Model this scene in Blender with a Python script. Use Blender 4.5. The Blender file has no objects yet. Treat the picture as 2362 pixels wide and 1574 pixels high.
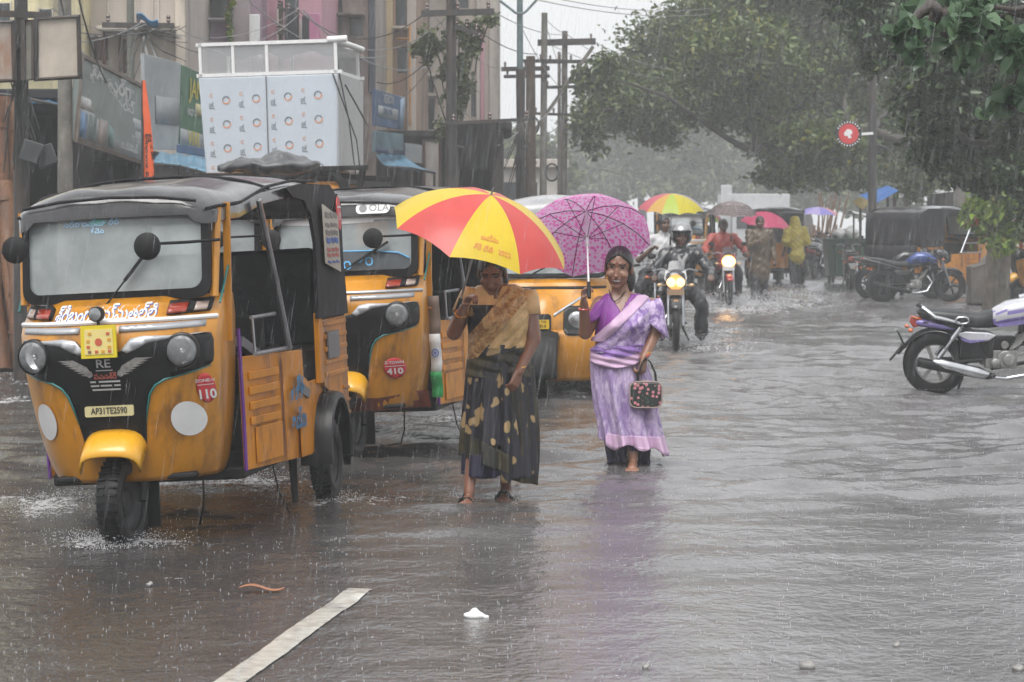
import bpy, bmesh, math, random
import numpy as np
from mathutils import Vector, Matrix, geometry
random.seed(7)
NR = np.random.RandomState(11)
R = math.radians
SC = bpy.context.scene
COL = SC.collection

# ---------------------------------------------------------------- camera
HAZE = 0.0023
CAM_H, FPX, CX, CY, PITCH = 1.56, 5963.0, 1181.0, 787.0, 2.784
cam_d = bpy.data.cameras.new("camera")
cam_d.sensor_width = 36.0
cam_d.lens = 36.0 * FPX / 2362.0
cam_d.clip_start = 0.1
cam_d.clip_end = 3000
cam_d.dof.use_dof = True
cam_d.dof.focus_distance = 14.0
cam_d.dof.aperture_fstop = 9.0
cam = bpy.data.objects.new("camera", cam_d)
COL.objects.link(cam)
cam.location = (0, 0, CAM_H)
cam.rotation_euler = (R(90 - PITCH), 0, 0)
SC.camera = cam

# ---------------------------------------------------------------- sky, sun, exposure
SUN_ELEV, SUN_ROT = 62, 200
w = bpy.data.worlds.new("World")
SC.world = w
w.use_nodes = True
nt = w.node_tree
bg = nt.nodes["Background"]
sky = nt.nodes.new("ShaderNodeTexSky")
sky.sky_type = 'NISHITA'
sky.sun_disc = False
sky.sun_elevation = R(SUN_ELEV)
sky.sun_rotation = R(SUN_ROT)
sky.air_density = 1.0
sky.dust_density = 8.0
sky.ozone_density = 1.0
hs = nt.nodes.new("ShaderNodeHueSaturation")
hs.inputs["Saturation"].default_value = 0.12
nt.links.new(sky.outputs[0], hs.inputs["Color"])
mxs = nt.nodes.new("ShaderNodeMix"); mxs.data_type = 'RGBA'      # rain cloud veils most of the blue
mxs.inputs[0].default_value = 0.72
mxs.inputs[7].default_value = (4.8, 4.9, 5.0, 1)
nt.links.new(hs.outputs[0], mxs.inputs[6]); nt.links.new(mxs.outputs[2], bg.inputs["Color"])
bg.inputs["Strength"].default_value = 0.15
sun_d = bpy.data.lights.new("sun", 'SUN')
sun_d.energy = 1.3
sun_d.angle = R(40)
sun_d.color = (1.0, 0.97, 0.93)
sun = bpy.data.objects.new("sun", sun_d)
COL.objects.link(sun)
sun.location = (0, 0, 40)
sun.rotation_euler = (R(90 - SUN_ELEV), 0, R(180 - SUN_ROT))
SC.view_settings.view_transform = 'Standard'
SC.view_settings.look = 'None'
SC.view_settings.exposure = 0.74
SC.view_settings.gamma = 1.0
SC.view_settings.use_curve_mapping = False
SC.cycles.use_denoising = True
SC.cycles.max_bounces = 6
SC.cycles.transparent_max_bounces = 16
SC.cycles.volume_bounces = 2
SC.cycles.caustics_reflective = False
SC.cycles.caustics_refractive = False
SC.cycles.sample_clamp_indirect = 4.0

# ---------------------------------------------------------------- picture measure -> place
_cp, _sp = math.cos(R(PITCH)), math.sin(R(PITCH))
def W(px, py, D):
    """Point at distance D down the street seen at photo pixel (px, py)."""
    a, b = (px - CX) / FPX, (CY - py) / FPX
    d = Vector((a, _cp + b * _sp, -_sp + b * _cp))
    k = D / d.y
    return Vector((d.x * k, D, CAM_H + d.z * k))
def G(px, py, z=0.0):
    a, b = (px - CX) / FPX, (CY - py) / FPX
    d = Vector((a, _cp + b * _sp, -_sp + b * _cp))
    k = (z - CAM_H) / d.z
    return Vector((d.x * k, d.y * k, z))
def S(D):
    return FPX / D
def GD(D, px):
    v = W(px, 500, D); v.z = 0
    return v

# ---------------------------------------------------------------- materials
MATS = {}
def mat(name, col, rough=0.5, metal=0.0, var=0.12, vs=6.0, bump=0.0, bs=40.0, coat=0.0, spec=0.5, alpha=1.0,
        dirt=None, dirt_amt=0.0, dirt_s=3.0, emit=0.0, sheen=0.0, streak=False, trans=0.0):
    if name in MATS: return MATS[name]
    m = bpy.data.materials.new(name); MATS[name] = m
    m.use_nodes = True
    n, l = m.node_tree.nodes, m.node_tree.links
    p = n["Principled BSDF"]
    c = (*col, 1.0) if len(col) == 3 else col
    p.inputs["Base Color"].default_value = c
    p.inputs["Roughness"].default_value = rough
    p.inputs["Metallic"].default_value = metal
    p.inputs["Specular IOR Level"].default_value = spec
    p.inputs["Coat Weight"].default_value = coat
    p.inputs["Coat Roughness"].default_value = 0.12
    p.inputs["Alpha"].default_value = alpha
    if trans: p.inputs["Transmission Weight"].default_value = trans
    if emit:
        p.inputs["Emission Color"].default_value = c
        p.inputs["Emission Strength"].default_value = emit
    tc = n.new("ShaderNodeTexCoord")
    cur = None
    if var:
        t = n.new("ShaderNodeTexNoise"); t.inputs["Scale"].default_value = vs; t.inputs["Detail"].default_value = 6
        t.inputs["Roughness"].default_value = 0.65
        if streak:
            mp = n.new("ShaderNodeMapping"); mp.inputs["Scale"].default_value = (1, 1, 0.12)
            l.new(tc.outputs["Object"], mp.inputs["Vector"]); l.new(mp.outputs[0], t.inputs["Vector"])
        else:
            l.new(tc.outputs["Object"], t.inputs["Vector"])
        cr = n.new("ShaderNodeValToRGB")
        cr.color_ramp.elements[0].position = 0.3; cr.color_ramp.elements[1].position = 0.7
        a, b = 1 - var * 1.6, 1 + var
        cr.color_ramp.elements[0].color = (c[0]*a, c[1]*a, c[2]*a, 1)
        cr.color_ramp.elements[1].color = (min(1, c[0]*b), min(1, c[1]*b), min(1, c[2]*b), 1)
        l.new(t.outputs["Fac"], cr.inputs[0]); cur = cr.outputs[0]
        rr = n.new("ShaderNodeMapRange"); rr.inputs["To Min"].default_value = max(0.03, rough - 0.12); rr.inputs["To Max"].default_value = min(1, rough + 0.12)
        l.new(t.outputs["Fac"], rr.inputs["Value"]); l.new(rr.outputs[0], p.inputs["Roughness"])
    if dirt is not None:
        t = n.new("ShaderNodeTexNoise"); t.inputs["Scale"].default_value = dirt_s; t.inputs["Detail"].default_value = 8
        t.inputs["Roughness"].default_value = 0.7
        mp = n.new("ShaderNodeMapping"); mp.inputs["Scale"].default_value = (1, 1, 0.4); mp.inputs["Location"].default_value = (3.1, 7.7, 1.3)
        l.new(tc.outputs["Object"], mp.inputs["Vector"]); l.new(mp.outputs[0], t.inputs["Vector"])
        cr = n.new("ShaderNodeValToRGB")
        cr.color_ramp.elements[0].position = 0.62 - 0.3 * dirt_amt; cr.color_ramp.elements[1].position = 0.8 - 0.2 * dirt_amt
        l.new(t.outputs["Fac"], cr.inputs[0])
        mx = n.new("ShaderNodeMix"); mx.data_type = 'RGBA'
        l.new(cr.outputs[0], mx.inputs[0])
        if cur is not None: l.new(cur, mx.inputs[6])
        else: mx.inputs[6].default_value = c
        mx.inputs[7].default_value = (*dirt, 1)
        cur = mx.outputs[2]
    if cur is not None: l.new(cur, p.inputs["Base Color"])
    if bump:
        t = n.new("ShaderNodeTexNoise"); t.inputs["Scale"].default_value = bs; t.inputs["Detail"].default_value = 4
        l.new(tc.outputs["Object"], t.inputs["Vector"])
        b = n.new("ShaderNodeBump"); b.inputs["Strength"].default_value = bump; b.inputs["Distance"].default_value = 0.02
        l.new(t.outputs["Fac"], b.inputs["Height"]); l.new(b.outputs[0], p.inputs["Normal"])
    return m

# ---------------------------------------------------------------- mesh builder
class MB:
    def __init__(s):
        s.v, s.f, s.mi, s.uv = [], [], [], []
        s.M = None
    def add(s, vs, fs, mi=0, uvs=None):
        b = len(s.v)
        if s.M is not None: vs = [s.M @ Vector(v) for v in vs]
        s.v.extend([tuple(v) for v in vs])
        for k, f in enumerate(fs):
            s.f.append([i + b for i in f]); s.mi.append(mi)
            s.uv.append(uvs[k] if uvs else None)
        return s
    def box(s, c, d, mi=0, rot=None):
        x, y, z = d[0]/2, d[1]/2, d[2]/2
        vs = [Vector((a, b, e)) for a in (-x, x) for b in (-y, y) for e in (-z, z)]
        if rot is not None: vs = [rot @ v for v in vs]
        vs = [v + Vector(c) for v in vs]
        return s.add(vs, [(0,1,3,2),(4,6,7,5),(0,4,5,1),(2,3,7,6),(0,2,6,4),(1,5,7,3)], mi)
    def bar(s, a, b, wd, th, mi=0, up=(0, 0, 1)):
        a, b = Vector(a), Vector(b); d = b - a; L = d.length
        d.normalize(); u = Vector(up); sx = d.cross(u)
        if sx.length < 1e-4: sx = d.cross(Vector((1, 0, 0)))
        sx.normalize(); u = sx.cross(d)
        m = Matrix((sx, d, u)).transposed()
        return s.box((a + b) / 2, (wd, L, th), mi, m)
    def tube(s, pts, r, n=8, mi=0, cap=True, closed=False):
        P = [Vector(p) for p in pts]; k = len(P)
        rs = r if isinstance(r, (list, tuple)) else [r] * k
        rings = []; prev = None
        for i in range(k):
            if closed: t = P[(i+1) % k] - P[i-1]
            else: t = (P[min(i+1, k-1)] - P[max(i-1, 0)])
            if t.length < 1e-9: t = Vector((0, 0, 1))
            t.normalize()
            if prev is None:
                u = t.orthogonal().normalized()
            else:
                u = prev - t * prev.dot(t)
                u = u.normalized() if u.length > 1e-6 else t.orthogonal().normalized()
            prev = u; w_ = t.cross(u)
            rings.append([P[i] + (u * math.cos(2*math.pi*j/n) + w_ * math.sin(2*math.pi*j/n)) * rs[i] for j in range(n)])
        return s.loft(rings, mi, cap=cap and not closed, loop=closed)
    def loft(s, rings, mi=0, cap=True, loop=False, closed=True, uv=False):
        n = len(rings[0]); k = len(rings)
        vs = [v for r in rings for v in r]; fs = []; uvs = []
        for i in range(k if loop else k - 1):
            a, b = i * n, ((i + 1) % k) * n
            for j in range(n if closed else n - 1):
                j2 = (j + 1) % n
                fs.append((a + j, a + j2, b + j2, b + j))
                if uv: uvs.append([(j/n, i/(k-1)), ((j+1)/n, i/(k-1)), ((j+1)/n, (i+1)/(k-1)), (j/n, (i+1)/(k-1))])
        if cap and closed:
            fs.append(tuple(range(n - 1, -1, -1))); fs.append(tuple((k - 1) * n + j for j in range(n)))
            if uv: uvs += [[(0.5, 0)] * n, [(0.5, 1)] * n]
        return s.add(vs, fs, mi, uvs if uv else None)
    def lathe(s, prof, c=(0, 0, 0), axis='z', n=20, mi=0, rot=None, cap=True):
        rings = []
        for r, h in prof:
            ring = []
            for j in range(n):
                a = 2 * math.pi * j / n
                if axis == 'z': v = Vector((r*math.cos(a), r*math.sin(a), h))
                elif axis == 'y': v = Vector((r*math.sin(a), h, r*math.cos(a)))
                else: v = Vector((h, r*math.cos(a), r*math.sin(a)))
                if rot is not None: v = rot @ v
                ring.append(v + Vector(c))
            rings.append(ring)
        return s.loft(rings, mi, cap=cap)
    def ell(s, c, r, n=14, m=10, mi=0, rot=None):
        rings = []
        for i in range(m + 1):
            t = math.pi * i / m; q = max(math.sin(t), 1e-3)
            ring = []
            for j in range(n):
                a = 2*math.pi*j/n
                v = Vector((r[0]*q*math.cos(a), r[1]*q*math.sin(a), -r[2]*math.cos(t)))
                if rot is not None: v = rot @ v
                ring.append(v + Vector(c))
            rings.append(ring)
        return s.loft(rings, mi, cap=True)
    def cap(s, a, b, ra, rb, n=12, mi=0):
        a, b = Vector(a), Vector(b); d = b - a
        if d.length < 1e-6: return s.ell(a, (ra, ra, ra), n, 8, mi)
        u = d.normalized(); P, rr = [], []
        for k in range(4):
            t = math.pi/2 * k/4
            P.append(a - u*ra*math.cos(t)); rr.append(max(ra*math.sin(t), ra*0.05))
        P.append(a); rr.append(ra); P.append(a.lerp(b, .5)); rr.append((ra+rb)/2); P.append(b); rr.append(rb)
        for k in range(1, 5):
            t = math.pi/2 * k/4
            P.append(b + u*rb*math.sin(t)); rr.append(max(rb*math.cos(t), rb*0.05))
        return s.tube(P, rr, n, mi)
    def grid(s, fn, nu, nv, mi=0, uv=False):
        vs = [fn(i/nu, j/nv) for j in range(nv+1) for i in range(nu+1)]
        fs, uvs = [], []
        for j in range(nv):
            for i in range(nu):
                a = j*(nu+1)+i
                fs.append((a, a+1, a+nu+2, a+nu+1))
                uvs.append([(i/nu, j/nv), ((i+1)/nu, j/nv), ((i+1)/nu, (j+1)/nv), (i/nu, (j+1)/nv)])
        return s.add(vs, fs, mi, uvs if uv else None)
    def prism(s, outline, fn, th, mi=0):
        """outline: 2-D polygon, fn(u, v, w) -> point, w runs 0..th."""
        n = len(outline)
        vs = [fn(u, v, 0) for u, v in outline] + [fn(u, v, th) for u, v in outline]
        fs = [tuple(range(n-1, -1, -1)), tuple(range(n, 2*n))]
        fs += [(i, (i+1) % n, n+(i+1) % n, n+i) for i in range(n)]
        return s.add(vs, fs, mi)
    def sheet(s, outline, fn, step=0.05, mi=0):
        """Filled polygon laid over a curved face: fn(u, v) -> point."""
        O = [Vector(o) for o in outline]
        dense = []
        for i, p in enumerate(O):
            q = O[(i+1) % len(O)]; k = max(1, int((q-p).length/step))
            dense += [p.lerp(q, t/k) for t in range(k)]
        xs, ys = [p.x for p in O], [p.y for p in O]
        pts = list(dense)
        def inside(x, y):
            c = False; n = len(O); j = n-1
            for i in range(n):
                if (O[i].y > y) != (O[j].y > y) and x < (O[j].x-O[i].x)*(y-O[i].y)/(O[j].y-O[i].y)+O[i].x: c = not c
                j = i
            return c
        gx = min(xs)+step*.5
        while gx < max(xs):
            gy = min(ys)+step*.5
            while gy < max(ys):
                if inside(gx, gy) and min((p-Vector((gx, gy))).length for p in dense) > step*.4: pts.append(Vector((gx, gy)))
                gy += step
            gx += step
        n = len(dense)
        r = geometry.delaunay_2d_cdt(pts, [(i, (i+1) % n) for i in range(n)], [list(range(n))], 1, 1e-5)
        vs = [fn(p.x, p.y) for p in r[0]]
        return s.add(vs, [tuple(f) for f in r[2]], mi)
    def build(s, name, mats, parent=None, bevel=0.0, smooth=40, sub=0, solid=0.0, seg=2, remesh=0.0, sm=0, voxfn=None):
        me = bpy.data.meshes.new(name)
        me.from_pydata(s.v, [], s.f)
        if not isinstance(mats, (list, tuple)): mats = [mats]
        for m in mats: me.materials.append(m)
        if len(mats) > 1: me.polygons.foreach_set("material_index", s.mi)
        if any(u is not None for u in s.uv):
            ul = me.uv_layers.new(name="UVMap"); k = 0
            for f, u in zip(s.f, s.uv):
                for q in range(len(f)):
                    if u is not None: ul.data[k].uv = u[q]
                    k += 1
        me.update()
        o = bpy.data.objects.new(name, me); COL.objects.link(o)
        if bevel:
            b = o.modifiers.new("b", 'BEVEL'); b.width = bevel; b.segments = seg; b.limit_method = 'ANGLE'; b.angle_limit = R(40)
        if remesh:
            b = o.modifiers.new("r", 'REMESH'); b.mode = 'VOXEL'; b.voxel_size = remesh; b.use_smooth_shade = True
            if sm: b = o.modifiers.new("s", 'SMOOTH'); b.factor = 0.5; b.iterations = sm
            dg = bpy.context.evaluated_depsgraph_get()
            nm = bpy.data.meshes.new_from_object(o.evaluated_get(dg))
            o.modifiers.clear(); o.data = nm; bpy.data.meshes.remove(me); me = nm; me.name = name
            me.materials.clear()
            for m in mats: me.materials.append(m)
            if voxfn:
                for p in me.polygons: p.material_index = voxfn(p.center)
        if solid:
            b = o.modifiers.new("t", 'SOLIDIFY'); b.thickness = solid; b.offset = 0
        if sub:
            b = o.modifiers.new("u", 'SUBSURF'); b.levels = sub; b.render_levels = sub
        me.shade_smooth()
        if smooth < 180 and not remesh: me.set_sharp_from_angle(angle=R(smooth))
        if parent is not None: o.parent = parent
        return o

def split_build(mb, name, mats, parent, key=lambda c: c.x > 0, **k):
    """Build the faces on either side of key() as objects of their own."""
    out = []
    for side in (False, True):
        q = MB()
        for f, m, u in zip(mb.f, mb.mi, mb.uv):
            c = sum((Vector(mb.v[i]) for i in f), Vector())/len(f)
            if key(c) == side: q.add([mb.v[i] for i in f], [tuple(range(len(f)))], m)
        if q.f:
            o = q.build(name, mats, parent, **k); bm = bmesh.new(); bm.from_mesh(o.data); bmesh.ops.remove_doubles(bm, verts=bm.verts, dist=1e-5); bm.to_mesh(o.data); bm.free(); o.data.shade_smooth(); out.append(o)
    return out
def tag(o, label=None, cat=None, group=None, kind=None):
    if label: o['label'] = label
    if cat: o['category'] = cat
    if group: o['group'] = group
    if kind: o['kind'] = kind
    return o
def thing(name, label, cat, loc=(0, 0, 0), rz=0.0, group=None, rx=0.0, ry=0.0):
    o = bpy.data.objects.new(name, None); COL.objects.link(o)
    o.location = loc
    o.rotation_euler = (rx, ry, rz)
    o.empty_display_size = 0.1
    return tag(o, label, cat, group)
def kids(o): return [c for c in COL.objects if c.parent == o]
def copy_tree(o, parent=None):
    c = o.copy(); COL.objects.link(c); c.parent = parent
    for ch in kids(o): copy_tree(ch, c)
    return c

_txc = {}
def text_mesh(body, size=1.0, sx=1.0, bold=0.0):
    """Outlines of some lettering as (verts2d, faces), centred on the origin."""
    k = (body, bold)
    if k not in _txc:
        cu = bpy.data.curves.new("t", 'FONT'); cu.body = body; cu.size = 1.0; cu.align_x = 'CENTER'; cu.align_y = 'CENTER'
        cu.resolution_u = 3; cu.offset = bold
        o = bpy.data.objects.new("t", cu); COL.objects.link(o)
        dg = bpy.context.evaluated_depsgraph_get()
        me = bpy.data.meshes.new_from_object(o.evaluated_get(dg))
        _txc[k] = ([(v.co.x, v.co.y) for v in me.vertices], [tuple(p.vertices) for p in me.polygons])
        bpy.data.objects.remove(o); bpy.data.curves.remove(cu); bpy.data.meshes.remove(me)
    vs, fs = _txc[k]
    return [(x*size*sx, y*size) for x, y in vs], fs
def put_text(mb, body, size, fn, c=(0, 0), mi=0, sx=1.0, rot=0.0, bold=0.0):
    vs, fs = text_mesh(body, size, sx, bold)
    ca, sa = math.cos(rot), math.sin(rot)
    if vs: mb.add([fn(c[0]+x*ca-y*sa, c[1]+x*sa+y*ca) for x, y in vs], fs, mi)
def circ(cx, cy, r, n=24, ry=None):
    ry = ry or r
    return [(cx+r*math.cos(2*math.pi*i/n), cy+ry*math.sin(2*math.pi*i/n)) for i in range(n)]
def interp(tab, x):
    return float(np.interp(x, [t[0] for t in tab], [t[1] for t in tab]))
def sstep(a, b, x):
    t = max(0.0, min(1.0, (x-a)/(b-a))); return t*t*(3-2*t)

# common finishes (all rain-wet)
YEL = mat("yellow_paint", (0.56, 0.235, 0.012), 0.32, var=0.10, vs=3, coat=0.35, dirt=(0.17, 0.075, 0.02), dirt_amt=0.38, dirt_s=5)
YELD = mat("worn_yellow_paint", (0.56, 0.215, 0.008), 0.42, var=0.12, vs=4, coat=0.08, spec=.25, dirt=(0.13, 0.055, 0.02), dirt_amt=0.42, dirt_s=6)
YELF = mat("bright_yellow_paint", (0.68, 0.34, 0.012), 0.28, var=0.06, vs=4, coat=0.5)
BLK = mat("black_plastic", (0.008, 0.008, 0.009), 0.33, var=0.3, vs=8, coat=0.08, spec=.3)
BLKM = mat("black_matt", (0.010, 0.010, 0.011), 0.6, var=0.3, vs=8, spec=.3)
RUB = mat("rubber", (0.008, 0.008, 0.009), 0.5, var=0.3, vs=20, spec=.3)
CANV = mat("canopy_vinyl", (0.020, 0.019, 0.022), 0.62, var=0.3, vs=4, bump=0.35, bs=9, spec=.15)
ROOFM = mat("wet_roof_vinyl", (0.05, 0.049, 0.052), 0.22, var=0.35, vs=3, bump=0.5, bs=7, coat=0.55)
CHR = mat("chrome", (0.55, 0.56, 0.58), 0.18, metal=1.0, var=0.1)
STEEL = mat("steel", (0.35, 0.36, 0.38), 0.35, metal=0.9, var=0.2)
DRIM = mat("dark_wheel_steel", (0.05, 0.05, 0.052), 0.5, metal=.4, var=.3, vs=12)
SILV = mat("silver_paint", (0.42, 0.43, 0.45), 0.35, metal=0.4, var=0.1)
WHT = mat("white_paint", (0.72, 0.72, 0.72), 0.45, var=0.06)
GREYP = mat("grey_plastic", (0.12, 0.12, 0.13), 0.35, var=0.15)
REDL = mat("red_lamp", (0.30, 0.03, 0.012), 0.15, var=0.1, coat=0.6)
ORL = mat("orange_lamp", (0.55, 0.13, 0.03), 0.15, var=0.1, coat=0.6)
REDS = mat("red_sticker", (0.55, 0.035, 0.04), 0.4, var=0.05)
LENS = mat("lamp_lens", (0.36, 0.37, 0.38), 0.10, metal=0.55, var=0.35, vs=9, coat=0.8)
INKB = mat("blue_ink", (0.03, 0.10, 0.38), 0.5, var=0.1)
INKK = mat("black_ink", (0.012, 0.012, 0.012), 0.5, var=0)
SKYB = mat("sky_blue_ink", (0.12, 0.42, 0.75), 0.5, var=0)
GLASSF = mat("fogged_glass", (0.36, 0.40, 0.405), 0.10, var=0.2, vs=3.0, alpha=0.74, coat=0.3)
# ================================================================= flooded street
ROADDIR = Vector((0.105, 0.9945, 0))
_wr = np.random.RandomState(5)
_WV = []
for i in range(30):
    lam = 0.14 * (1.16 ** i) * (0.8 + 0.4*_wr.rand())
    if lam > 2.4: lam = 0.2 + 1.6*_wr.rand()
    ang = _wr.normal(math.radians(100), 0.7)
    _WV.append((2*math.pi/lam*math.cos(ang), 2*math.pi/lam*math.sin(ang), _wr.rand()*6.28, 0.0052*lam**0.9 + 0.0042*(lam > .3)*lam))
def wave(x, y):
    x = np.asarray(x, float); y = np.asarray(y, float)
    px = x + 0.25*np.sin(0.9*y+0.4*x) + 0.1*np.sin(2.3*x-1.1*y)
    py = y + 0.3*np.sin(0.7*x-0.35*y+1.0)
    z = np.zeros_like(px)
    for kx, ky, ph, a in _WV:
        s_ = np.sin(kx*px + ky*py + ph)
        z += a*(1.0 - 2.0*np.abs(s_))*0.5 + a*0.5*s_
    amp = 0.07 + 0.93*np.clip((y-10)/8, 0, 1) + 0.35*np.clip((y-22)/20, 0, 1)
    patch = 0.75 + 0.35*np.sin(0.8*x+0.5*y)*np.sin(0.33*y-0.6*x+2)
    fade = np.clip((190-y)/60, 0, 1)
    return z*amp*patch*fade
FOAM = []   # (x, y, rx, ry, strength)
def foam(px, py, rx, ry, s=1.0):
    g = G(px, py); FOAM.append((g.x, g.y, rx, ry, s))
for px, py, rx, ry, s_ in ((270, 1252, .34, .16, 1.15), (170, 1262, .16, .08, .8), (110, 1165, .22, .5, .95), (60, 1150, .3, .4, .7), (420, 1115, .28, .55, 1.0), (560, 1105, .4, .5, 1.05),
    (640, 1120, .18, .4, .8), (840, 1150, .3, .3, .75), (900, 975, .5, .45, 1.1), (1010, 965, .35, .4, .9), (1300, 880, .35, .5, 1.1), (1380, 876, .3, .4, .9),
    (1270, 905, .4, .5, .7), (1110, 1140, .14, .12, .6), (1160, 1130, .16, .16, .6), (1455, 1062, .3, .22, .75), (1400, 1060, .2, .2, .5), (1570, 785, .5, .8, .9), (1620, 790, .5, .9, .9),
    (1640, 800, .8, .9, .6), (1680, 712, 1.0, 1.8, 1.1), (1750, 700, 1.2, 1.6, .9), (1820, 690, 1.0, 2.0, .7), (2190, 905, .6, .35, .55), (30, 920, .3, .6, .8), (20, 870, .5, 1.2, .5), (740, 1160, .2, .14, .8),
    (1330, 1000, .3, .5, .35), (1700, 760, .9, .7, .5), (620, 1330, .7, .03, .4), (700, 1275, .9, .03, .5), (500, 1240, .6, .05, .45)):
    foam(px, py, rx, ry, s_)

def water_mat():
    m = bpy.data.materials.new("flood_water"); m.use_nodes = True
    n, l = m.node_tree.nodes, m.node_tree.links
    p = n["Principled BSDF"]
    p.inputs["Specular IOR Level"].default_value = 0.5
    p.inputs["IOR"].default_value = 1.333
    geo = n.new("ShaderNodeNewGeometry")
    def noise(scale, det=4, sc=(1, 1, 1), rough=0.55):
        mp = n.new("ShaderNodeMapping"); mp.inputs["Scale"].default_value = sc
        mp.inputs["Rotation"].default_value = (0, 0, R(-12))
        l.new(geo.outputs["Position"], mp.inputs["Vector"])
        t = n.new("ShaderNodeTexNoise"); t.inputs["Scale"].default_value = scale; t.inputs["Detail"].default_value = det
        t.inputs["Roughness"].default_value = rough
        l.new(mp.outputs[0], t.inputs["Vector"]); return t.outputs["Fac"]
    def ramp(src, a, b, ca, cb):
        c = n.new("ShaderNodeValToRGB"); c.color_ramp.elements[0].position = a; c.color_ramp.elements[1].position = b
        c.color_ramp.elements[0].color = ca; c.color_ramp.elements[1].color = cb
        l.new(src, c.inputs[0]); return c.outputs[0]
    def mth(op, a, b):
        q = n.new("ShaderNodeMath"); q.operation = op
        for i, v in enumerate((a, b)):
            if isinstance(v, (int, float)): q.inputs[i].default_value = v
            else: l.new(v, q.inputs[i])
        return q.outputs[0]
    base = ramp(noise(0.9, 6, (1, .5, 1), .6), 0.3, 0.72, (0.085, 0.081, 0.082, 1), (0.185, 0.181, 0.186, 1))
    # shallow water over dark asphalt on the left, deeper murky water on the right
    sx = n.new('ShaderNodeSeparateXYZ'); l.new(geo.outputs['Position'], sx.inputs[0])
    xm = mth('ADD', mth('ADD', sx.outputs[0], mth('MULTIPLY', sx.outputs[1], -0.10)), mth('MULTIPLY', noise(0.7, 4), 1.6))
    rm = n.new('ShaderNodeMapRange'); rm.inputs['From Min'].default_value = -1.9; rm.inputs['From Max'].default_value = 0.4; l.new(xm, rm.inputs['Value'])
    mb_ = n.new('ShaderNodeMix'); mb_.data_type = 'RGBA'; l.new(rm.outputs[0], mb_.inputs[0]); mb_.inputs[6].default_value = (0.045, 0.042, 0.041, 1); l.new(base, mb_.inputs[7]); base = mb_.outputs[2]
    # thin pale flecks where drops strike the surface
    vor = n.new("ShaderNodeTexVoronoi"); vor.inputs["Scale"].default_value = 15; vor.inputs["Randomness"].default_value = 1
    wv = n.new("ShaderNodeVectorMath"); wv.operation = 'ADD'
    tn = n.new("ShaderNodeTexNoise"); tn.inputs["Scale"].default_value = 14
    l.new(geo.outputs["Position"], tn.inputs["Vector"])
    sc = n.new("ShaderNodeVectorMath"); sc.operation = 'SCALE'; sc.inputs["Scale"].default_value = 0.06
    l.new(tn.outputs["Color"], sc.inputs[0]); l.new(geo.outputs["Position"], wv.inputs[0]); l.new(sc.outputs[0], wv.inputs[1])
    l.new(wv.outputs[0], vor.inputs["Vector"])
    fleck = ramp(vor.outputs["Distance"], 0.05, 0.16, (1, 1, 1, 1), (0, 0, 0, 1))
    fleck = mth('MULTIPLY', fleck, ramp(noise(5, 3), 0.5, 0.62, (0, 0, 0, 1), (1, 1, 1, 1)))
    att = n.new("ShaderNodeAttribute"); att.attribute_name = "foam"
    fn = mth('ADD', mth('MULTIPLY', noise(9, 8, (1, .5, 1), .75), 0.6), mth('MULTIPLY', noise(38, 6, (1, .6, 1), .8), 0.85))
    fn = mth('ADD', mth('MULTIPLY', mth('SUBTRACT', fn, 0.725), 2.4), 0.5)
    fm = mth('ADD', fn, mth('MULTIPLY', att.outputs["Fac"], 0.46))
    fm = ramp(fm, 0.88, 1.5, (0, 0, 0, 1), (.85, .85, .85, 1))
    f = mth('MAXIMUM', fm, mth('MULTIPLY', fleck, 0.6))
    mx = n.new("ShaderNodeMix"); mx.data_type = 'RGBA'
    l.new(f, mx.inputs[0]); l.new(base, mx.inputs[6]); mx.inputs[7].default_value = (0.50, 0.50, 0.51, 1)
    l.new(mx.outputs[2], p.inputs["Base Color"])
    rr = n.new("ShaderNodeMapRange"); rr.inputs["To Min"].default_value = 0.14; rr.inputs["To Max"].default_value = 0.6
    l.new(f, rr.inputs["Value"]); l.new(rr.outputs[0], p.inputs["Roughness"])
    h = mth('ADD', mth('MULTIPLY', noise(7, 4, (1, .6, 1), .55), 0.55), mth('MULTIPLY', noise(24, 3, (1, .7, 1), .6), 0.24))
    h = mth('ADD', h, mth('MULTIPLY', fleck, 0.25))
    b = n.new("ShaderNodeBump"); b.inputs["Strength"].default_value = 0.85; b.inputs["Distance"].default_value = 0.03
    l.new(h, b.inputs["Height"]); l.new(b.outputs[0], p.inputs["Normal"])
    return m

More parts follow.
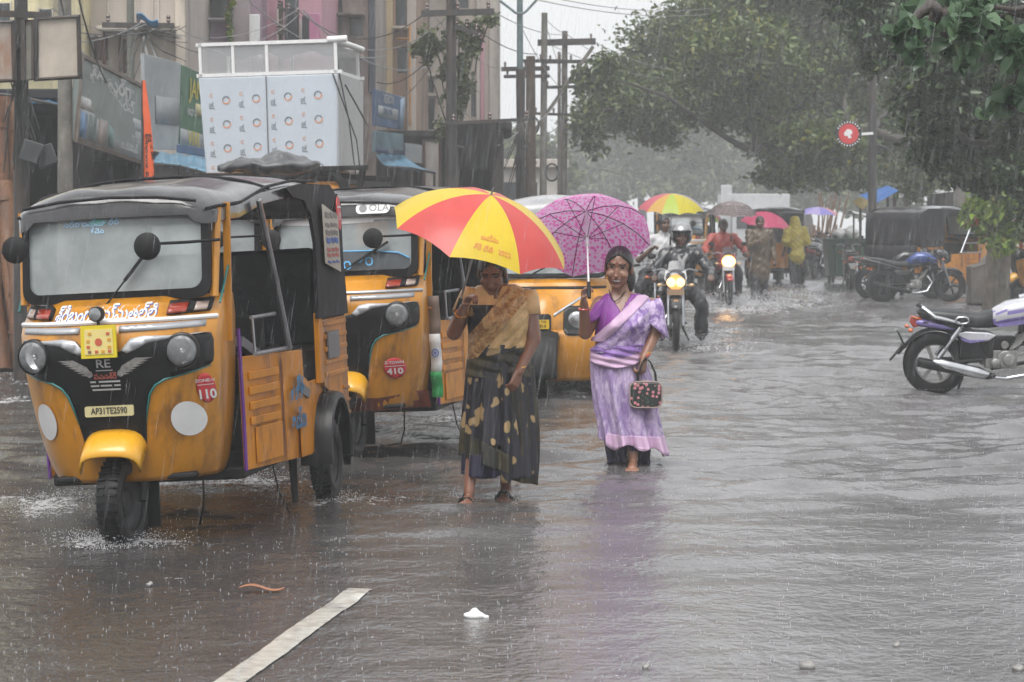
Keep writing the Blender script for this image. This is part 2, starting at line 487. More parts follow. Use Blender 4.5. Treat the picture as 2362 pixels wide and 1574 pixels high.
def axis_steps(lo, hi, flo, fhi, st, grow=1.25):
    a = list(np.arange(flo, fhi+1e-6, st)); d = st; x = fhi
    while x < hi:
        d *= grow; x = min(hi, x+d); a.append(x)
    d = st; x = flo
    while x > lo:
        d *= grow; x = max(lo, x-d); a.insert(0, x)
    return np.array(a)
def build_water():
    ys = [-30, -15, -6, 0, 3, 5]; y = 6.0
    while y < 30: y += 0.035 + 0.0014*(y-6); ys.append(y)
    while y < 120: y += 0.1 + 0.012*(y-30); ys.append(y)
    while y < 195: y = min(195, y*1.2); ys.append(y)
    ys = np.array(ys)
    xs = axis_steps(-200, 200, -4.5, 6.5, 0.045, 1.06)
    X, Y = np.meshgrid(xs, ys)
    Z = wave(X, Y)
    F = np.zeros_like(X)
    for fx, fy, rx, ry, s_ in FOAM:
        d = ((X-fx)/rx)**2 + ((Y-fy)/ry)**2
        F = np.maximum(F, s_*np.exp(-d*0.9))
    F += 0.12*np.clip((Y-16)/20, 0, 1)
    Z += 0.018*np.clip(F-.3, 0, 1)
    nx, ny = len(xs), len(ys)
    V = np.stack([X, Y, Z], -1).reshape(-1, 3)
    ii = np.arange(nx*ny).reshape(ny, nx)
    Q = np.stack([ii[:-1, :-1], ii[:-1, 1:], ii[1:, 1:], ii[1:, :-1]], -1).reshape(-1, 4)
    me = bpy.data.meshes.new("water")
    me.vertices.add(len(V)); me.vertices.foreach_set("co", V.ravel())
    me.loops.add(Q.size); me.loops.foreach_set("vertex_index", Q.ravel())
    me.polygons.add(len(Q)); me.polygons.foreach_set("loop_start", np.arange(0, Q.size, 4))
    me.update()
    a = me.attributes.new("foam", 'FLOAT', 'POINT'); a.data.foreach_set("value", F.ravel())
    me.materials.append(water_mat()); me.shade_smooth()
    o = bpy.data.objects.new("water", me); COL.objects.link(o)
    tag(o, "brown grey flood water rippled by rain covering the whole street", "water", kind="structure")
build_water()

ASPH = mat("wet_asphalt", (0.035, 0.033, 0.032), 0.3, var=0.25, vs=8, bump=0.3, bs=60)
g_ = MB(); g_.box((0, 80, -0.35), (410, 230, 0.2)); tag(g_.build("road", ASPH), "dark asphalt road under the flood water", "road", kind="structure")

# lane line seen through the film of water
LINE = mat("lane_paint", (0.60, 0.59, 0.54), 0.22, var=0.16, vs=14, coat=0.5, dirt=(0.22, 0.21, 0.2), dirt_amt=0.3, dirt_s=9)
def lane(name, a, b, wd, label):
    a, b = Vector(a), Vector(b); d = b - a; s_ = Vector((d.y, -d.x, 0)).normalized()
    mb = MB()
    def fn(u, v):
        q = a + d*v + s_*((u-.5)*wd + (0.0008*math.sin(v*37)+0.0008*math.sin(v*131+2)))
        q.z = float(wave(q.x, q.y)) + 0.005 + (0.0015 if 0 < u < 1 else 0)
        return q
    mb.grid(fn, 6, 120)
    return tag(mb.build(name, LINE), label, "road marking", kind="structure")
p1, p2 = G(832, 1358), G(532, 1574)
dd = (p2 - p1).normalized()
lane("road_marking", p2 + dd*1.5, p1, 0.105, "worn white lane line showing through shallow water")

# pavements on both sides, mostly awash
PAV = mat("pavement", (0.12, 0.115, 0.11), 0.35, var=0.2, vs=5, bump=0.2)
def pavement(name, xoff, wd, label):
    mb = MB()
    a = Vector((xoff, 12, 0.02)); b = a + ROADDIR*220
    mb.bar(a, b, wd, 0.16)
    return tag(mb.build(name, PAV, bevel=0.03), label, "pavement", kind="structure")
pavement("pavement", -9.4, 5.0, "raised pavement along the shops beside the road")
# ================================================================= three-wheeled taxis
_AW = [(0.26, .38), (0.31, .40), (0.38, .43), (0.5, .452), (0.7, .475), (0.95, .492), (1.08, .498), (1.17, .492), (1.3, .48)]
_AY = [(0.26, .04), (0.4, -.02), (0.6, -.09), (0.8, -.15), (0.95, -.175), (1.05, -.16), (1.10, -.08), (1.18, .04), (1.3, .08)]
def front_y(x, z):
    w_ = interp(_AW, z); t = min(1.0, abs(x)/w_)
    return interp(_AY, z) + 0.26*t**3.4
def on_front(off):
    return lambda x, z: Vector((x, front_y(x, z) - off, z))

def wheel(parent, c, r, wd, rimm, name='wheel', spokes=0, axis='x', tread=True):
    """A wheel > tyre, rim; turns about the local x axis."""
    t = bpy.data.objects.new(name, None); COL.objects.link(t); t.parent = parent; t.location = c
    h = wd/2
    mb = MB()
    prof = [(r*.62, -h*.8), (r*.72, -h), (r*.86, -h*1.05), (r*.96, -h*.85), (r, -h*.45), (r*1.005, 0), (r, h*.45), (r*.96, h*.85), (r*.86, h*1.05), (r*.72, h), (r*.62, h*.8)]
    mb.lathe(prof + [prof[0]], axis='x', n=36, cap=False)
    if tread:
        for i in range(36):
            a = 2*math.pi*(i+.5)/36
            for sx in (-.5, .5):
                mb.box((sx*h, r*math.cos(a), r*math.sin(a)), (h*.7, r*.07, r*.045), 0, Matrix.Rotation(a - math.pi/2 + math.pi/2, 3, 'X'))
    mb.build('tyre', RUB, t)
    mb = MB()
    if spokes:
        mb.lathe([(r*.64, -h*.7), (r*.70, -h*.75), (r*.60, -h*.2), (r*.60, h*.2), (r*.70, h*.75), (r*.64, h*.7), (r*.57, h*.15), (r*.57, -h*.15), (r*.64, -h*.7)], axis='x', n=36, cap=False)
        mb.lathe([(r*.13, -h*1.1), (r*.16, -h*.6), (r*.16, h*.6), (r*.13, h*1.1)], axis='x', n=16)
        for i in range(spokes):
            a = 2*math.pi*i/spokes
            if spokes < 8:
                mb.bar((0, r*.14*math.cos(a), r*.14*math.sin(a)), (0, r*.6*math.cos(a+.12), r*.6*math.sin(a+.12)), r*.11, h*.5, up=(1, 0, 0))
            else:
                sg = h*.7*(1 if i % 2 else -1); da = .32*(1 if i % 4 < 2 else -1)
                mb.tube([(sg, r*.14*math.cos(a), r*.14*math.sin(a)), (0, r*.6*math.cos(a+da), r*.6*math.sin(a+da))], .0025, 4, cap=False)
    else:
        mb.lathe([(r*.64, -h*.8), (r*.6, -h*.5), (r*.5, -h*.2), (r*.34, -h*.15), (r*.28, -h*.5), (r*.1, -h*.6), (0.001, -h*.6)], axis='x', n=28, cap=False)
        mb.lathe([(r*.64, h*.8), (r*.6, h*.5), (r*.5, h*.2), (r*.34, h*.15), (r*.28, h*.5), (r*.1, h*.6), (0.001, h*.6)], axis='x', n=28, cap=False)
    mb.build('rim', rimm, t)
    return t

def rrect(w_, h_, r, n=5):
    out = []
    for cx, cy, a0 in ((w_/2-r, h_/2-r, 0), (-w_/2+r, h_/2-r, 90), (-w_/2+r, -h_/2+r, 180), (w_/2-r, -h_/2+r, 270)):
        for i in range(n+1):
            a = R(a0 + 90*i/n); out.append((cx+r*math.cos(a), cy+r*math.sin(a)))
    return out

PURP = mat("purple_trim", (0.12, 0.03, 0.22), 0.4, var=0.1)
TEAL = mat("teal_trim", (0.02, 0.16, 0.15), 0.35, var=0.15)
CARD = mat("card_yellow", (0.66, 0.52, 0.02), 0.35, var=0.04)
CARDI = mat("card_cream", (0.70, 0.58, 0.22), 0.35, var=0.04)
PLATEY = mat("plate_pale_yellow", (0.52, 0.46, 0.24), 0.4, var=0.08)
PLATE2 = mat("plate_yellow", (0.62, 0.40, 0.02), 0.4, var=0.08)
GLENS = mat("clear_lamp_glass", (.40, .41, .42), .06, var=.3, vs=30, alpha=.38, coat=.8)
SEATM = mat("seat_vinyl", (0.02, 0.022, 0.025), 0.35, var=0.2, bump=.15, bs=25)
GREYW = mat("grey_white_tarp", (0.33, 0.33, 0.34), 0.3, var=0.15, vs=3, bump=.3, bs=9, coat=.3)
DARKIN = mat("cabin_dark", (0.008, 0.008, 0.009), 0.8, var=0.2)
SAFF = mat("saffron_cloth", (0.5, 0.15, 0.02), 0.6, var=.05)
GRNC = mat("green_cloth", (0.02, 0.27, 0.07), 0.6, var=.05)
WHC = mat("white_cloth", (0.66, 0.66, 0.66), 0.6, var=.05)

def roof_pts():
    """Cross-section rings of the canopy, front to back: (y, half width, edge z, crown z)."""
    return [(.06, .45, 1.585, 1.655), (.08, .48, 1.575, 1.70), (.14, .51, 1.575, 1.735), (.28, .545, 1.59, 1.755), (.5, .565, 1.60, 1.76), (.85, .60, 1.665, 1.785),
            (1.3, .63, 1.70, 1.80), (1.8, .64, 1.71, 1.80), (2.25, .64, 1.69, 1.775), (2.5, .62, 1.63, 1.72), (2.58, .58, 1.56, 1.64)]
def make_auto(opt, name, label, loc, rz, ry=0.0, group="auto rickshaws standing in the flooded street", detail=2):
    T = thing(name, label, "auto rickshaw", loc, rz, group, ry=ry)
    body = YEL
    # ---- front cowl
    mb = MB(); rings = []
    for z in (.31, .335, .37, .45, .55, .65, .75, .85, .92, .98, 1.03, 1.07, 1.10, 1.14, 1.18):
        w_ = interp(_AW, z); ring = [(-w_, .46, z)]
        ring += [(-w_, .3, z)]
        for k in range(33):
            x = w_*math.sin(math.pi/2*(-1+2*k/32))
            ring.append((x, front_y(x, z), z))
        ring += [(w_, .3, z), (w_, .46, z)]
        rings.append([Vector(p) for p in ring])
    mb.loft(rings, cap=False, closed=False)
    mb.build('front_cowl', body, T, smooth=50, solid=.012)
    mb = MB(); mb.box((0, .24, .325), (.70, .40, .03)); mb.box((0, 1.3, .29), (1.0, 1.7, .06)); mb.build('underbody', BLKM, T, bevel=.01)
    # ---- black grille mask
    half = [(.0, .935), (.085, .94), (.135, .995), (.2, 1.005), (.31, 1.0), (.45, 1.005), (.478, 1.0), (.485, .97), (.482, .90), (.475, .865), (.46, .85), (.39, .825), (.28, .80), (.235, .775), (.205, .735), (.185, .67), (.17, .60), (.155, .50), (.14, .44)]
    outl = half + [(-x, z) for x, z in reversed(half[1:])]
    mb = MB(); mb.sheet(outl[::-1], on_front(.009), .035)
    mb.build('grille_mask', BLK, T, smooth=60, solid=.008)
    # bright lip that follows the lower edge of the mask, grey wing along its top
    mb = MB()
    for s_ in (-1, 1):
        mb.tube([on_front(.014)(s_*x, z) for x, z in ((.47, .847), (.39, .822), (.28, .797), (.235, .772), (.205, .732), (.185, .667), (.17, .60))], [.003, .005, .006, .006, .006, .005, .003], 6)
    split_build(mb, 'mask_lip', TEAL, T)
    mb = MB()
    for s_ in (-1, 1):
        o2 = [(.09, .945), (.14, .998), (.2, 1.008), (.31, 1.003), (.48, 1.008), (.3, .985), (.22, .975), (.16, .945), (.12, .93)]
        o2 = [(s_*x, z) for x, z in o2]
        mb.sheet(o2, on_front(.019), .03)
    split_build(mb, 'grille_wing', SILV, T, solid=.006)
    # chrome belt
    mb = MB(); mb.tube([on_front(.018)(x*.496, 1.078) for x in np.linspace(-1, 1, 25)], .0125, 8); mb.build('belt_rail', opt.get('belt', WHT), T)
    mb = MB(); mb.sheet([(-.46, 1.064), (-.12, 1.058), (-.12, 1.03), (-.46, 1.035)], on_front(.01), .04); mb.sheet([(.08, 1.058), (.46, 1.064), (.46, 1.035), (.08, 1.03)], on_front(.01), .04)
    split_build(mb, 'belt_band', SILV, T, solid=.006)
    # headlights
    for s_ in (-1, 1):
        mb = MB(); c = on_front(0)(s_*.375, .93); c.y = -.125
        rot = Matrix.Rotation(R(s_*9), 3, 'Z')
        mb.lathe([(.078, .14), (.086, .015), (.083, -.004), (.076, -.008), (.074, .0)], c, 'y', 28, rot=rot, cap=False); h = mb.build('headlight', CHR if opt.get('chromel') else BLK, T)
        mb = MB(); mb.lathe([(.074, .0), (.062, .045), (.03, .065), (.001, .07)], c, 'y', 28, rot=rot, cap=False); mb.ell(c + rot @ Vector((0, .03, 0)), (.016, .03, .016), 12, 8); mb.build('reflector', CHR, h)
        mb = MB(); mb.lathe([(.075, .0), (.068, -.010), (.05, -.018), (.025, -.022), (.001, -.023)], c, 'y', 28, rot=rot, cap=False); mb.build('lens', GLENS, h)
    # indicators
    for s_ in (-1, 1):
        f = on_front(.02)
        mb = MB(); mb.sheet([(s_*.29, 1.10), (s_*.465, 1.105), (s_*.465, 1.158), (s_*.29, 1.15)][::s_], f, .03); ind = mb.build('indicator_lamp', BLKM, T, solid=.036)
        mb = MB(); mb.sheet([(s_*.30, 1.107), (s_*.38, 1.11), (s_*.38, 1.149), (s_*.30, 1.145)][::s_], on_front(.062), .03); mb.build('lens', REDL, ind, solid=.01)
        mb = MB(); mb.sheet([(s_*.41, 1.113), (s_*.458, 1.115), (s_*.458, 1.150), (s_*.41, 1.148)][::s_], on_front(.062), .03); mb.build('lens', mat("clear_lens", (.38, .30, .26), .2, var=.1, coat=.5), ind, solid=.01)
    # windscreen leans back
    def ws(u, v):                      # u across, v up the leaning screen
        z = 1.19 + v*.985; y = .05 + v*.13 + .05*(abs(u)/.48)**3
        return Vector((u, y, z))
    o1 = [(u, v+.205) for u, v in rrect(.96, .45, .07)]; o2 = [(u, v+.215) for u, v in rrect(.885, .375, .055)]
    mb = MB(); n_ = len(o1)
    vs = [ws(*p) + Vector((0, -.012, 0)) for p in o1] + [ws(*p) + Vector((0, -.022, 0)) for p in o2] + [ws(*p) + Vector((0, .03, 0)) for p in o1] + [ws(*p) + Vector((0, .03, 0)) for p in o2]
    fs = []
    for i in range(n_):
        j = (i+1) % n_
        fs += [(i, j, n_+j, n_+i), (2*n_+i, 3*n_+i, 3*n_+j, 2*n_+j), (i, 2*n_+i, 2*n_+j, j), (n_+i, n_+j, 3*n_+j, 3*n_+i)]
    mb.add(vs, fs); mb.build('windscreen_frame', BLKM, T, smooth=50)
    mb = MB(); mb.sheet(o2, lambda u, v: ws(u, v) + Vector((0, -.002, 0)), .08); scr = mb.build('windscreen', GLASSF, T, smooth=180)
    if opt.get('visor'):
        mb = MB(); mb.sheet([(-.43, .36), (.43, .36), (.43, .395), (-.43, .40)], lambda u, v: ws(u, v) + Vector((0, -.006, 0)), .08); mb.sheet([(-.43, .345), (-.2, .335), (.2, .345), (.2, .36), (-.43, .36)], lambda u, v: ws(u, v) + Vector((0, -.006, 0)), .08); mb.build('sun_strip', WHT, scr)
        mb = MB(); q = lambda u, v: ws(u, v) + Vector((0, -.009, 0))
        mb.sheet([(-.43, .03), (.43, .03), (.43, .1), (.36, .135), (.2, .155), (-.43, .16)], q, .08); low = mb.build('dark_film', mat("dark_film", (.07, .08, .09), .15, var=.1), scr)
        mb = MB(); q2 = lambda u, v: ws(u, v) + Vector((0, -.018, 0))
        mb.tube([q2(-.43, .16), q2(.2, .156), q2(.36, .137), q2(.43, .1)], .005, 6); mb.tube([q2(-.22, .16), q2(-.22, .03)], .005, 6)
        put_text(mb, "ಅ౦ ౨౦", .085, q2, (.06, .07), rot=.15, bold=.02); mb.build('film_edging', SKYB, low)
    # wiper
    mb = MB(); q = lambda u, v: ws(u, v) + Vector((0, -.04, 0))
    a_, b_ = ((-.03, -.035), (.2, .235)) if not opt.get('visor') else ((-.1, -.03), (.28, .2))
    mb.tube([q(*a_), q(a_[0]+.4*(b_[0]-a_[0]), a_[1]+.4*(b_[1]-a_[1])), q(*b_)], .005, 6); 
    d0 = Vector(b_)-Vector(a_)
    p0, p1_ = Vector(a_)+d0*.42, Vector(a_)+d0*1.05
    mb.bar(q(*p0), q(*p1_), .022, .016); mb.lathe([(.02, 0), (.02, .03), (.012, .04)], q(a_[0], a_[1]-.01), 'y', 12); mb.build('wiper', BLKM, T)
    # mirrors
    for s_, pts, c in ((-1, ((-.50, .20, 1.40), (-.56, .06, 1.43), (-.50, -.04, 1.44)), (-.455, -.06, 1.44)), (1, ((.53, .12, 1.44), (.42, -.05, 1.435), (.30, -.14, 1.435)), (.245, -.17, 1.425))):
        mb = MB(); mb.tube(pts, .0075, 8); mb.tube([pts[-1], c], .0075, 8)
        mb.lathe([(.001, -.022), (.045, -.02), (.064, -.008), (.066, .008), (.06, .014), (.001, .012)], c, 'y', 26); mb.build('mirror', BLKM, T)
    # pillars and door edge
    for s_ in (-1, 1):
        mb = MB(); mb.tube([(s_*.485, .13, 1.17), (s_*.50, .23, 1.60)], .022, 8); mb.bar((s_*.505, .30, .95), (s_*.53, .30, 1.62), .02, .035); mb.build('pillar', body, T)
        mb = MB(); mb.tube([(s_*.517, .455, .30), (s_*.52, .45, .6), (s_*.522, .43, 1.0)], .011, 6); mb.build('door_edging', PURP, T)
        mb = MB(); mb.tube([(s_*.515, .12, 1.14), (s_*.525, .33, 1.35), (s_*.53, .32, 1.58)], .006, 6); mb.build('pillar_trim', TEAL, T)
    # ---- canopy roof
    mb = MB(); rings = []
    for y, hw, ze, zc in roof_pts():
        hw *= .97; zc -= .025; ring = []
        for k in range(25):
            t = -1+2*k/24
            x = hw*math.copysign(min(1, abs(t)*1.06)**.9, t) if abs(t) < .94 else hw*math.copysign(1, t)
            zz = zc - (zc-ze)*abs(t)**3.2 - .016*math.sin(y*7+t*2)**2*(1-abs(t)) + .009*math.sin(t*9+y*5)*math.cos(y*8-t*3)
            ring.append(Vector((x, y, zz)))
        ring += [Vector((hw*.995, y, ze-.055)), Vector((hw*.97, y, ze-.055)), Vector((hw*.9, y, ze-.02)), Vector((0, y, zc-.06)), Vector((-hw*.9, y, ze-.02)), Vector((-hw*.97, y, ze-.055)), Vector((-hw*.995, y, ze-.055))]
        rings.append(ring)
    mb.loft(rings); rf = mb.build('canopy_roof', ROOFM, T, smooth=60)
    mb = MB(); mb.tube([(-.44, .055, 1.63), (-.25, .045, 1.655), (0, .04, 1.665), (.25, .045, 1.655), (.44, .055, 1.63)], .008, 6)
    mb.tube([(.48, .09, 1.59), (.51, .15, 1.60), (.555, .5, 1.62), (.605, .85, 1.695), (.635, 1.3, 1.73), (.645, 1.9, 1.735)], .008, 6); mb.tube([(-.48, .09, 1.59), (-.555, .5, 1.62), (-.605, .85, 1.695), (-.635, 1.3, 1.73), (-.645, 1.9, 1.735)], .008, 6)
    for yy in (.95, 1.5): mb.tube([(t*.60, yy, 1.772-.085*abs(t)**3) for t in np.linspace(-1, 1, 13)], .009, 6)
    mb.build('seam', CANV, rf)
    # ---- rear canopy and back
    for s_ in (-1, 1):
        mb = MB(); mb.prism([(1.80, .99), (2.57, .99), (2.60, 1.3), (2.57, 1.62), (2.3, 1.72), (1.6, 1.72), (1.15, 1.69), (1.3, 1.645), (1.62, 1.63), (1.76, 1.55), (1.80, 1.4)], lambda u, v, w__: Vector((s_*(.645 + .01*math.sin(v*7+u*3) - w__ - max(0, v-1.5)*.02), u, v)), .02); mb.build('side_curtain', CANV, T, smooth=30)
    mb = MB(); bk = lambda u0, u1, v0, v1: mb.grid(lambda u, v: Vector(((u0+(u1-u0)*u-.5)*1.25, 2.58+.03*math.sin((u0+(u1-u0)*u)*3.14), .96+(v0+(v1-v0)*v)*.68)), 6, 4)
    if opt.get('closed_back'): bk(0, 1, 0, 1)
    else:
        bk(0, 1, 0, .24); bk(0, .09, .24, .9); bk(.91, 1, .24, .9); bk(0, 1, .9, 1.05)
    mb.build('back_curtain', CANV, T, solid=.01)
    # ---- lower bodywork
    for s_ in (-1, 1):
        tp = lambda u: .515+.09*min(1, max(0, (u-.46)/.8))
        fx = lambda u, v, w__: Vector((s_*(tp(u) - w__), u, v))
        mb = MB(); mb.prism([(.48, .30), (1.62, .27), (1.62, .66), (1.50, .70), (1.50, .84), (.48, .86)], fx, .02)
        for k in range(4): mb.prism([(.56, .78-k*.075), (1.0, .78-k*.075), (1.0, .74-k*.075), (.56, .74-k*.075)], lambda u, v, w__: Vector((s_*(tp(u)+.012 - w__), u, v)), .012)
        mb.prism([(1.08, .30), (1.13, .30), (1.13, .82), (1.08, .82)], lambda u, v, w__: Vector((s_*(tp(u)+.006 - w__), u, v)), .006)
        mb.prism([(.62, .32), (1.02, .32), (1.02, .5), (.62, .5)], lambda u, v, w__: Vector((s_*(tp(u)+.008 - w__), u, v)), .008)
        mb.prism([(1.36, .28), (1.6, .28), (1.6, .5), (1.36, .52)], lambda u, v, w__: Vector((s_*(.612 - w__), u, v)), .012)
        pn = mb.build('side_panel', YELD, T, bevel=.004, smooth=30)
        mb = MB(); mb.prism([(1.62, .27), (2.0, .34), (2.0, .66), (1.62, .66)], lambda u, v, w__: Vector((s_*(.603 - w__), u, v)), .02)
        mb.prism([(1.80, .64), (1.90, .64), (1.93, 1.02), (1.83, 1.02)], lambda u, v, w__: Vector((s_*(.635 - w__), u, v)), .03)
        mb.prism([(1.93, .62), (2.58, .40), (2.60, .98), (1.95, .98)], lambda u, v, w__: Vector((s_*(.628 - w__), u, v)), .02)
        for k in range(5): mb.prism([(1.97, .66+k*.07), (2.57, .66+k*.07), (2.57, .685+k*.07), (1.97, .685+k*.07)], lambda u, v, w__: Vector((s_*(.638 - w__), u, v)), .012)
        for k in range(3): mb.prism([(2.42, .43+k*.07), (2.58, .42+k*.07), (2.58, .44+k*.07), (2.42, .45+k*.07)], lambda u, v, w__: Vector((s_*(.638 - w__), u, v)), .012)
        rp = mb.build('rear_panel', YELD, T, bevel=.003, smooth=30)
        mb = MB(); mb.prism([(2.02, .76), (2.32, .76), (2.32, .91), (2.02, .91)], lambda u, v, w__: Vector((s_*(.645 - w__), u, v)), .01); mb.build('vent_cover', GREYP, rp)
        # mudguard and wheel
        mb = MB(); rings = []
        for k in range(13):
            a = R(-12 + 204*k/12); rr_ = .29
            rings.append([Vector((s_*x, 1.98 - rr_*f_*math.cos(a)*1.05, .27 + rr_*f_*math.sin(a)*1.1)) for x, f_ in ((.52, .98), (.66, 1.0), (.70, .97), (.705, .88), (.69, .86), (.65, .95), (.52, .94))])
        mb.loft(rings, cap=True); mb.build('rear_mudguard', BLK, T, smooth=50)
        wheel(T, (s_*.60, 1.98, .215), .215, .115, DRIM)
    mb = MB(); mb.prism([(-.62, .40), (.62, .40), (.62, .98), (-.62, .98)], lambda u, v, w__: Vector((u, 2.60-w__, v)), .02)
    for k in range(6): mb.box((0, 2.605, .66+k*.05), (1.1, .02, .022))
    for s_ in (-1, 1): mb.box((s_*.55, 2.63, .5), (.1, .08, .2))
    mb.build('tail_panel', YELD, T, bevel=.004)
    for s_ in (-1, 1):
        mb = MB(); mb.box((s_*.53, 2.625, .86), (.09, .03, .15)); mb.build('tail_lamp', REDL, T, bevel=.01)
    if opt.get('long_back'):
        mb = MB(); mb.grid(lambda u, v: Vector(((u-.5)*1.26, 2.645, .72+v*.3)), 4, 2); mb.build('back_flap', CANV, T, solid=.01)
    # mud flap behind front wheel
    mb = MB(); mb.box((.62, 2.28, .30), (.12, .012, .3)); mb.box((-.62, 2.28, .30), (.12, .012, .3)); split_build(mb, 'mud_flap', RUB, T)
    # ---- cabin
    mb = MB(); mb.box((0, .92, .62), (1.05, .16, .5)); mb.box((0, 1.95, .6), (1.12, .5, .3)); mb.box((0, .40, .7), (.3, .1, .5)); mb.box((0, .98, .90), (1.05, .03, .3)); mb.build('engine_bulkhead', DARKIN, T, bevel=.02)
    mb = MB(); mb.box((0, .84, .86), (.62, .30, .09)); mb.build('driver_seat', SEATM, T, bevel=.03)
    mb = MB(); mb.box((0, 1.9, .78), (1.1, .5, .12)); mb.box((0, 2.2, 1.1), (1.1, .1, .55)); mb.build('rear_seat', SEATM, T, bevel=.03)
    mb = MB(); mb.tube([(-.30, .17, 1.13), (-.12, .22, 1.16), (0, .24, 1.12), (.12, .22, 1.16), (.30, .17, 1.13)], .013, 8); mb.tube([(0, .24, 1.12), (0, .05, .5)], .022, 8); mb.build('handlebar', BLKM, T)
    for s_ in (-1, 1):
        mb = MB(); mb.tube([(s_*.60, .70, 1.63), (s_*.605, .95, 1.25), (s_*.605, 1.2, .86)], .016, 8); mb.build('grab_bar', STEEL, T)
        mb = MB(); mb.tube([(s_*.575, .50, 1.05), (s_*.575, 1.02, 1.05)], .010, 8); mb.tube([(s_*.585, .50, .87), (s_*.59, 1.2, .865)], .012, 8); mb.tube([(s_*.58, .52, .87), (s_*.575, .52, 1.05)], .008, 6); mb.build('side_rail', STEEL, T)
    # ---- front fork, wheel, mudguard
    wheel(T, (0, 0, .215), .215, .125, DRIM).rotation_euler = (0, 0, R(opt.get('steer', -6)))
    mb = MB()
    rings = []
    for k in range(15):
        a = R(38 + 124*k/14); ring = []
        for j in range(13):
            b = -1+2*j/12
            rr_ = .30 - .075*abs(b)**2.6; x = .15*math.sin(b*math.pi/2)*1.0
            ring.append(Vector((x, -rr_*math.cos(a)*1.0, .245 + rr_*math.sin(a)*1.12 - .03*abs(b)**4)))
        rings.append(ring)
    mb.loft(rings, cap=False, closed=False); fd = mb.build('front_mudguard', YELF, T, smooth=70, solid=.012)
    mb = MB(); mb.box((0, .20, .22), (.26, .015, .3)); mb.build('mud_flap', RUB, T)
    for s_ in (-1, 1):
        mb = MB(); mb.tube([(s_*.10, 0, .215), (s_*.11, .1, .45), (s_*.05, .12, .6)], .022, 8); mb.build('fork', BLKM, T)
    for pts, rr_ in (([(-.2, .25, .27), (-.19, .22, .12), (-.15, .18, .27)], .012), ([(.25, .6, .25), (.24, .62, .12), (.2, .66, .02)], .006), ([(.45, 1.3, .26), (.47, 1.34, .1), (.52, 1.36, -.02)], .005)):
        mb = MB(); mb.tube(pts, rr_, 6); mb.build('hanging_cable', RUB, T)
    mb = MB(); mb.prism([(1.52, .27), (1.68, .27), (1.66, .02), (1.56, .02)], lambda u, v, w__: Vector((.50-w__, u, v)), .012)
    mb.build('prop_stand', RUB, T)
    # ---- stickers and writing
    f = on_front(.016)
    if opt.get('first'):
        mb = MB(); mb.sheet([(.33, .44)] + [], f, .1) if False else None
        mb.sheet(circ(.355, .60, .072, 26, .084), f, .03); mb.sheet(circ(-.37, .61, .07, 26, .09), f, .03); split_build(mb, 'reflector_spot', WHT, T)
        mb = MB(); mb.sheet(circ(.44, .74, .034, 24, .072), f, .015); st = mb.build('route_sticker', REDS, T, solid=.003)
        mb = MB(); q = on_front(.021); put_text(mb, "110", .062, q, (.44, .707), sx=.75, bold=.03); put_text(mb, "ZONE-V", .02, q, (.44, .775), bold=.02); mb.sheet([(.41, .754), (.47, .754), (.47, .757), (.41, .757)], q, .02); mb.build('lettering', WHT, st)
        # number plate
        mb = MB(); pf = lambda u, v, w__: Vector((u, front_y(0, .66)-.035+w__, v)); mb.prism([(u, v+.66) for u, v in rrect(.245, .05, .008, 3)], pf, .012); pl = mb.build('number_plate', PLATEY, T)
        mb = MB(); put_text(mb, "AP31TE2590", .042, lambda u, v: Vector((u, front_y(0, .66)-.0375, v)), (0, .661), sx=.82, bold=.02); mb.build('lettering', INKK, pl)
        # yellow calendar card
        mb = MB(); yc = front_y(0, .98)-.05; pf = lambda u, v, w__: Vector((u, yc+w__, v)); mb.prism([(-.10, .915), (.078, .915), (.08, 1.068), (-.095, 1.068)], pf, .014); cd = mb.build('almanac_card', CARD, T)
        mb = MB(); mb.prism([(-.08, .932), (.062, .932), (.063, 1.05), (-.077, 1.05)], lambda u, v, w__: Vector((u, yc-.003+w__, v)), .003)
        for (cx_, cy_) in ((-.05, 1.03), (.04, 1.028), (-.06, .995), (.045, 1.0), (-.06, .968), (.045, .965), (-.055, .945), (-.02, .945), (.012, .945), (.045, .945)):
            mb.box((cx_, yc-.005, cy_), (.016, .002, .013), NR.randint(1, 4))
        mb.sheet(circ(-.008, .99, .018, 16), lambda u, v: Vector((u, yc-.005, v)), .02, 1); mb.build('card_print', [CARDI, mat("card_red", (.5, .1, .05), .4, var=0), mat("card_orange", (.6, .3, .03), .4, var=0), mat("card_brown", (.2, .12, .08), .4, var=0)], cd)
        # round spot lamp on its bracket
        mb = MB(); mb.lathe([(.001, -.03), (.03, -.03), (.036, -.02), (.036, .02), (.02, .035)], (-.02, -.19, 1.12), 'y', 20); mb.box((-.02, -.17, 1.06), (.012, .012, .1)); sl = mb.build('spot_lamp', BLKM, T)
        mb = MB(); mb.lathe([(.001, -.034), (.022, -.033), (.03, -.030)], (-.02, -.19, 1.12), 'y', 20, cap=False); mb.build('lens', LENS, sl)
        # Telugu name over the belt: white letters with a blue shadow
        mb = MB(); put_text(mb, "శ్రీబంగారమ్మతల్లి", .088, on_front(.011), (-.013, 1.110), mi=0, sx=.72, bold=.035); put_text(mb, "శ్రీబంగారమ్మతల్లి", .088, on_front(.014), (-.016, 1.114), mi=1, sx=.72, bold=.012)
        mb.build('painted_name', [INKB, WHT], T)
        # winged emblem and lettering on the mask
        q = on_front(.02)
        mb = MB()
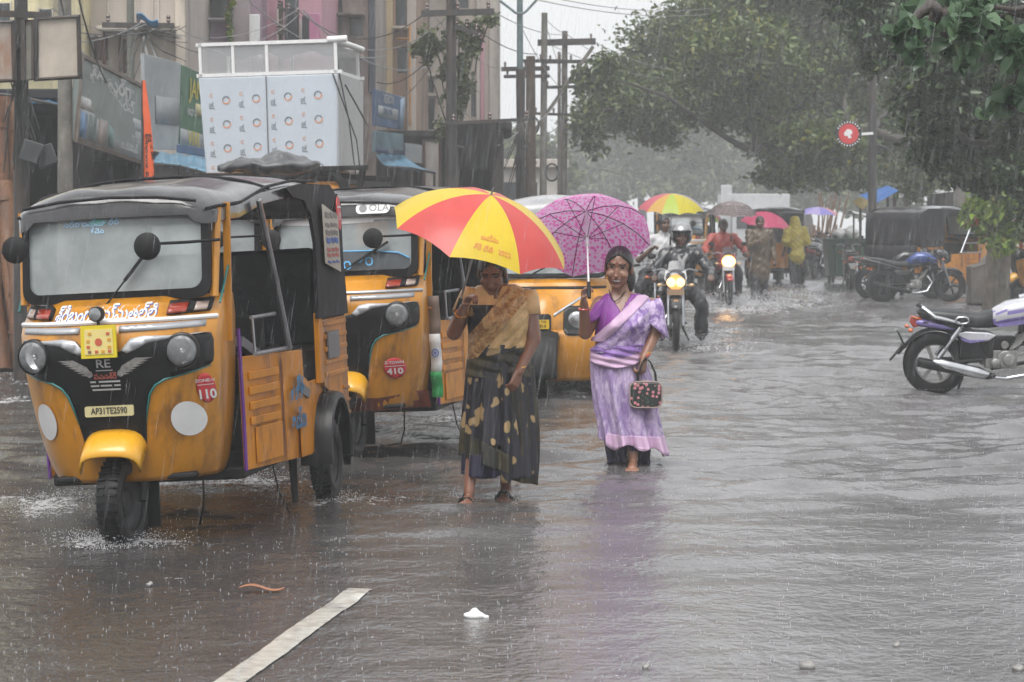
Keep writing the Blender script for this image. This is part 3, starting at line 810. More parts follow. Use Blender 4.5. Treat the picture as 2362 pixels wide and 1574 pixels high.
        for s_ in (-1, 1):
            for k in range(7):
                a0 = (.062+.004*k, .828+.006*k); L = .06+.016*k
                x0, z0 = a0; x1, z1 = x0+L, z0+.006+.006*k
                mb.sheet([(s_*x0, z0), (s_*(x0+L*.5), z0+.002+.004*k), (s_*x1, z1), (s_*(x0+L*.45), z0+.014+.005*k), (s_*x0, z0+.008)][::s_], q, .05)
            mb.sheet(circ(s_*.078, .838, .016, 14), q, .02)
        split_build(mb, 'winged_emblem', mat("emblem_grey", (.24, .23, .22), .35, var=.3, vs=40), T)
        mb = MB(); put_text(mb, "RE", .055, q, (-.005, .885), sx=1.25, bold=.015); mb.sheet([(-.045, .852), (.04, .852), (.04, .856), (-.045, .856)], q, .03)
        for zz, parts in ((.797, ((-.078, -.05), (-.035, .072))), (.778, ((-.078, -.035), (-.028, .028), (.04, .072))), (.759, ((-.072, .07),))):
            for x0, x1 in parts: mb.sheet([(x0, zz), (x1, zz), (x1, zz+.008), (x0, zz+.008)], q, .03)
        mb.build('badge', mat("badge_grey", (.42, .42, .42), .4, var=.1), T)
        mb = MB(); put_text(mb, "పవనశ్రీ", .035, q, (0, .825), bold=.02); mb.build('lettering', mat("dull_red", (.35, .09, .07), .4, var=.1), T)
        # V painted on the mudguard
        mb = MB(); ff = lambda u, v: Vector((u, -.30*math.cos(math.asin(min(.99, (v-.245)/.336)))*1.0 - .006, v))
        mb.sheet([(-.052, .545), (-.03, .545), (-.012, .50), (.012, .545), (.034, .548), (.0, .482), (-.026, .482)], ff, .03); mb.build('painted_mark', WHT, fd)
        # windscreen stickers
        q = lambda u, v: ws(u, v) + Vector((0, -.006, 0))
        mb = MB(); put_text(mb, "నల్లాలమ్మ", .04, q, (-.15, .362), bold=.03); put_text(mb, "తల్లి", .04, q, (-.01, .366), bold=.03); put_text(mb, "దీవెన", .034, q, (-.08, .325), bold=.03); mb.build('windscreen_lettering', mat("pale_blue_ink", (.38, .58, .78), .4, var=0), scr)
        mb = MB(); mb.sheet(circ(-.075, .366, .045, 12, .016), q, .03); mb.build('green_sticker', mat("sea_green", (.12, .45, .36), .4, var=0), scr)
        # notice on the rear curtain
        fx = lambda u, v, w__: Vector((.668-w__-max(0, v-1.5)*.02, u, v))
        mb = MB(); mb.prism([(1.96, 1.285), (2.36, 1.23), (2.36, 1.545), (1.96, 1.61)], fx, .006); nb = mb.build('notice_board', mat("notice_paper", (.42, .40, .34), .4, var=.1), T)
        mb = MB()
        for k, (zz, hh, c0) in enumerate(((1.55, .03, 0), (1.50, .02, 0), (1.455, .025, 0), (1.41, .03, 1), (1.365, .018, 2), (1.335, .018, 2), (1.30, .012, 1))):
            for u0, u1 in ((2.0, 2.1), (2.13, 2.2), (2.22, 2.32)):
                mb.sheet([(u0, zz-.01), (u1, zz-.02), (u1, zz-.02+hh), (u0, zz-.01+hh)], lambda u, v: Vector((.6705-max(0, v-1.5)*.02, u, v)), .1, c0)
        mb.build('lettering', [mat("notice_grey", (.16, .15, .14), .5, var=0), INKB, mat("notice_red", (.42, .10, .08), .5, var=0)], nb)
        mb = MB(); mb.prism(circ(2.43, 1.56, .055, 20, .095), lambda u, v, w__: Vector((.662-w__-max(0, v-1.5)*.02, u, v)), .006); rs = mb.build('red_disc', REDS, T)
        mb = MB(); put_text(mb, "110", .06, lambda u, v: Vector((.664-max(0, v-1.5)*.02, u, v)), (2.43, 1.54), sx=.7, bold=.02); mb.sheet([(2.385, 1.59), (2.475, 1.59), (2.475, 1.6), (2.385, 1.6)], lambda u, v: Vector((.664-max(0, v-1.5)*.02, u, v)), .1); mb.build('lettering', WHT, rs)
        mb = MB(); q = lambda u, v: Vector((.616, u, v)); put_text(mb, "తల్లి", .16, q, (1.29, .62), bold=.05); put_text(mb, "అమ్మ", .12, q, (1.29, .48), bold=.05); mb.build('painted_word', mat("painted_blue", (.03, .18, .36), .5, var=.1), T)
        mb = MB(); mb.bar((.45, .70, .93), (.60, 1.55, .60), .05, .05); mb.build('cloth_bundle', GREYP, T)
    if opt.get('second'):
        mb = MB(); mb.sheet(circ(.325, .58, .064, 24, .067), f, .02); st = mb.build('route_sticker', REDS, T, solid=.003)
        mb = MB(); q = on_front(.021); put_text(mb, "410", .055, q, (.325, .557), sx=1.1, bold=.03); put_text(mb, "Z-TOWN", .026, q, (.325, .615), bold=.025); mb.sheet([(.27, .59), (.38, .59), (.38, .594), (.27, .594)], q, .03); mb.build('lettering', WHT, st)
        mb = MB(); mb.prism([(u+.21, v+1.62) for u, v in rrect(.225, .07, .032)], lambda u, v, w__: Vector((u, .035+(v-1.62)*.5+w__, v)), .012); ol = mb.build('cab_sign', WHT, T)
        mb = MB(); put_text(mb, "OLA", .062, lambda u, v: Vector((u, .032+(v-1.62)*.5, v)), (.25, 1.621), sx=1.1); mb.sheet(circ(.145, 1.62, .026, 18), lambda u, v: Vector((u, .032+(v-1.62)*.5, v)), .02); mb.build('lettering', GREYP, ol)
        mb = MB(); pf = lambda u, v, w__: Vector((u, -.23+w__, v)); mb.prism([(-.18, 1.0), (.0, 1.0), (.0, 1.11), (-.18, 1.11)], pf, .012); pl = mb.build('number_plate', PLATE2, T)
        mb = MB(); put_text(mb, "31 T", .045, lambda u, v: Vector((u, -.232, v)), (-.065, 1.083), bold=.02); put_text(mb, "2754", .055, lambda u, v: Vector((u, -.232, v)), (-.08, 1.03), bold=.02); mb.build('lettering', INKK, pl)
        mb = MB(); mb.ell((-.17, -.2, 1.14), (.045, .03, .05), 10, 8); mb.ell((-.14, -.2, 1.17), (.04, .03, .035), 10, 8); mb.ell((-.20, -.19, 1.11), (.035, .03, .04), 10, 8); mb.build('marigold_garland', mat("garland_red", (.45, .03, .03), .6, var=.3, vs=60), T)
        # tricolour strip down the door edge
        fn = lambda z0, z1: (lambda u, v: Vector((.50+u*.075, .30+.02*math.sin(v*5), z0+(z1-z0)*v)))
        mb = MB(); mb.grid(fn(.78, 1.03), 2, 4, 0); mb.grid(fn(.53, .78), 2, 4, 1); mb.grid(fn(.36, .53), 2, 4, 2); fl = mb.build('tricolour_strip', [mat("faded_cloth", (.2, .15, .12), .6, var=.1), WHC, GRNC], T, solid=.004)
        mb = MB(); mb.tube([(.5375+.022*math.cos(a), .285, .655+.025*math.sin(a)) for a in np.linspace(0, 6.28, 17)[:-1]], .003, 5, closed=True)
        for a in np.linspace(0, 3.14, 5)[:-1]: mb.tube([(.5375+.02*math.cos(a), .285, .655+.022*math.sin(a)), (.5375-.02*math.cos(a), .285, .655-.022*math.sin(a))], .0018, 4)
        mb.build('wheel_symbol', INKB, fl)
        mb = MB(); mb.sheet([(-.40, .30), (.50, .30), (.49, .42), (.2, .385), (-.1, .40), (-.4, .38)], on_front(.008), .04); mb.build('red_dust', mat("red_oxide", (.16, .035, .015), .5, var=.3, vs=12), T)
    if opt.get('third'):
        mb = MB(); put_text(mb, "R.T. NAVADURGA", .06, lambda u, v: ws(u, v) + Vector((0, -.006, 0)), (.05, .37)); mb.build('windscreen_lettering', mat("pink_ink", (.6, .2, .22), .4, var=0), scr)
        mb = MB(); put_text(mb, "· R.T. KLRY", .05, on_front(.022), (.16, 1.125), bold=.02); mb.build('front_lettering', WHT, T)
    return T

a1 = G(290, 1252)
AUTO1 = make_auto(dict(first=True), 'auto_rickshaw', 'nearest auto rickshaw, with sticker 110 and a yellow card on its black nose', (a1.x, a1.y, -.02), R(-7.5), ry=R(-3.0)); AUTO1.scale = (.965, 1, 1)
a2 = GD(16.8, 806)
AUTO2 = make_auto(dict(second=True, visor=True, belt=SILV), 'auto_rickshaw', 'auto rickshaw with round red 410 sticker and tricolour strip on its edge', (a2.x, a2.y, -.02), R(-9), ry=R(-2.2))
# ================================================================= people and umbrellas
SKIN = mat("brown_skin", (0.26, 0.125, 0.075), 0.42, var=0.08, vs=9, coat=0.25)
SKIN2 = mat("warm_brown_skin", (0.215, 0.092, 0.055), 0.42, var=0.08, vs=9, coat=0.25)
SKIND = mat("deep_brown_skin", (0.10, 0.046, 0.028), 0.45, var=0.08, vs=9, coat=0.2)
EYEW = mat("eye_white", (0.26, 0.24, 0.23), 0.3, var=0)
EYED = mat("eye_dark", (0.012, 0.009, 0.008), 0.25, var=0)
LIPM = mat("lip", (0.15, 0.05, 0.04), 0.35, var=0)
TEETH = mat("teeth", (0.44, 0.41, 0.38), 0.3, var=0)
HAIR = mat("black_hair", (0.010, 0.008, 0.008), 0.34, var=0.4, vs=50, bump=.5, bs=90, coat=.2)
GOLD = mat("gold", (0.75, 0.42, 0.10), 0.25, metal=0.9, var=0.1)
REDB = mat("red_bangle_glass", (0.50, 0.06, 0.04), 0.2, var=0, coat=.5)

def pattern(name, c1, c2, kind, scale, lo, hi, c3=None, rough=0.6, stretch=(1, 1, 1), warp=0.0):
    m = bpy.data.materials.new(name); m.use_nodes = True
    n, l = m.node_tree.nodes, m.node_tree.links; p = n["Principled BSDF"]
    p.inputs["Roughness"].default_value = rough
    tc = n.new("ShaderNodeTexCoord"); mp = n.new("ShaderNodeMapping"); mp.inputs["Scale"].default_value = stretch
    l.new(tc.outputs["Object"], mp.inputs["Vector"])
    if kind == 'noise':
        t = n.new("ShaderNodeTexNoise"); t.inputs["Scale"].default_value = scale; t.inputs["Detail"].default_value = 5; t.inputs["Roughness"].default_value = .7; src = t.outputs["Fac"]
        t.inputs["Distortion"].default_value = 1.2
    else:
        t = n.new("ShaderNodeTexVoronoi"); t.inputs["Scale"].default_value = scale; src = t.outputs["Distance"]
        t.inputs["Randomness"].default_value = .75
    vec = mp.outputs[0]
    if warp:
        tw = n.new('ShaderNodeTexNoise'); tw.inputs['Scale'].default_value = scale*.7; l.new(tc.outputs['Object'], tw.inputs['Vector'])
        sw = n.new('ShaderNodeVectorMath'); sw.operation = 'SCALE'; sw.inputs['Scale'].default_value = warp; l.new(tw.outputs['Color'], sw.inputs[0])
        aw = n.new('ShaderNodeVectorMath'); l.new(vec, aw.inputs[0]); l.new(sw.outputs[0], aw.inputs[1]); vec = aw.outputs[0]
    l.new(vec, t.inputs["Vector"])
    cr = n.new("ShaderNodeValToRGB"); e = cr.color_ramp.elements
    e[0].position = lo; e[1].position = hi; e[0].color = (*c1, 1); e[1].color = (*c2, 1)
    l.new(src, cr.inputs[0]); out = cr.outputs[0]
    if c3:
        t2 = n.new("ShaderNodeTexVoronoi"); t2.inputs["Scale"].default_value = scale*1.7; t2.inputs["Randomness"].default_value = .9; l.new(mp.outputs[0], t2.inputs["Vector"])
        c = n.new("ShaderNodeValToRGB"); c.color_ramp.elements[0].position = .16; c.color_ramp.elements[1].position = .22; c.color_ramp.elements[0].color = (1, 1, 1, 1); c.color_ramp.elements[1].color = (0, 0, 0, 1)
        l.new(t2.outputs["Distance"], c.inputs[0]); mx = n.new("ShaderNodeMix"); mx.data_type = 'RGBA'
        l.new(c.outputs[0], mx.inputs[0]); l.new(out, mx.inputs[6]); mx.inputs[7].default_value = (*c3, 1); out = mx.outputs[2]
    l.new(out, p.inputs["Base Color"])
    t = n.new("ShaderNodeTexNoise"); t.inputs["Scale"].default_value = 22; l.new(tc.outputs["Object"], t.inputs["Vector"])
    b = n.new("ShaderNodeBump"); b.inputs["Strength"].default_value = .35; b.inputs["Distance"].default_value = .01
    l.new(t.outputs["Fac"], b.inputs["Height"]); l.new(b.outputs[0], p.inputs["Normal"])
    return m

def hand(mb, wr, d, nrm, curl, flip=1, s=1.0, n=8):
    """Palm, four bent fingers and a thumb. d: from wrist to knuckles, nrm: way the palm faces."""
    d = Vector(d).normalized(); nrm = Vector(nrm); nrm = (nrm - d*nrm.dot(d)).normalized(); sd = d.cross(nrm)*flip
    wr = Vector(wr)
    for k in range(4):
        o = sd*((k-1.5)*.019*s)
        mb.cap(wr + o*.6 + d*.012*s, wr + o + d*.082*s, .0145*s, .0115*s, n)
    for k, (L, cc) in enumerate(((.072, 1.0), (.082, 1.04), (.076, 1.08), (.058, 1.15))):
        p = wr + sd*((k-1.5)*.020*s) + d*.085*s; a = .15*curl
        for q, f in enumerate((.44, .32, .24)):
            a += curl*cc*(.62, .75, .6)[q]
            e = p + (d*math.cos(a) + nrm*math.sin(a))*L*f*s
            mb.cap(p, e, (.0098-.0011*q)*s, (.009-.0011*q)*s, n); p = e
    p = wr + d*.022*s - sd*.026*s
    t1 = p + (d*.65 - sd*.62 + nrm*.25*curl).normalized()*.036*s
    t2 = t1 + (d*.62 - sd*(.3-.45*curl) + nrm*.6*curl).normalized()*.032*s
    mb.cap(p, t1, .0125*s, .0105*s, n); mb.cap(t1, t2, .0105*s, .0085*s, n)

def head_parts(mb, c, M, s, smile=False):
    def e(p, r): mb.ell(c + M @ (Vector(p)*s), tuple(v*s for v in r), 18, 12, rot=M)
    e((0, .012, .022), (.073, .093, .088)); e((0, -.018, -.04), (.060, .070, .078)); e((0, -.058, -.098), (.027, .024, .02))
    e((0, -.094, -.022), (.011, .016, .028)); e((0, -.103, -.036), (.016, .014, .010))
    for x in (-1, 1):
        e((x*.036, -.060, -.030), (.028, .026, .026)); e((x*.075, .014, -.012), (.011, .022, .032)); e((x*.030, -.074, .030), (.026, .016, .009))
        if smile: e((x*.042, -.066, -.034), (.022, .022, .020))
    e((0, -.083, -.058), (.025, .014, .008)); e((0, -.081, -.072), (.022, .014, .008))
def face_index(c, M, s, smile):
    Mi = M.inverted()
    def f(p):
        q = (Mi @ (Vector(p) - c))/s
        if q.y < -.04 and q.z > -.11:
            x, z = abs(q.x), q.z
            ez = .010
            if not smile and (x-.031)**2/.018**2 + (z-ez+.004)**2/.0045**2 < 1: return 2
            if smile and (x-.031)**2/.0095**2 + (z-ez)**2/.0065**2 < 1: return 2
            if smile and (x-.031)**2/.018**2 + (z-ez)**2/.0055**2 < 1: return 1
            if .012 < x < .052 and abs(z-(.033-.25*abs(x-.035))) < .0045: return 2
            if q.y < -.055:
                zc = -.065 + (.10*x*.35 if smile else 0)
                if smile and x < .025 and abs(z-zc) < .0038: return 4
                if x < .030 and abs(z-zc) < .012: return 3
        return 0
    return f

def capped(segs, grow=0.0, n=14):
    mb = MB()
    for a, b, ra, rb in segs: mb.cap(a, b, ra+grow, rb+grow, n)
    return mb
def hair_shell(parent, c, M, s, hairline=.080, back=-.10, r=(.0775, .0985, .0945), mt=None, bun=None, name='hair'):
    mb = MB(); n, m = 40, 30
    def pt(a, t): return Vector((r[0]*math.sin(t)*math.cos(a), .016 + r[1]*math.sin(t)*math.sin(a), .024 + r[2]*math.cos(t)))
    for i in range(m):
        for j in range(n):
            q = [pt(2*math.pi*(j+u)/n, max(.01, math.pi*(i+v)/m)) for u, v in ((0, 0), (1, 0), (1, 1), (0, 1))]
            k = sum(q, Vector())/4
            front = k.y < .02
            hl = hairline - 1.1*max(0, abs(k.x-.006)-.012)**1.15*1.4 if k.y < -.03 else (-.015 if k.y < .015 else back)
            if k.z > hl: mb.add([c + M @ (v*s) for v in q], [(0, 3, 2, 1)])
    if bun:
        for bc, br in bun: mb.ell(c + M @ (Vector(bc)*s), tuple(v*s for v in br), 14, 10, rot=M)
    o = mb.build(name, mt or HAIR, parent, solid=.008*s, smooth=180)
    bm = bmesh.new(); bm.from_mesh(o.data); bmesh.ops.remove_doubles(bm, verts=bm.verts, dist=.0005); bm.to_mesh(o.data); bm.free(); o.data.shade_smooth()
    return o
def rotm(x=0, y=0, z=0):
    return Matrix.Rotation(R(z), 3, 'Z') @ Matrix.Rotation(R(y), 3, 'Y') @ Matrix.Rotation(R(x), 3, 'X')

# ---------------------------------------------------------------- umbrellas
def umbrella(label, apex, axis, Rd, dome, mats, seq, spin=0.0, shaft=.75, n=8, shaftm=STEEL, ribm=BLKM, handlem=BLKM, panels=True, group="umbrellas held up against the rain", hook=True, name='umbrella', scallop=.05, extra=None):
    T = thing(name, label, "umbrella", apex, 0, group)
    ax = Vector(axis).normalized(); u = ax.orthogonal().normalized()
    ref = Vector((1, 0, 0)) - ax*ax.x; u = ref.normalized(); v = ax.cross(u)
    th = 2*math.atan(dome/Rd); Rs = Rd/math.sin(th)
    def pt(a, t, off=0):
        k = (a/(2*math.pi)*n) % 1.0; b = 4*k*(1-k)
        t_ = t*(1 - scallop*b*t); r = (Rs+off)*math.sin(t_*th) * (1-.02*b*t); h = -(Rs-(Rs+off)*math.cos(t_*th)) - .012*b*t*(1-t)*Rd/.5*2
        aa = a + spin
        return (u*math.cos(aa) + v*math.sin(aa))*r + ax*h
    mb = MB(); sub = 6; vv = 12
    for k in range(n):
        mb.grid(lambda p, q: pt(2*math.pi*(k+p*.9999)/n, max(.004, q)), sub, vv, seq[k % len(seq)], uv=True)
    can = mb.build('canopy', mats, T, smooth=30)
    mb = MB()
    for k in range(n):
        a = 2*math.pi*k/n
        mb.tube([pt(a, t, -.004) for t in (.02, .25, .5, .75, 1.0)], .0025, 5)
        mb.tube([ax*(-dome*.95-.02), pt(a, .52, -.006)], .0022, 5)
    mb.build('ribs', ribm, T)
    mb = MB(); mb.tube([ax*.045, ax*.0], [.003, .006], 8); mb.tube([ax*0, -ax*shaft], .006, 8); mb.tube([-ax*.02, -ax*.10], .011, 8); mb.tube([-ax*(dome*.9), -ax*(dome+.06)], .011, 8); mb.build('shaft', shaftm, T)
    if hook:
        mb = MB(); mb.tube([-ax*(shaft-.03), -ax*(shaft+.05), -ax*(shaft+.09)], [.011, .014, .011], 10); mb.build('handle', handlem, T)
    if extra: extra(pt, can)
    return T

def translucent(m, amt=.4):
    n, l = m.node_tree.nodes, m.node_tree.links
    p = n["Principled BSDF"]; t = n.new("ShaderNodeBsdfTranslucent"); mx = n.new("ShaderNodeMixShader"); mx.inputs[0].default_value = amt
    bc = p.inputs["Base Color"]
    if bc.links: l.new(bc.links[0].from_socket, t.inputs["Color"])
    else: t.inputs["Color"].default_value = bc.default_value
    o = n["Material Output"]; l.new(p.outputs[0], mx.inputs[1]); l.new(t.outputs[0], mx.inputs[2]); l.new(mx.outputs[0], o.inputs["Surface"])
    return m
URED = mat("umbrella_red", (0.68, 0.085, 0.075), 0.35, var=0.06, vs=5, coat=.15)
UYEL = mat("umbrella_yellow", (0.76, 0.56, 0.03), 0.35, var=0.05, vs=5, coat=.15)

for _m in (URED, UYEL): translucent(_m, .3)
# ---------------------------------------------------------------- woman in the dark saree
NAVY = pattern("navy_gold_saree", (0.36, 0.25, 0.12), (0.011, 0.011, 0.02), 'voronoi', 11.5, .30, .36, stretch=(1.15, .8, .75), warp=.12)
NAVYP = pattern("dark_brocade", (0.008, 0.009, 0.010), (0.085, 0.068, 0.028), 'noise', 7, .42, .74, stretch=(1.5, 1, .5))
BROC = pattern("copper_brocade", (0.56, 0.35, 0.15), (0.27, 0.13, 0.05), 'noise', 22, .40, .58)
BRDR = mat("gold_border", (0.58, 0.38, 0.17), 0.4, var=0.2, vs=30)
BLOUSEG = mat("peach_blouse", (0.66, 0.42, 0.20), 0.5, var=0.12, vs=12)
NAVYU = mat("navy_petticoat", (0.015, 0.014, 0.04), 0.5, var=.2)

def skirt(rows, n=160, amp=0.02, seed=0, pleat=14, soft=1.0):
    """rows: (z, x left, x right, y centre, half depth, fold strength) from hem to waist."""
    rr = np.random.RandomState(seed); ph = rr.rand(6)*6.28
    zs = np.linspace(rows[0][0], rows[-1][0], 100); rings = []
    col = lambda i: np.interp(zs, [r[0] for r in rows], [r[i] for r in rows])
    XL, XR, YC, DP, FS = col(1), col(2), col(3), col(4), col(5)
    for z, xl, xr, yc, dp, fs in zip(zs, XL, XR, YC, DP, FS):
        ring = []
        for j in range(n):
            a = 2*math.pi*j/n
            f = amp*fs*(math.sin(pleat*a + ph[0] + z*1.5) + .7*math.sin(5*a + ph[1] - z*3) + .6*math.sin((pleat*2-3)*a + ph[2] + z*2))
            x = (xl+xr)/2 + ((xr-xl)/2 + f*.5)*math.cos(a); y = yc + (dp + f)*math.sin(a)
            ring.append(Vector((x, y, z + (.012*fs*math.sin(3*a+ph[3]) if z == zs[0] else 0))))
        rings.append(ring)
    return rings
def torso_rings(tab, grow, n=150, m=80, fold=None):
    """tab: (z, x centre, half width, y centre, half depth)."""
    zs = np.linspace(tab[0][0], tab[-1][0], m); rings = []
    c = [np.interp(zs, [r[0] for r in tab], [r[i] for r in tab]) for i in range(1, 5)]
    for z, xc, hw, yc, hd in zip(zs, *c):
        ring = []
        for j in range(n):
            a = 2*math.pi*j/n; ca, sa = math.cos(a), math.sin(a)
            x = xc + (hw+grow)*math.copysign(abs(ca)**.85, ca); y = yc + (hd+grow)*math.copysign(abs(sa)**.9, sa)
            # bust
            if sa < 0:
                b = math.exp(-((z-tab[0][5])/.065)**2)*(math.exp(-((x-xc-.07)/.055)**2) + math.exp(-((x-xc+.07)/.055)**2))
                y -= .042*b
            if fold: y -= fold(x-xc, z)*(1 if sa < 0 else -1)
            ring.append(Vector((x, y, z)))
        rings.append(ring)
    return rings
def clip_rings(mb, rings, keep, mi=0):
    n = len(rings[0]); used = {}; fs = []; vs = []
    def idx(i, j):
        k = (i, j % n)
        if k not in used: used[k] = len(vs); vs.append(rings[i][j % n])
        return used[k]
    for i in range(len(rings)-1):
        for j in range(n):
            c = (rings[i][j]+rings[i+1][(j+1) % n])/2
            if keep(c): fs.append((idx(i, j), idx(i, j+1), idx(i+1, j+1), idx(i+1, j)))
    mb.add(vs, fs, mi)

def woman_dark():
    g = G(1150, 1146)
    T = thing('person', 'woman in a dark gold patterned saree looking down beneath the red and yellow umbrella', 'person', (g.x, g.y, -.03), 0, "people walking through the flood")
    hc, HM, hs_ = Vector((-.035, -.075, 1.275)), rotm(24, 0, -6), .98
    tab = [(.70, .0, .165, .0, .125, 1.015), (.80, -.0, .150, -.005, .118), (.90, .0, .145, -.012, .115), (1.0, .0, .155, -.02, .118), (1.08, .0, .160, -.02, .108), (1.14, .0, .158, -.012, .088), (1.185, -.005, .125, -.012, .066), (1.215, -.015, .07, -.015, .052)]
    shR, elR, wrR = Vector((-.150, -.01, 1.145)), Vector((-.245, -.06, .945)), Vector((-.190, -.19, 1.085))
    shL, elL, wrL = Vector((.158, -.01, 1.135)), Vector((.192, -.035, .905)), Vector((.112, -.15, .735))
    mb = MB()
    for (z0, x0, w0, y0, d0, *_), (z1, x1, w1, y1, d1, *_) in zip(tab[:-1], tab[1:]):
        pass
    mb.loft([[Vector((p.x, p.y, p.z)) for p in r] for r in torso_rings(tab, 0, 40, 20)])
    mb.cap((-.02, -.02, 1.18), hc + HM @ Vector((0, .02, -.07)), .052, .046)
    head_parts(mb, hc, HM, hs_)
    mb.cap(shR, elR, .052, .043); mb.cap(elR, wrR, .041, .026); mb.cap(shL, elL, .054, .045); mb.cap(elL, wrL, .042, .027)
    hand(mb, wrR, (.12, -.12, .22), (.5, -.3, -.2), 1.25, 1, .95); hand(mb, wrL, (-.12, -.1, -.32), (-.6, .5, 0), .9, -1, .95)
    for (x, y0, kn, ankz) in ((-.163, -.17, .45, .07), (.040, .14, .45, .06)):
        k = Vector((x*.75, y0*.2-.03, .45)); a = Vector((x, y0, ankz)); hp = Vector((.07 if x > 0 else -.07, 0, .74)); k.y = y0*.12
        mb.cap(hp, k, .07, .045); mb.cap(k, a, .045, .031)
        mb.cap(a + Vector((0, .035, -.035)), a + Vector((-.01, -.13, -.045)), .032, .026); mb.ell(a + Vector((-.012, -.15, -.047)), (.042, .04, .02))
        for q in range(5): mb.cap(a + Vector((-.045+.017*q, -.165, -.045)), a + Vector((-.05+.018*q, -.20+.006*abs(q-1), -.05)), .011, .008, 8)
    mb.build('body', [SKIN2, EYEW, EYED, LIPM, TEETH], T, remesh=.0058, sm=3, voxfn=face_index(hc, HM, hs_, False))
    hair_shell(T, hc, HM, hs_, bun=[((0, .10, -.03), (.05, .045, .05)), ((.05, .06, -.07), (.03, .04, .06))])
    # skirt: hem drops lower on the viewer's right
    rows = [(.145, -.205, .205, -.01, .21, 1.5), (.25, -.202, .21, -.01, .20, 1.3), (.40, -.195, .20, -.01, .18, 1.1), (.55, -.186, .195, -.01, .155, .9), (.68, -.178, .19, -.01, .15, .5), (.78, -.165, .172, -.01, .135, .25), (.88, -.155, .158, -.012, .128, .15)]
    rg = skirt(rows, amp=.016, seed=3, pleat=11)
    mb = MB(); clip_rings(mb, rg, lambda c: c.z > .33 + .16*max(0, c.x-.0)*0 or c.x > .02); sk = mb.build('saree_skirt', [NAVY], T, solid=.006)
    mb = MB(); clip_rings(mb, rg, lambda c: .20 - .3*c.x < c.z <= .36 - .5*(c.x+.1) and c.x <= .06); mb.build('hem_band', NAVYP, sk, solid=.008)
    mb = MB(); clip_rings(mb, skirt([(.165, -.205, .08, -.02, .19, 1.4), (.28, -.20, .08, -.02, .185, 1.2)], amp=.014, seed=8, pleat=8), lambda c: True); mb.build('petticoat', NAVYU, T, solid=.005)
    # loose end of the saree hanging on the viewer's right
    mb = MB()
    def drape(u, v):
        z = .10 + v*.66 + .05*(1-v)*(1-u); x = .02 + u*.185 + .015*math.sin(v*4)+ .012*(1-v)*u; y = -.175 - .02*math.sin(u*13+v*2)*(1-v*.6) + .13*u**2.2 + .02*v
        return Vector((x, y, z))
    mb.grid(drape, 44, 30); mb.build('saree_drape', NAVYP, T, solid=.006, smooth=180)
    # waist wraps
    fold = lambda x, z: .007*math.sin(z*95+x*22)
    mb = MB(); clip_rings(mb, torso_rings([(.70, 0, .170, -.005, .132, 2.0)] + [(.80, 0, .160, -.01, .128), (.93, .0, .155, -.015, .125)], .014, fold=fold), lambda c: c.z < .80+.55*(c.x+.15)*.4); mb.build('waist_wrap', NAVYP, T, solid=.005)
    # blouse, sleeves, pallu
    neck = lambda c: c.z < 1.12 + 2.2*abs(c.x+.015) or c.y > .02
    mb = MB(); clip_rings(mb, torso_rings(tab, .009), lambda c: c.z > .945 and neck(c) and c.z < 1.205); bl = mb.build('blouse', BLOUSEG, T, solid=.005)
    for nm, a, b, L in (('sleeve', shR, elR, .52), ('sleeve', shL, elL, .42)):
        mb = MB(); d = b-a; mb.tube([a - d*.12 + Vector((0, 0, .012)), a, a+d*.2, a+d*L], [.05, .063, .062, .060], 18, cap=False); mb.build(nm, BLOUSEG, bl, solid=.005)
    fold2 = lambda x, z: .005*math.sin((z*.72-x*.69)*120) + .003*math.sin((z*.7-x*.7)*55)
    base = torso_rings(tab, .019, 220, 120, fold=fold2)
    # the pallu runs from the viewer's-right shoulder to the viewer's-left hip
    dl = lambda c: (c.z-1.13) - 1.18*(c.x-.035)          # >0 above the band's upper edge
    mb = MB(); clip_rings(mb, base, lambda c: dl(c) < .035 and dl(c) > -.145 and c.z < 1.208 and c.z > .76 and (c.y < .0 or c.x > .02)); mb.build('pallu', BROC, T, solid=.006)
    mb = MB(); clip_rings(mb, torso_rings(tab, .015, 220, 120, fold=fold2), lambda c: dl(c) < -.13 and c.z < 1.19 and c.z > .86 and (c.x < .17)); mb.build('pallu_band', BRDR, T, solid=.006)
    mb = MB(); clip_rings(mb, torso_rings(tab, .016, 220, 120), lambda c: dl(c) > .03 and dl(c) < .24 and c.z < 1.10 and c.z > .76 and c.x < .06 and c.y < .05); mb.build('bodice_front', NAVY, T, solid=.006)
    mb = MB(); mb.tube([wrR.lerp(elR, .22) + Vector((.034*math.cos(a), .02*math.sin(a), .022*math.sin(a))) for a in np.linspace(0, 6.28, 25)[:-1]], .005, 6, closed=True); mb.build('bangle', GOLD, T)
    mb = MB(); mb.tube([wrL.lerp(elL, .12) + Vector((.030*math.cos(a), .026*math.sin(a), .006*math.cos(a))) for a in np.linspace(0, 6.28, 25)[:-1]], .004, 6, closed=True); mb.build('bangle', GOLD, T)
    for x, y in ((-.178, -.25), (.028, .06)):
        mb = MB(); mb.prism([(p*.048, q*.125) for p, q in ((-.8, .9), (-.95, .2), (-1.05, -.5), (-.8, -.95), (0, -1.05), (.8, -.9), (.95, -.3), (.7, .3), (.75, .9), (0, 1.05))], lambda a, b, w__: Vector((x+a, y+.03+b, -.012+w__)), .018); sd = mb.build('sandal', RUB, T)
        mb = MB(); mb.tube([(x-.045, y-.01, .012), (x-.02, y-.035, .05), (x+.02, y-.03, .05), (x+.045, y-.0, .012)], .009, 6); mb.tube([(x-.03, y+.06, .01), (x, y+.07, .1), (x+.035, y+.06, .01)], .006, 6); mb.build('strap', BLKM, sd)
    # umbrella in the viewer's-left hand
    fist = Vector((g.x, g.y, 0)) + Vector((-.158, -.235, 1.155))
    axis = Vector((.274, -.267, .924)).normalized()
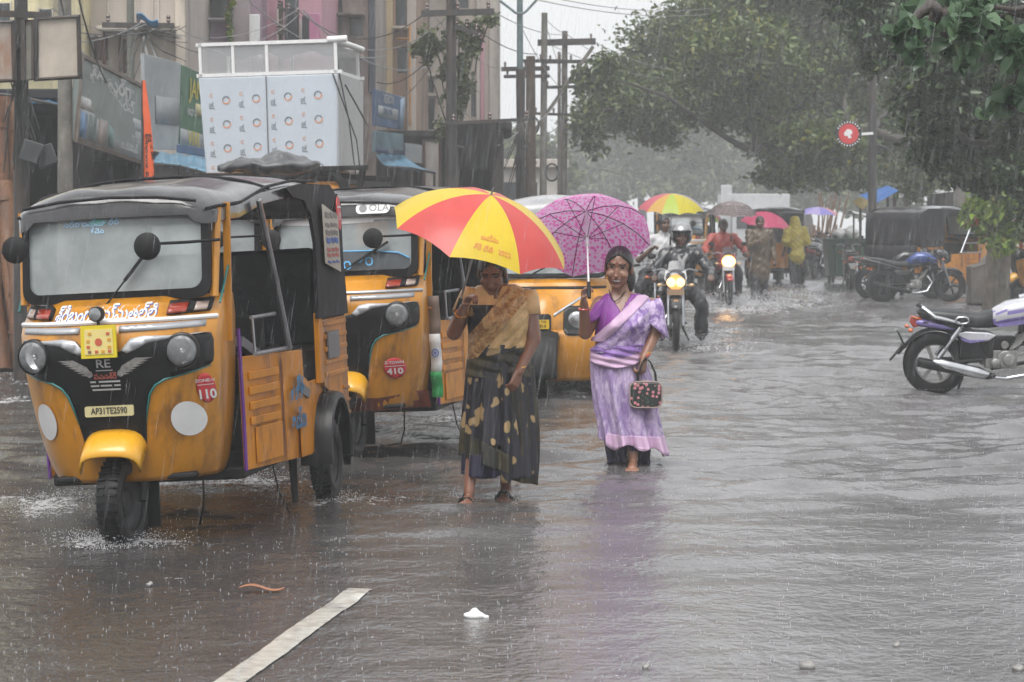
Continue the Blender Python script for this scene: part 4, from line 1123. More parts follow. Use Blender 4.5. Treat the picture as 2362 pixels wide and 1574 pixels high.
    ap = W(1133, 450, g.y - .30)
    def msg(pt, can):
        mb = MB(); a0 = 0
        # dull red lettering near the rim of the yellow front panel
        def q(u, v): return pt(PA + u*1.0, .80 + v, .003)
        put_text(mb, "అమ్మ", .042, lambda x, y: q(x*2.1, -y*2.0), (0.0, .035), bold=.01); put_text(mb, "శ్రీ దేవి", .042, lambda x, y: q(x*2.1, -y*2.0), (-.03, -.03), bold=.01); put_text(mb, "2022", .040, lambda x, y: q(x*2.1, -y*2.0), (.10, -.03), bold=.01)
        mb.build('canopy_print', mat("print_red", (.62, .20, .05), .4, var=0), can)
    PA = 2*math.pi*6.5/8
    umbrella('red and yellow panelled umbrella held low over the woman in the dark saree', ap, axis, .505, .255, [URED, UYEL], [1, 0], spin=R(-17.5), shaft=.64, extra=msg, scallop=.06)
    return T
woman_dark()

# ---------------------------------------------------------------- woman in the lilac saree
LIL = pattern("lilac_print", (0.22, 0.13, 0.36), (0.60, 0.48, 0.68), 'noise', 15, .44, .60)
LILS = pattern("lilac_skirt_print", (0.25, 0.17, 0.36), (0.56, 0.46, 0.62), 'noise', 13, .40, .66, stretch=(1.6, 1, .6))
LILB = mat("pink_lilac_border", (0.56, 0.38, 0.55), 0.5, var=0.1, vs=12)
PURW = mat("purple_wrap", (0.28, 0.15, 0.46), 0.5, var=0.25, vs=14)
BLOUSEP = mat("purple_blouse", (0.21, 0.035, 0.27), 0.5, var=0.1)
DKU = mat("dark_underskirt", (0.02, 0.017, 0.045), 0.5, var=.3)
FLOWER = translucent(pattern("floral_umbrella", (0.74, 0.12, 0.46), (0.72, 0.46, 0.68), 'voronoi', 42, .34, .55, c3=(.74, .76, .74)), .45)
BAGM = pattern("floral_bag", (0.55, 0.20, 0.24), (0.014, 0.02, 0.018), 'voronoi', 38, .34, .40, c3=(.10, .22, .12), rough=.4)

def woman_lilac():
    g = G(1440, 1068)
    T = thing('person', 'smiling woman in a lilac saree wading under a pink floral umbrella', 'person', (g.x, g.y, -.03), 0, "people walking through the flood")
    hc, HM, hs_ = Vector((-.040, -.045, 1.265)), rotm(8, 4, -9), 1.10
    tab = [(.60, -.03, .165, .0, .125, .905), (.70, -.045, .150, -.005, .12), (.80, -.035, .150, -.012, .118), (.90, -.01, .160, -.02, .122), (.97, .0, .165, -.018, .112), (1.035, .008, .165, -.01, .09), (1.08, -.005, .125, -.01, .066), (1.11, -.02, .07, -.012, .052)]
    shR, elR, wrR = Vector((-.152, -.01, 1.035)), Vector((-.248, -.06, .855)), Vector((-.262, -.19, 1.045))
    shL, elL, wrL = Vector((.168, -.01, 1.02)), Vector((.190, -.02, .845)), Vector((.118, -.13, .705))
    mb = MB(); mb.loft(torso_rings(tab, 0, 40, 20))
    mb.cap((-.015, -.02, 1.07), hc + HM @ Vector((0, .02, -.08)), .055, .050)
    head_parts(mb, hc, HM, hs_, True)
    mb.cap(shR, elR, .052, .044); mb.cap(elR, wrR, .042, .027); mb.cap(shL, elL, .054, .044); mb.cap(elL, wrL, .041, .028)
    hand(mb, wrR, (.0, -.06, .3), (.6, -.2, 0), 1.25, 1, 1.0); hand(mb, wrL, (-.04, -.05, -.3), (-.5, .3, 0), 1.2, -1, 1.0)
    for x, y0, az in ((-.075, .12, .03), (.048, -.12, .06)):
        k = Vector((x*.8, y0*.2-.03, .40)); a = Vector((x, y0, az)); hp = Vector((.06 if x > 0 else -.11, 0, .66))
        mb.cap(hp, k, .085, .058); mb.cap(k, a, .053, .033); mb.cap(a + Vector((0, .035, -.03)), a + Vector((-.01, -.14, -.045)), .033, .028)
        for q in range(5): mb.cap(a + Vector((-.045+.017*q, -.15, -.045)), a + Vector((-.05+.018*q, -.19, -.05)), .011, .008, 8)
    mb.build('body', [SKIN, EYEW, EYED, LIPM, TEETH], T, remesh=.0058, sm=3, voxfn=face_index(hc, HM, hs_, True))
    hair_shell(T, hc, HM, hs_, bun=[((.02, .10, -.05), (.05, .045, .06)), ((.062, .055, -.08), (.030, .045, .07))])
    mb = MB(); mb.ell(hc + HM @ Vector((0, -.099, .044)), (.0055, .003, .0055)); mb.build('bindi', mat("bindi", (.25, .02, .02), .4, var=0), T)
    rows = [(.14, -.145, .255, -.03, .17, 1.9), (.20, -.150, .24, -.025, .165, 1.5), (.27, -.158, .222, -.02, .16, 1.3), (.40, -.185, .198, -.01, .15, 1.0), (.52, -.203, .180, -.005, .145, .6), (.62, -.212, .150, 0, .135, .3), (.70, -.212, .125, 0, .13, .15)]
    def tilt(rg):
        for r in rg:
            for p in r:
                k = max(0, .35-p.z)/.2
                p.z += k*(.035*(-(p.x-.05))*4 + .014*math.sin(p.x*38+1) ); p.x += k*.02*max(0, p.x)*8*.2
        return rg
    rg = tilt(skirt(rows, amp=.016, seed=5, pleat=10))
    mb = MB(); clip_rings(mb, rg, lambda c: True); sk = mb.build('saree_skirt', LILS, T, solid=.006)
    rg2 = [[p + Vector((0, -.004 if p.y < 0 else .004, 0)) for p in r] for r in rg]
    mb = MB(); clip_rings(mb, rg2, lambda c: c.z < .215 + .06*(.05-c.x) and c.x > -.12); mb.build('hem_border', LILB, sk, solid=.007)
    mb = MB(); clip_rings(mb, skirt([(.045, -.10, .155, -.01, .12, 1.6), (.12, -.12, .16, -.01, .13, 1.2), (.22, -.13, .17, -.01, .13, 1.0)], amp=.014, seed=9, pleat=9), lambda c: not (.0 < c.x < .10 and c.y < -.02 and c.z < .12)); mb.build('underskirt', DKU, T, solid=.005)
    neck = lambda c: c.z < .985 + 1.6*abs(c.x+.03) or c.y > .02
    mb = MB(); clip_rings(mb, torso_rings(tab, .009), lambda c: c.z > .84 and neck(c) and c.z < 1.10); bl = mb.build('blouse', BLOUSEP, T, solid=.005)
    for a, b, L, mt_ in ((shR, elR, .62, BLOUSEP), (shL, elL, .75, LIL)):
        mb = MB(); d = b-a; q = .010 if mt_ is LIL else 0
        rg_ = []
        for i_, t_ in enumerate((-.14, -.05, .06, .2, .35, .5, .62, .75)):
            if t_ > L: break
            c_ = a + d*t_ + Vector((0, 0, .012 if t_ < 0 else 0)); rr_ = (.046, .058, .065, .066, .066, .066, .068, .07)[i_] + q*(1+max(0, t_)*1.5)
            rg_.append([c_ + Vector((rr_*math.cos(th), rr_*math.sin(th)*1.05 + .004*math.sin(5*th+t_*6), (-.10*math.cos(th)*t_ if q else .03*math.cos(th)))) for th in np.linspace(0, 2*math.pi, 27)[:-1]])
        mb.loft(rg_, cap=False); mb.build('sleeve' if not q else 'shoulder_drape', mt_, bl, solid=.005, smooth=180)
    f2 = lambda x, z: .004*math.sin((z*.72-x*.69)*85) + .003*math.sin((z*.6-x*.8)*40)
    dl = lambda c: (c.z-1.015) - .95*(c.x-.03)
    big = torso_rings(tab, .020, 220, 120, fold=f2)
    mb = MB(); clip_rings(mb, big, lambda c: dl(c) < -.035 and c.z > .73 and c.z < 1.095 and (c.y < .02 or c.x > .05)); pl = mb.build('pallu', LIL, T, solid=.006)
    mb = MB(); clip_rings(mb, torso_rings(tab, .024, 220, 120, fold=f2), lambda c: -.055 < dl(c) < .028 and c.z > .80 and c.z < 1.09 and c.y < .03); mb.build('pallu_border', LILB, pl, solid=.007)
    # the pallu spreads over the shoulder and hangs behind the arm
    mb = MB()
    def sh(u, v):
        t = v
        return Vector((.07 + .165*u + .015*math.sin(t*8), -.10 + .10*u + .05*t - .012*math.sin(u*14+t*4), 1.055 + .015*math.sin(u*3) - .05*u*u - t*(.20 + .10*(1-u))))
    mb.grid(sh, 30, 24); mb.build('shoulder_fold', LILB, T, solid=.006, smooth=180)
    f3 = lambda x, z: .006*math.sin(z*150+x*18+1.5*math.sin(x*9)) + .004*math.sin(z*63-x*25)
    wr = torso_rings([(.60, -.042, .158, -.004, .128, 9), (.66, -.042, .155, -.004, .127), (.80, -.035, .152, -.010, .12)], .022, 120, 60, fold=f3)
    zl = lambda c: .640 + 1.6*(c.x+.03)**2 + .10*(c.x+.03)
    mb = MB(); clip_rings(mb, wr, lambda c: zl(c) < c.z < zl(c)+.065, 1); clip_rings(mb, [[p*1 for p in r] for r in wr], lambda c: zl(c)+.06 < c.z < .775 + .1*c.x, 0)
    mb.build('waist_wrap', [PURW, LILB], T, solid=.005, smooth=180)
    mb = MB(); mb.tube([wrR.lerp(elR, .2) + Vector((.033*math.cos(a), .033*math.sin(a), .004*math.sin(a))) for a in np.linspace(0, 6.28, 25)[:-1]], .007, 6, closed=True); mb.build('bangle', REDB, T)
    for k in (0.05, .14):
        mb = MB(); mb.tube([wrL.lerp(elL, k) + Vector((.032*math.cos(a), .026*math.sin(a), .010*math.cos(a))) for a in np.linspace(0, 6.28, 25)[:-1]], .0055, 6, closed=True); mb.build('bangle', GOLD if k > .1 else REDB, T)
    mb = MB(); mb.tube([hc + HM @ (Vector(p)*hs_) for p in ((-.045, -.03, -.13), (-.02, -.075, -.17), (.0, -.085, -.185), (.02, -.075, -.17), (.05, -.03, -.13))], .003, 6); mb.build('necklace', BLKM, T)
    fist = Vector((g.x, g.y, 0)) + Vector((-.245, -.225, 1.13))
    ax = Vector((-.01, .63, .777)).normalized()
    umbrella('pink floral umbrella tilted back behind the woman in the lilac saree', W(1352, 487, g.y + .10), ax, .41, .215, [FLOWER], [0], spin=R(12), shaft=.60, shaftm=WHT, scallop=.05)
    # bag in the other hand
    b = thing('handbag', 'small black handbag with pink flowers hanging from the hand of the woman in lilac', 'handbag', (g.x+.125, g.y-.16, .445))
    mb = MB(); mb.prism(rrect(.205, .165, .04, 5), lambda u, v, w__: Vector((u, w__-.05, v)), .10); mb.build('pouch', BAGM, b, bevel=.015, smooth=60)
    mb = MB(); mb.tube([(u, -.045, v) for u, v in rrect(.20, .16, .04, 5)], .005, 6, closed=True); mb.tube([(-.09, -.0, .07), (0, -.0, .085), (.09, 0, .07)], .004, 6); mb.build('piping', mat("bag_piping", (.35, .28, .26), .4, var=.1), b)
    for y in (-.035, .035):
        mb = MB(); mb.tube([(-.05, y, .075), (-.045, y, .13), (-.022, y*.6, .20), (.0, y*.3, .225), (.03, y*.6, .20), (.06, y, .13), (.065, y, .075)], .006, 8); mb.build('bag_handle', BLKM, b)
    return T
woman_lilac()
# ================================================================= motorcycles
VIOL = mat("violet_paint", (0.17, 0.13, 0.36), 0.25, var=0.08, coat=.6)
SILVP = mat("pearl_white_paint", (0.50, 0.50, 0.54), 0.25, metal=.2, var=0.06, coat=.6)
BLUEP = mat("metallic_blue_paint", (0.014, 0.045, 0.21), 0.22, metal=.2, var=.1, coat=.8)
BLKP = mat("black_gloss_paint", (0.010, 0.010, 0.012), 0.2, var=.1, coat=.8)
REDP = mat("red_paint", (0.32, 0.02, 0.02), 0.25, var=.1, coat=.6)
ALU = mat("cast_aluminium", (0.30, 0.30, 0.29), 0.45, metal=.7, var=.2, vs=20)
GLOW = mat("warm_headlight", (1.0, 0.60, 0.24), 0.3, var=0, emit=1.6)
HALO = mat("headlight_halo", (1.0, 0.42, 0.10), 0.3, var=0, emit=0.40)  # faint orange emission that imitates the halo round a lit headlight
GLOWS = mat("bright_headlight", (1.0, 0.62, 0.26), 0.3, var=0, emit=5.0)
PLATEW = mat("white_plate", (0.6, 0.6, 0.6), .4, var=.05)

def loft_x(mb, rows, n=20, mi=0, p=.8):
    """rows: (x, z centre, half width, half height) along the bike."""
    rg = []
    for x, zc, hw, hh in rows:
        rg.append([Vector((x, hw*math.copysign(abs(math.cos(a))**p, math.cos(a)), zc+hh*math.copysign(abs(math.sin(a))**p, math.sin(a)))) for a in np.linspace(0, 2*math.pi, n+1)[:-1]])
    mb.loft(rg, mi)
def make_bike(label, loc, rz, tank, accent, lit=None, sport=False, detail=2, group="motorcycles in the street", wheel_r=.285, name='motorcycle', plate=False, rearx=0.0, roll=0.0):
    """Local frame: +x is forward, rear axle at x = 0, front axle at x = 1.25."""
    T = thing(name, label, 'motorcycle', loc, rz, group, rx=roll)
    r = wheel_r
    for x, wd in ((0, .085), (1.25, .075)):
        w_ = wheel(T, (x, 0, r), r, wd, ALU if not sport else BLKM, spokes=6, tread=False)
        w_.rotation_euler = (0, 0, R(90))
        rm = [c for c in kids(w_) if c.name.startswith('rim')][0]
        if not sport and detail > 1:
            mb = MB(); mb.lathe([(r*.69, -.012), (r*.70, 0), (r*.69, .012), (r*.655, .014), (r*.655, -.014), (r*.69, -.012)], axis='x', n=36, cap=False); mb.build('rim_stripe', VIOL, rm)
    # mudguards
    mb = MB(); rg = []
    for a in np.linspace(R(20), R(165), 16):
        rr_ = r+.035; x, z = -rr_*math.cos(a), r+rr_*math.sin(a)
        if a < R(45): x -= .10*(R(45)-a); z -= .02
        rg.append([Vector((x*q, y, r+(z-r)*q)) for y, q in ((-.065, .94), (-.05, .99), (0, 1.01), (.05, .99), (.065, .94))])
    mb.loft(rg, cap=False, closed=False); mb.build('rear_mudguard', BLKM, T, solid=.006, smooth=60)
    if not sport:
        mb = MB(); mb.grid(lambda u, v: Vector((-.27-.16*u+.03*u*u, (v-.5)*(.13-.05*u), .47-.20*u+.04*u*u)), 6, 4); mb.build('mud_flap', BLKM, T, solid=.008)
    mb = MB(); rg = []
    for a in np.linspace(R(25), R(140), 14):
        rr_ = r+.03; x, z = 1.25-rr_*math.cos(a), r+rr_*math.sin(a)
        rg.append([Vector((1.25+(x-1.25)*q, y, r+(z-r)*q)) for y, q in ((-.06, .93), (-.045, .99), (0, 1.01), (.045, .99), (.06, .93))])
    mb.loft(rg, cap=False, closed=False); mb.build('front_mudguard', tank if not sport else BLKP, T, solid=.005, smooth=60)
    # frame
    mb = MB()
    for s_ in (-1, 1):
        mb.tube([(0, s_*.10, r), (.42, s_*.09, .33)], .022, 8)
        mb.tube([(-.12, s_*.09, .66), (.30, s_*.10, .60), (.48, s_*.09, .36)], .017, 8)
        mb.tube([(.32, s_*.10, .60), (.12, s_*.11, .54)], .014, 8)
    mb.tube([(.40, 0, .66), (.95, 0, .80), (.98, 0, .88)], .024, 8); mb.tube([(.95, 0, .78), (.85, 0, .30), (.5, 0, .24)], .022, 8)
    mb.tube([(.40, .16, .30), (.40, -.16, .30)], .012, 8); mb.tube([(.30, .10, .26), (.24, .22, .02)], .012, 8); mb.build('frame', BLKM, T)
    # shock absorbers
    for s_ in (-1, 1):
        a, b = Vector((.02, s_*.125, r+.06)), Vector((.21, s_*.125, .62)); d = b-a
        mb = MB(); mb.tube([a, a+d*.3], .022, 10); mb.tube([a+d*.3, b], .013, 8); mb.tube([a+d*.62, b], .024, 10)
        if detail > 1:
            pts = []; nn = 60
            for k in range(nn+1):
                t = k/nn; q = a + d*(.28+.36*t); an = t*2*math.pi*7
                pts.append(q + Vector((.020*math.cos(an), .024*math.sin(an), -.006*math.cos(an))))
            mb.tube(pts, .0045, 5)
        mb.build('shock_absorber', CHR if not sport else BLKM, T)
    # engine
    mb = MB(); mb.lathe([(.02, -.12), (.075, -.115), (.085, -.06), (.085, .06), (.075, .115), (.02, .12)], (.62, 0, .335), 'y', 24); mb.lathe([(.001, -.145), (.05, -.142), (.06, -.12)], (.645, 0, .33), 'y', 20)
    mb.box((.58, 0, .33), (.28, .17, .16)); mb.lathe([(.03, -.13), (.045, -.12), (.045, .12), (.03, .13)], (.53, 0, .30), 'y', 16)
    for k in range(7): mb.box((.70+.014*k, 0, .44+.022*k), (.15, .18 - .004*k, .010), 0, Matrix.Rotation(R(-32), 3, 'Y'))
    mb.tube([(.66, 0, .38), (.80, 0, .58)], .05, 10); mb.lathe([(.02, -.10), (.035, -.10), (.035, .10), (.02, .10)], (.61, 0, .46), 'y', 14); mb.build('engine', ALU, T, bevel=.006)
    mb = MB(); mb.box((.36, 0, .45), (.30, .19, .22)); mb.box((.60, 0, .47), (.22, .14, .12)); mb.box((.80, 0, .55), (.12, .10, .2)); mb.tube([(.30, .11, .30), (.02, .11, .30)], .03, 8); mb.build('air_box', BLKM, T, bevel=.02)
    # exhaust on the near side
    for sy in (-1,):
        mb = MB(); mb.tube([(.82, sy*.06, .48), (.90, sy*.12, .36), (.80, sy*.15, .20), (.62, sy*.16, .17)], .019, 10); mb.tube([(.62, sy*.16, .17), (.45, sy*.16, .185)], .016, 8); ex = mb.build('exhaust_pipe', CHR, T)
        mb = MB(); mb.tube([(.52, sy*.16, .19), (.46, sy*.165, .195), (.15, sy*.18, .255), (-.08, sy*.185, .30), (-.17, sy*.185, .32)], [.018, .038, .046, .046, .044], 16); mf = mb.build('muffler', BLKM if sport else BLK, ex)
        if not sport:
            mb = MB()
            def sh(u, v):
                x = .50-.54*u; a = R(-70+150*v); q = .052*(min(1, u*5)*.6+.4)*(1 if u < .8 else 1-(u-.8)*2.2)
                return Vector((x, sy*(.165+.02*u+q*math.cos(a)), .192+.125*u+q*math.sin(a)))
            mb.grid(sh, 16, 10); mb.build('heat_shield', CHR, ex, solid=.004)
    # seat, tail, tank, side covers
    mb = MB()
    if sport: loft_x(mb, [(-.30, .80, .05, .02), (-.24, .79, .07, .035), (-.05, .77, .09, .045), (.05, .74, .11, .05), (.2, .69, .12, .05), (.42, .69, .12, .06), (.52, .72, .07, .06)])
    else: loft_x(mb, [(-.16, .745, .07, .02), (-.12, .735, .10, .05), (.0, .715, .12, .07), (.2, .695, .13, .075), (.38, .675, .125, .07), (.50, .69, .10, .085), (.56, .72, .06, .07)])
    mb.build('seat', SEATM, T, smooth=60)
    mb = MB()
    if sport: loft_x(mb, [(-.36, .80, .02, .02), (-.28, .765, .06, .035), (-.1, .72, .10, .045), (.15, .65, .12, .05), (.35, .60, .11, .05)])
    else: loft_x(mb, [(-.20, .66, .06, .035), (-.12, .655, .105, .04), (.05, .625, .12, .035), (.2, .60, .10, .02)])
    mb.build('tail_fairing', accent, T, smooth=60)
    if sport: mbp = [(-.34, .765), (-.40, .74), (-.42, .6), (-.38, .62)]
    mb = MB()
    loft_x(mb, [(.46, .68, .07, .06), (.52, .70, .115, .09), (.62, .735, .145, .115), (.78, .765, .155, .115), (.92, .77, .13, .10), (1.0, .76, .07, .07)] if not sport else [(.42, .70, .06, .06), (.50, .74, .11, .09), (.62, .80, .15, .12), (.80, .80, .17, .12), (.95, .74, .16, .11), (1.02, .70, .10, .07)], n=28)
    for k_, f_ in enumerate(mb.f):
        zc_ = sum(mb.v[i][2] for i in f_)/len(f_); xc_ = sum(mb.v[i][0] for i in f_)/len(f_); lv = zc_-.12*(xc_-.6)
        if .66 < lv < .70 or .75 < lv < .765: mb.mi[k_] = 1
        elif lv <= .66: mb.mi[k_] = 2
    tk = mb.build('fuel_tank', [tank, accent, BLKP], T, smooth=60)
    mb = MB()
    for s_ in (-1, 1):
        pr = lambda u, v, w__: Vector((u, s_*(.095+.07*math.sin(min(1, max(0, (u-.40)/.55))*math.pi)**.7+.004-w__), v))
        mb.prism([(.50, .655), (.75, .70), (.98, .735), (.95, .69), (.75, .655), (.55, .63)], pr, .006)
    mb.build('tank_graphic', accent, tk, smooth=60)
    if not sport:
        mb = MB(); mb.tube([(.74, .0, .885), (.80, 0, .90), (.86, 0, .885)], .02, 8); mb.build('tank_cap', CHR, tk)
    for s_ in (-1, 1):
        mb = MB(); mb.prism([(.17, .57), (.26, .585), (.46, .575), (.53, .55), (.46, .50), (.32, .485), (.22, .53)], lambda u, v, w__: Vector((u, s_*(.135-w__), v)), .04); sc_ = mb.build('side_cover', SILVP if not sport else BLKP, T, bevel=.01)
        mb = MB(); mb.prism([(.20, .53), (.30, .51), (.46, .515), (.40, .50), (.30, .483), (.24, .50)], lambda u, v, w__: Vector((u, s_*(.141-w__), v)), .006); mb.build('cover_stripe', accent, sc_)
    # tail lamp, grab rail, plate, indicators
    mb = MB()
    if sport: mb.ell((-.37, 0, .795), (.03, .06, .02), 12, 8)
    else: mb.prism([(-.22, .72), (-.13, .70), (-.12, .63), (-.20, .61), (-.235, .66)], lambda u, v, w__: Vector((u, w__-.07, v)), .14)
    tl = mb.build('tail_lamp', REDL, T, bevel=.008)
    if not sport:
        mb = MB()
        for s_ in (-1, 1): mb.prism([(-.225, .715), (-.13, .70), (-.13, .675), (-.19, .69)], lambda u, v, w__: Vector((u, s_*(.078-w__), v)), .012)
        split_build(mb, 'lens', ORL, tl, key=lambda c: c.y > 0)
        for s_ in (-1, 1):
            mb = MB(); mb.tube([(.20, s_*.15, .665), (.03, s_*.15, .705), (-.02, s_*.15, .715), (-.08, s_*.13, .765), (-.13, s_*.10, .80)], [.012, .018, .018, .016, .012], 8); mb.build('grab_rail', CHR, T)
        mb = MB(); mb.tube([(-.13, -.11, .80), (-.16, 0, .805), (-.13, .11, .80)], .014, 8); mb.build('rail_bridge', BLKM, T)
        mb = MB(); mb.tube([(.215, -.17, .62), (.22, -.17, .655)], .012, 8); mb.tube([(.22+.055*math.copysign(abs(math.cos(a))**.6, math.cos(a)), -.17, .688+.03*math.sin(a)) for a in np.linspace(0, 6.28, 21)[:-1]], .009, 8, closed=True); mb.build('ladies_handle', CHR, T)
    mb = MB(); mb.box((-.30 if not sport else -.42, 0, .50 if not sport else .60), (.012, .16, .16), 0, Matrix.Rotation(R(-25), 3, 'Y')); np_ = mb.build('plate_holder', BLKM if not plate else PLATEW, T, bevel=.004)
    for s_ in (-1, 1):
        mb = MB(); mb.tube([(-.22, s_*.08, .60), (-.23, s_*.14, .60)], .006, 6); mb.ell((-.235, s_*.165, .60), (.025, .03, .018), 10, 8); mb.build('rear_indicator', ORL, T)
        mb = MB(); mb.tube([(1.07, s_*.08, .78), (1.08, s_*.16, .78)], .006, 6); mb.ell((1.09, s_*.19, .78), (.025, .035, .022), 10, 8); mb.build('front_indicator', mat("pale_amber_lamp", (.62, .42, .22), .2, var=0, coat=.5) if lit else ORL, T)
    # fork, bars, headlight, mirrors
    for s_ in (-1, 1):
        mb = MB(); mb.tube([(1.25, s_*.085, r), (1.18, s_*.085, .50), (1.05, s_*.085, .87)], [.024, .022, .018], 10); mb.build('fork_leg', STEEL, T)
    mb = MB(); mb.tube([(.92, -.34, .93), (1.02, -.16, .97), (1.05, -.05, .93), (1.05, .05, .93), (1.02, .16, .97), (.92, .34, .93)], .011, 8); mb.build('handlebar', STEEL, T)
    for s_ in (-1, 1):
        mb = MB(); mb.tube([(.905, s_*.37, .928), (.955, s_*.265, .945)], .017, 10); mb.build('grip', RUB, T)
        mb = MB(); mb.tube([(.985, s_*.22, .955), (1.02, s_*.27, 1.08)], .006, 6); mb.ell((1.02, s_*.28, 1.12), (.014, .055, .035), 14, 8); mb.build('mirror', BLKM, T)
    mb = MB()
    loft_x(mb, [(.96, .90, .07, .05), (1.05, .87, .12, .115), (1.13, .84, .125, .12), (1.19, .82, .10, .09)]); hl = mb.build('headlight_cowl', BLKP if lit or sport else tank, T, smooth=60)
    mb = MB(); mb.grid(lambda u, v: Vector((1.12-.10*v, (u-.5)*(.20-.05*v), .93+.13*v+.01*math.sin(u*3.14))), 8, 6); mb.build('fly_screen', mat("smoked_screen", (.10, .10, .11), .15, var=0, alpha=.75, coat=.5), hl)
    mb = MB()
    if lit == 'twin':
        for s_ in (-1, 1): mb.ell((1.20, s_*.055, .815), (.02, .055, .055), 14, 10)
    elif lit == 'single': mb.ell((1.20, 0, .82), (.025, .11, .085), 16, 12)
    else: mb.ell((1.19, 0, .82), (.02, .08, .07), 16, 12)
    hl2 = mb.build('headlight', GLOWS if lit == 'single' else (GLOW if lit else LENS), T)
    if lit:
        mb = MB(); mb.lathe([(.001, -.012), (.12 if lit == 'single' else .095, -.012), (.12 if lit == 'single' else .095, .01), (.001, .01)], (1.185, 0, .815), 'x', 24); mb.build('headlight_halo', HALO, hl2)  # glowing disc added behind the lens as the headlight's halo
    if lit:
        mb = MB()
        for s_ in (-1, 1): mb.prism([(.05, .93), (.12, .96), (.135, .86), (.09, .76), (.075, .80)], lambda u, v, w__: Vector((1.20-.35*u-.3*abs(v-.83)-w__*1, s_*u, v)), .012)
        mb.build('nose_fairing', WHT if lit == 'twin' else REDP, T)
        mb = MB(); mb.prism(rrect(.20, .07, .008, 3), lambda u, v, w__: Vector((1.215-w__, u, .70+v)), .012); mb.build('front_plate', PLATEW if lit == 'single' else mat("dim_plate", (.3, .2, .12), .4, var=0), T)
    return T
# nearest parked bike, rear half in the picture
pb = GD(23.2, 2158)
make_bike('violet and silver commuter motorcycle parked alone at the right, rear wheel in the water', (pb.x, pb.y, -.05), R(-3), SILVP, VIOL, roll=R(4))
# blue sport bike in front of the parked taxi
sb = GD(47.5, 2036)
make_bike('blue and black sport motorcycle parked in front of the parked black and yellow taxi', (sb.x, sb.y, -.03), R(2), BLUEP, BLKP, sport=True, detail=1, wheel_r=.30)
sb = GD(49.0, 2008)
make_bike('second dark motorcycle parked just behind the blue sport motorcycle', (sb.x, sb.y, -.03), R(9), BLKP, BLKP, sport=True, detail=1, wheel_r=.30)

# ---------------------------------------------------------------- generic clothed figures
def figure(label, loc, rz, J, clothes, skin=None, hs_=1.0, head_rot=(0, 0, 0), hair=True, hands=True, group=None, vox=.009, cat='person', parts=None):
    T = thing('person', label, 'person', loc, rz, group)
    V = {k: Vector(v) for k, v in J.items()}; HM = rotm(*head_rot); skin = skin or SKIND
    mb = MB()
    for a, b, ra, rb in (('hip', 'chest', .13, .15), ('chest', 'neck', .12, .06), ('neck', 'head', .052, .05), ('shR', 'elR', .052, .043), ('elR', 'wrR', .041, .028), ('shL', 'elL', .052, .043), ('elL', 'wrL', .041, .028),
                         ('hpR', 'knR', .085, .058), ('knR', 'anR', .055, .036), ('hpL', 'knL', .085, .058), ('knL', 'anL', .055, .036), ('anR', 'toR', .036, .028), ('anL', 'toL', .036, .028), ('shR', 'shL', .06, .06), ('hpR', 'hpL', .10, .10)):
        mb.cap(V[a], V[b], ra, rb, 12)
    head_parts(mb, V['head'], HM, hs_)
    for s_, w_, e_ in ((1, 'wrR', 'elR'), (-1, 'wrL', 'elL')):
        d = V[w_]-V[e_]
        hand(mb, V[w_], d + Vector((0, -.02, -.03)), Vector((0, -.3, -1)), 1.15, s_, 1.0, 7)
    mb.build('body', [skin, EYEW, EYED, LIPM, TEETH], T, remesh=vox, sm=2, voxfn=face_index(V['head'], HM, hs_, False))
    if hair: hair_shell(T, V['head'], HM, hs_, back=-.05, hairline=.07)
    clothes = [c for n_, m_, sg in clothes for c in ([(n_, m_, [q]) for q in sg] if n_ == 'shoe' else [(n_, m_, sg)])]
    for nm, mt_, segs in clothes:
        mb = MB()
        for a, b, ra, rb, *t in segs:
            A, B = (V[a] if isinstance(a, str) else Vector(a)), (V[b] if isinstance(b, str) else Vector(b))
            if t: B = A.lerp(B, t[0])
            mb.cap(A, B, ra, rb, 14)
        o = mb.build(nm, mt_, T, remesh=.012, sm=3)
        nv = len(o.data.vertices); co = np.empty(nv*3, np.float32); no = np.empty(nv*3, np.float32)
        o.data.vertices.foreach_get("co", co); o.data.vertex_normals.foreach_get("vector", no)
        co = co.reshape(-1, 3); no = no.reshape(-1, 3); x_, y_, z_ = co.T
        k = .005*np.sin(z_*31+x_*17+2*np.sin(y_*17+z_*5)) + .004*np.sin(z_*53-x_*61+1.5*np.sin(x_*23))
        o.data.vertices.foreach_set("co", (co + no*k[:, None]).ravel()); o.data.update()
    return T, V, HM
JACK = [('hip', 'chest', .155, .185), ('chest', 'neck', .165, .075), ('shR', 'shL', .085, .085), ('shR', 'elR', .078, .066), ('elR', 'wrR', .064, .045, .92), ('shL', 'elL', .078, .066), ('elL', 'wrL', .064, .045, .92)]
SHIRT = [('hip', 'chest', .15, .168), ('chest', 'neck', .145, .066), ('shR', 'shL', .074, .074), ('shR', 'elR', .070, .064, .8), ('shL', 'elL', .070, .064, .8)]
PANTS = [('hpR', 'hpL', .125, .125), ('hpR', 'knR', .105, .085), ('knR', 'anR', .084, .085, .95), ('hpL', 'knL', .105, .085), ('knL', 'anL', .084, .085, .95)]
SHOES = [('anR', 'toR', .045, .042), ('anL', 'toL', .045, .042)]
JACKM = mat("black_rain_jacket", (0.016, 0.017, 0.021), 0.32, var=.3, vs=10, coat=.3)
DKTR = mat("dark_trousers", (0.014, 0.014, 0.018), 0.5, var=.2)
WSH = mat("white_shirt", (0.50, 0.50, 0.51), 0.55, var=.08)
BRCOAT = mat("brown_raincoat", (0.085, 0.060, 0.034), 0.4, var=.2)
REDSH = mat("red_shawl", (0.42, 0.07, 0.05), 0.5, var=.15)
YPON = mat("yellow_poncho", (0.48, 0.38, 0.02), 0.35, var=.08, coat=.3)
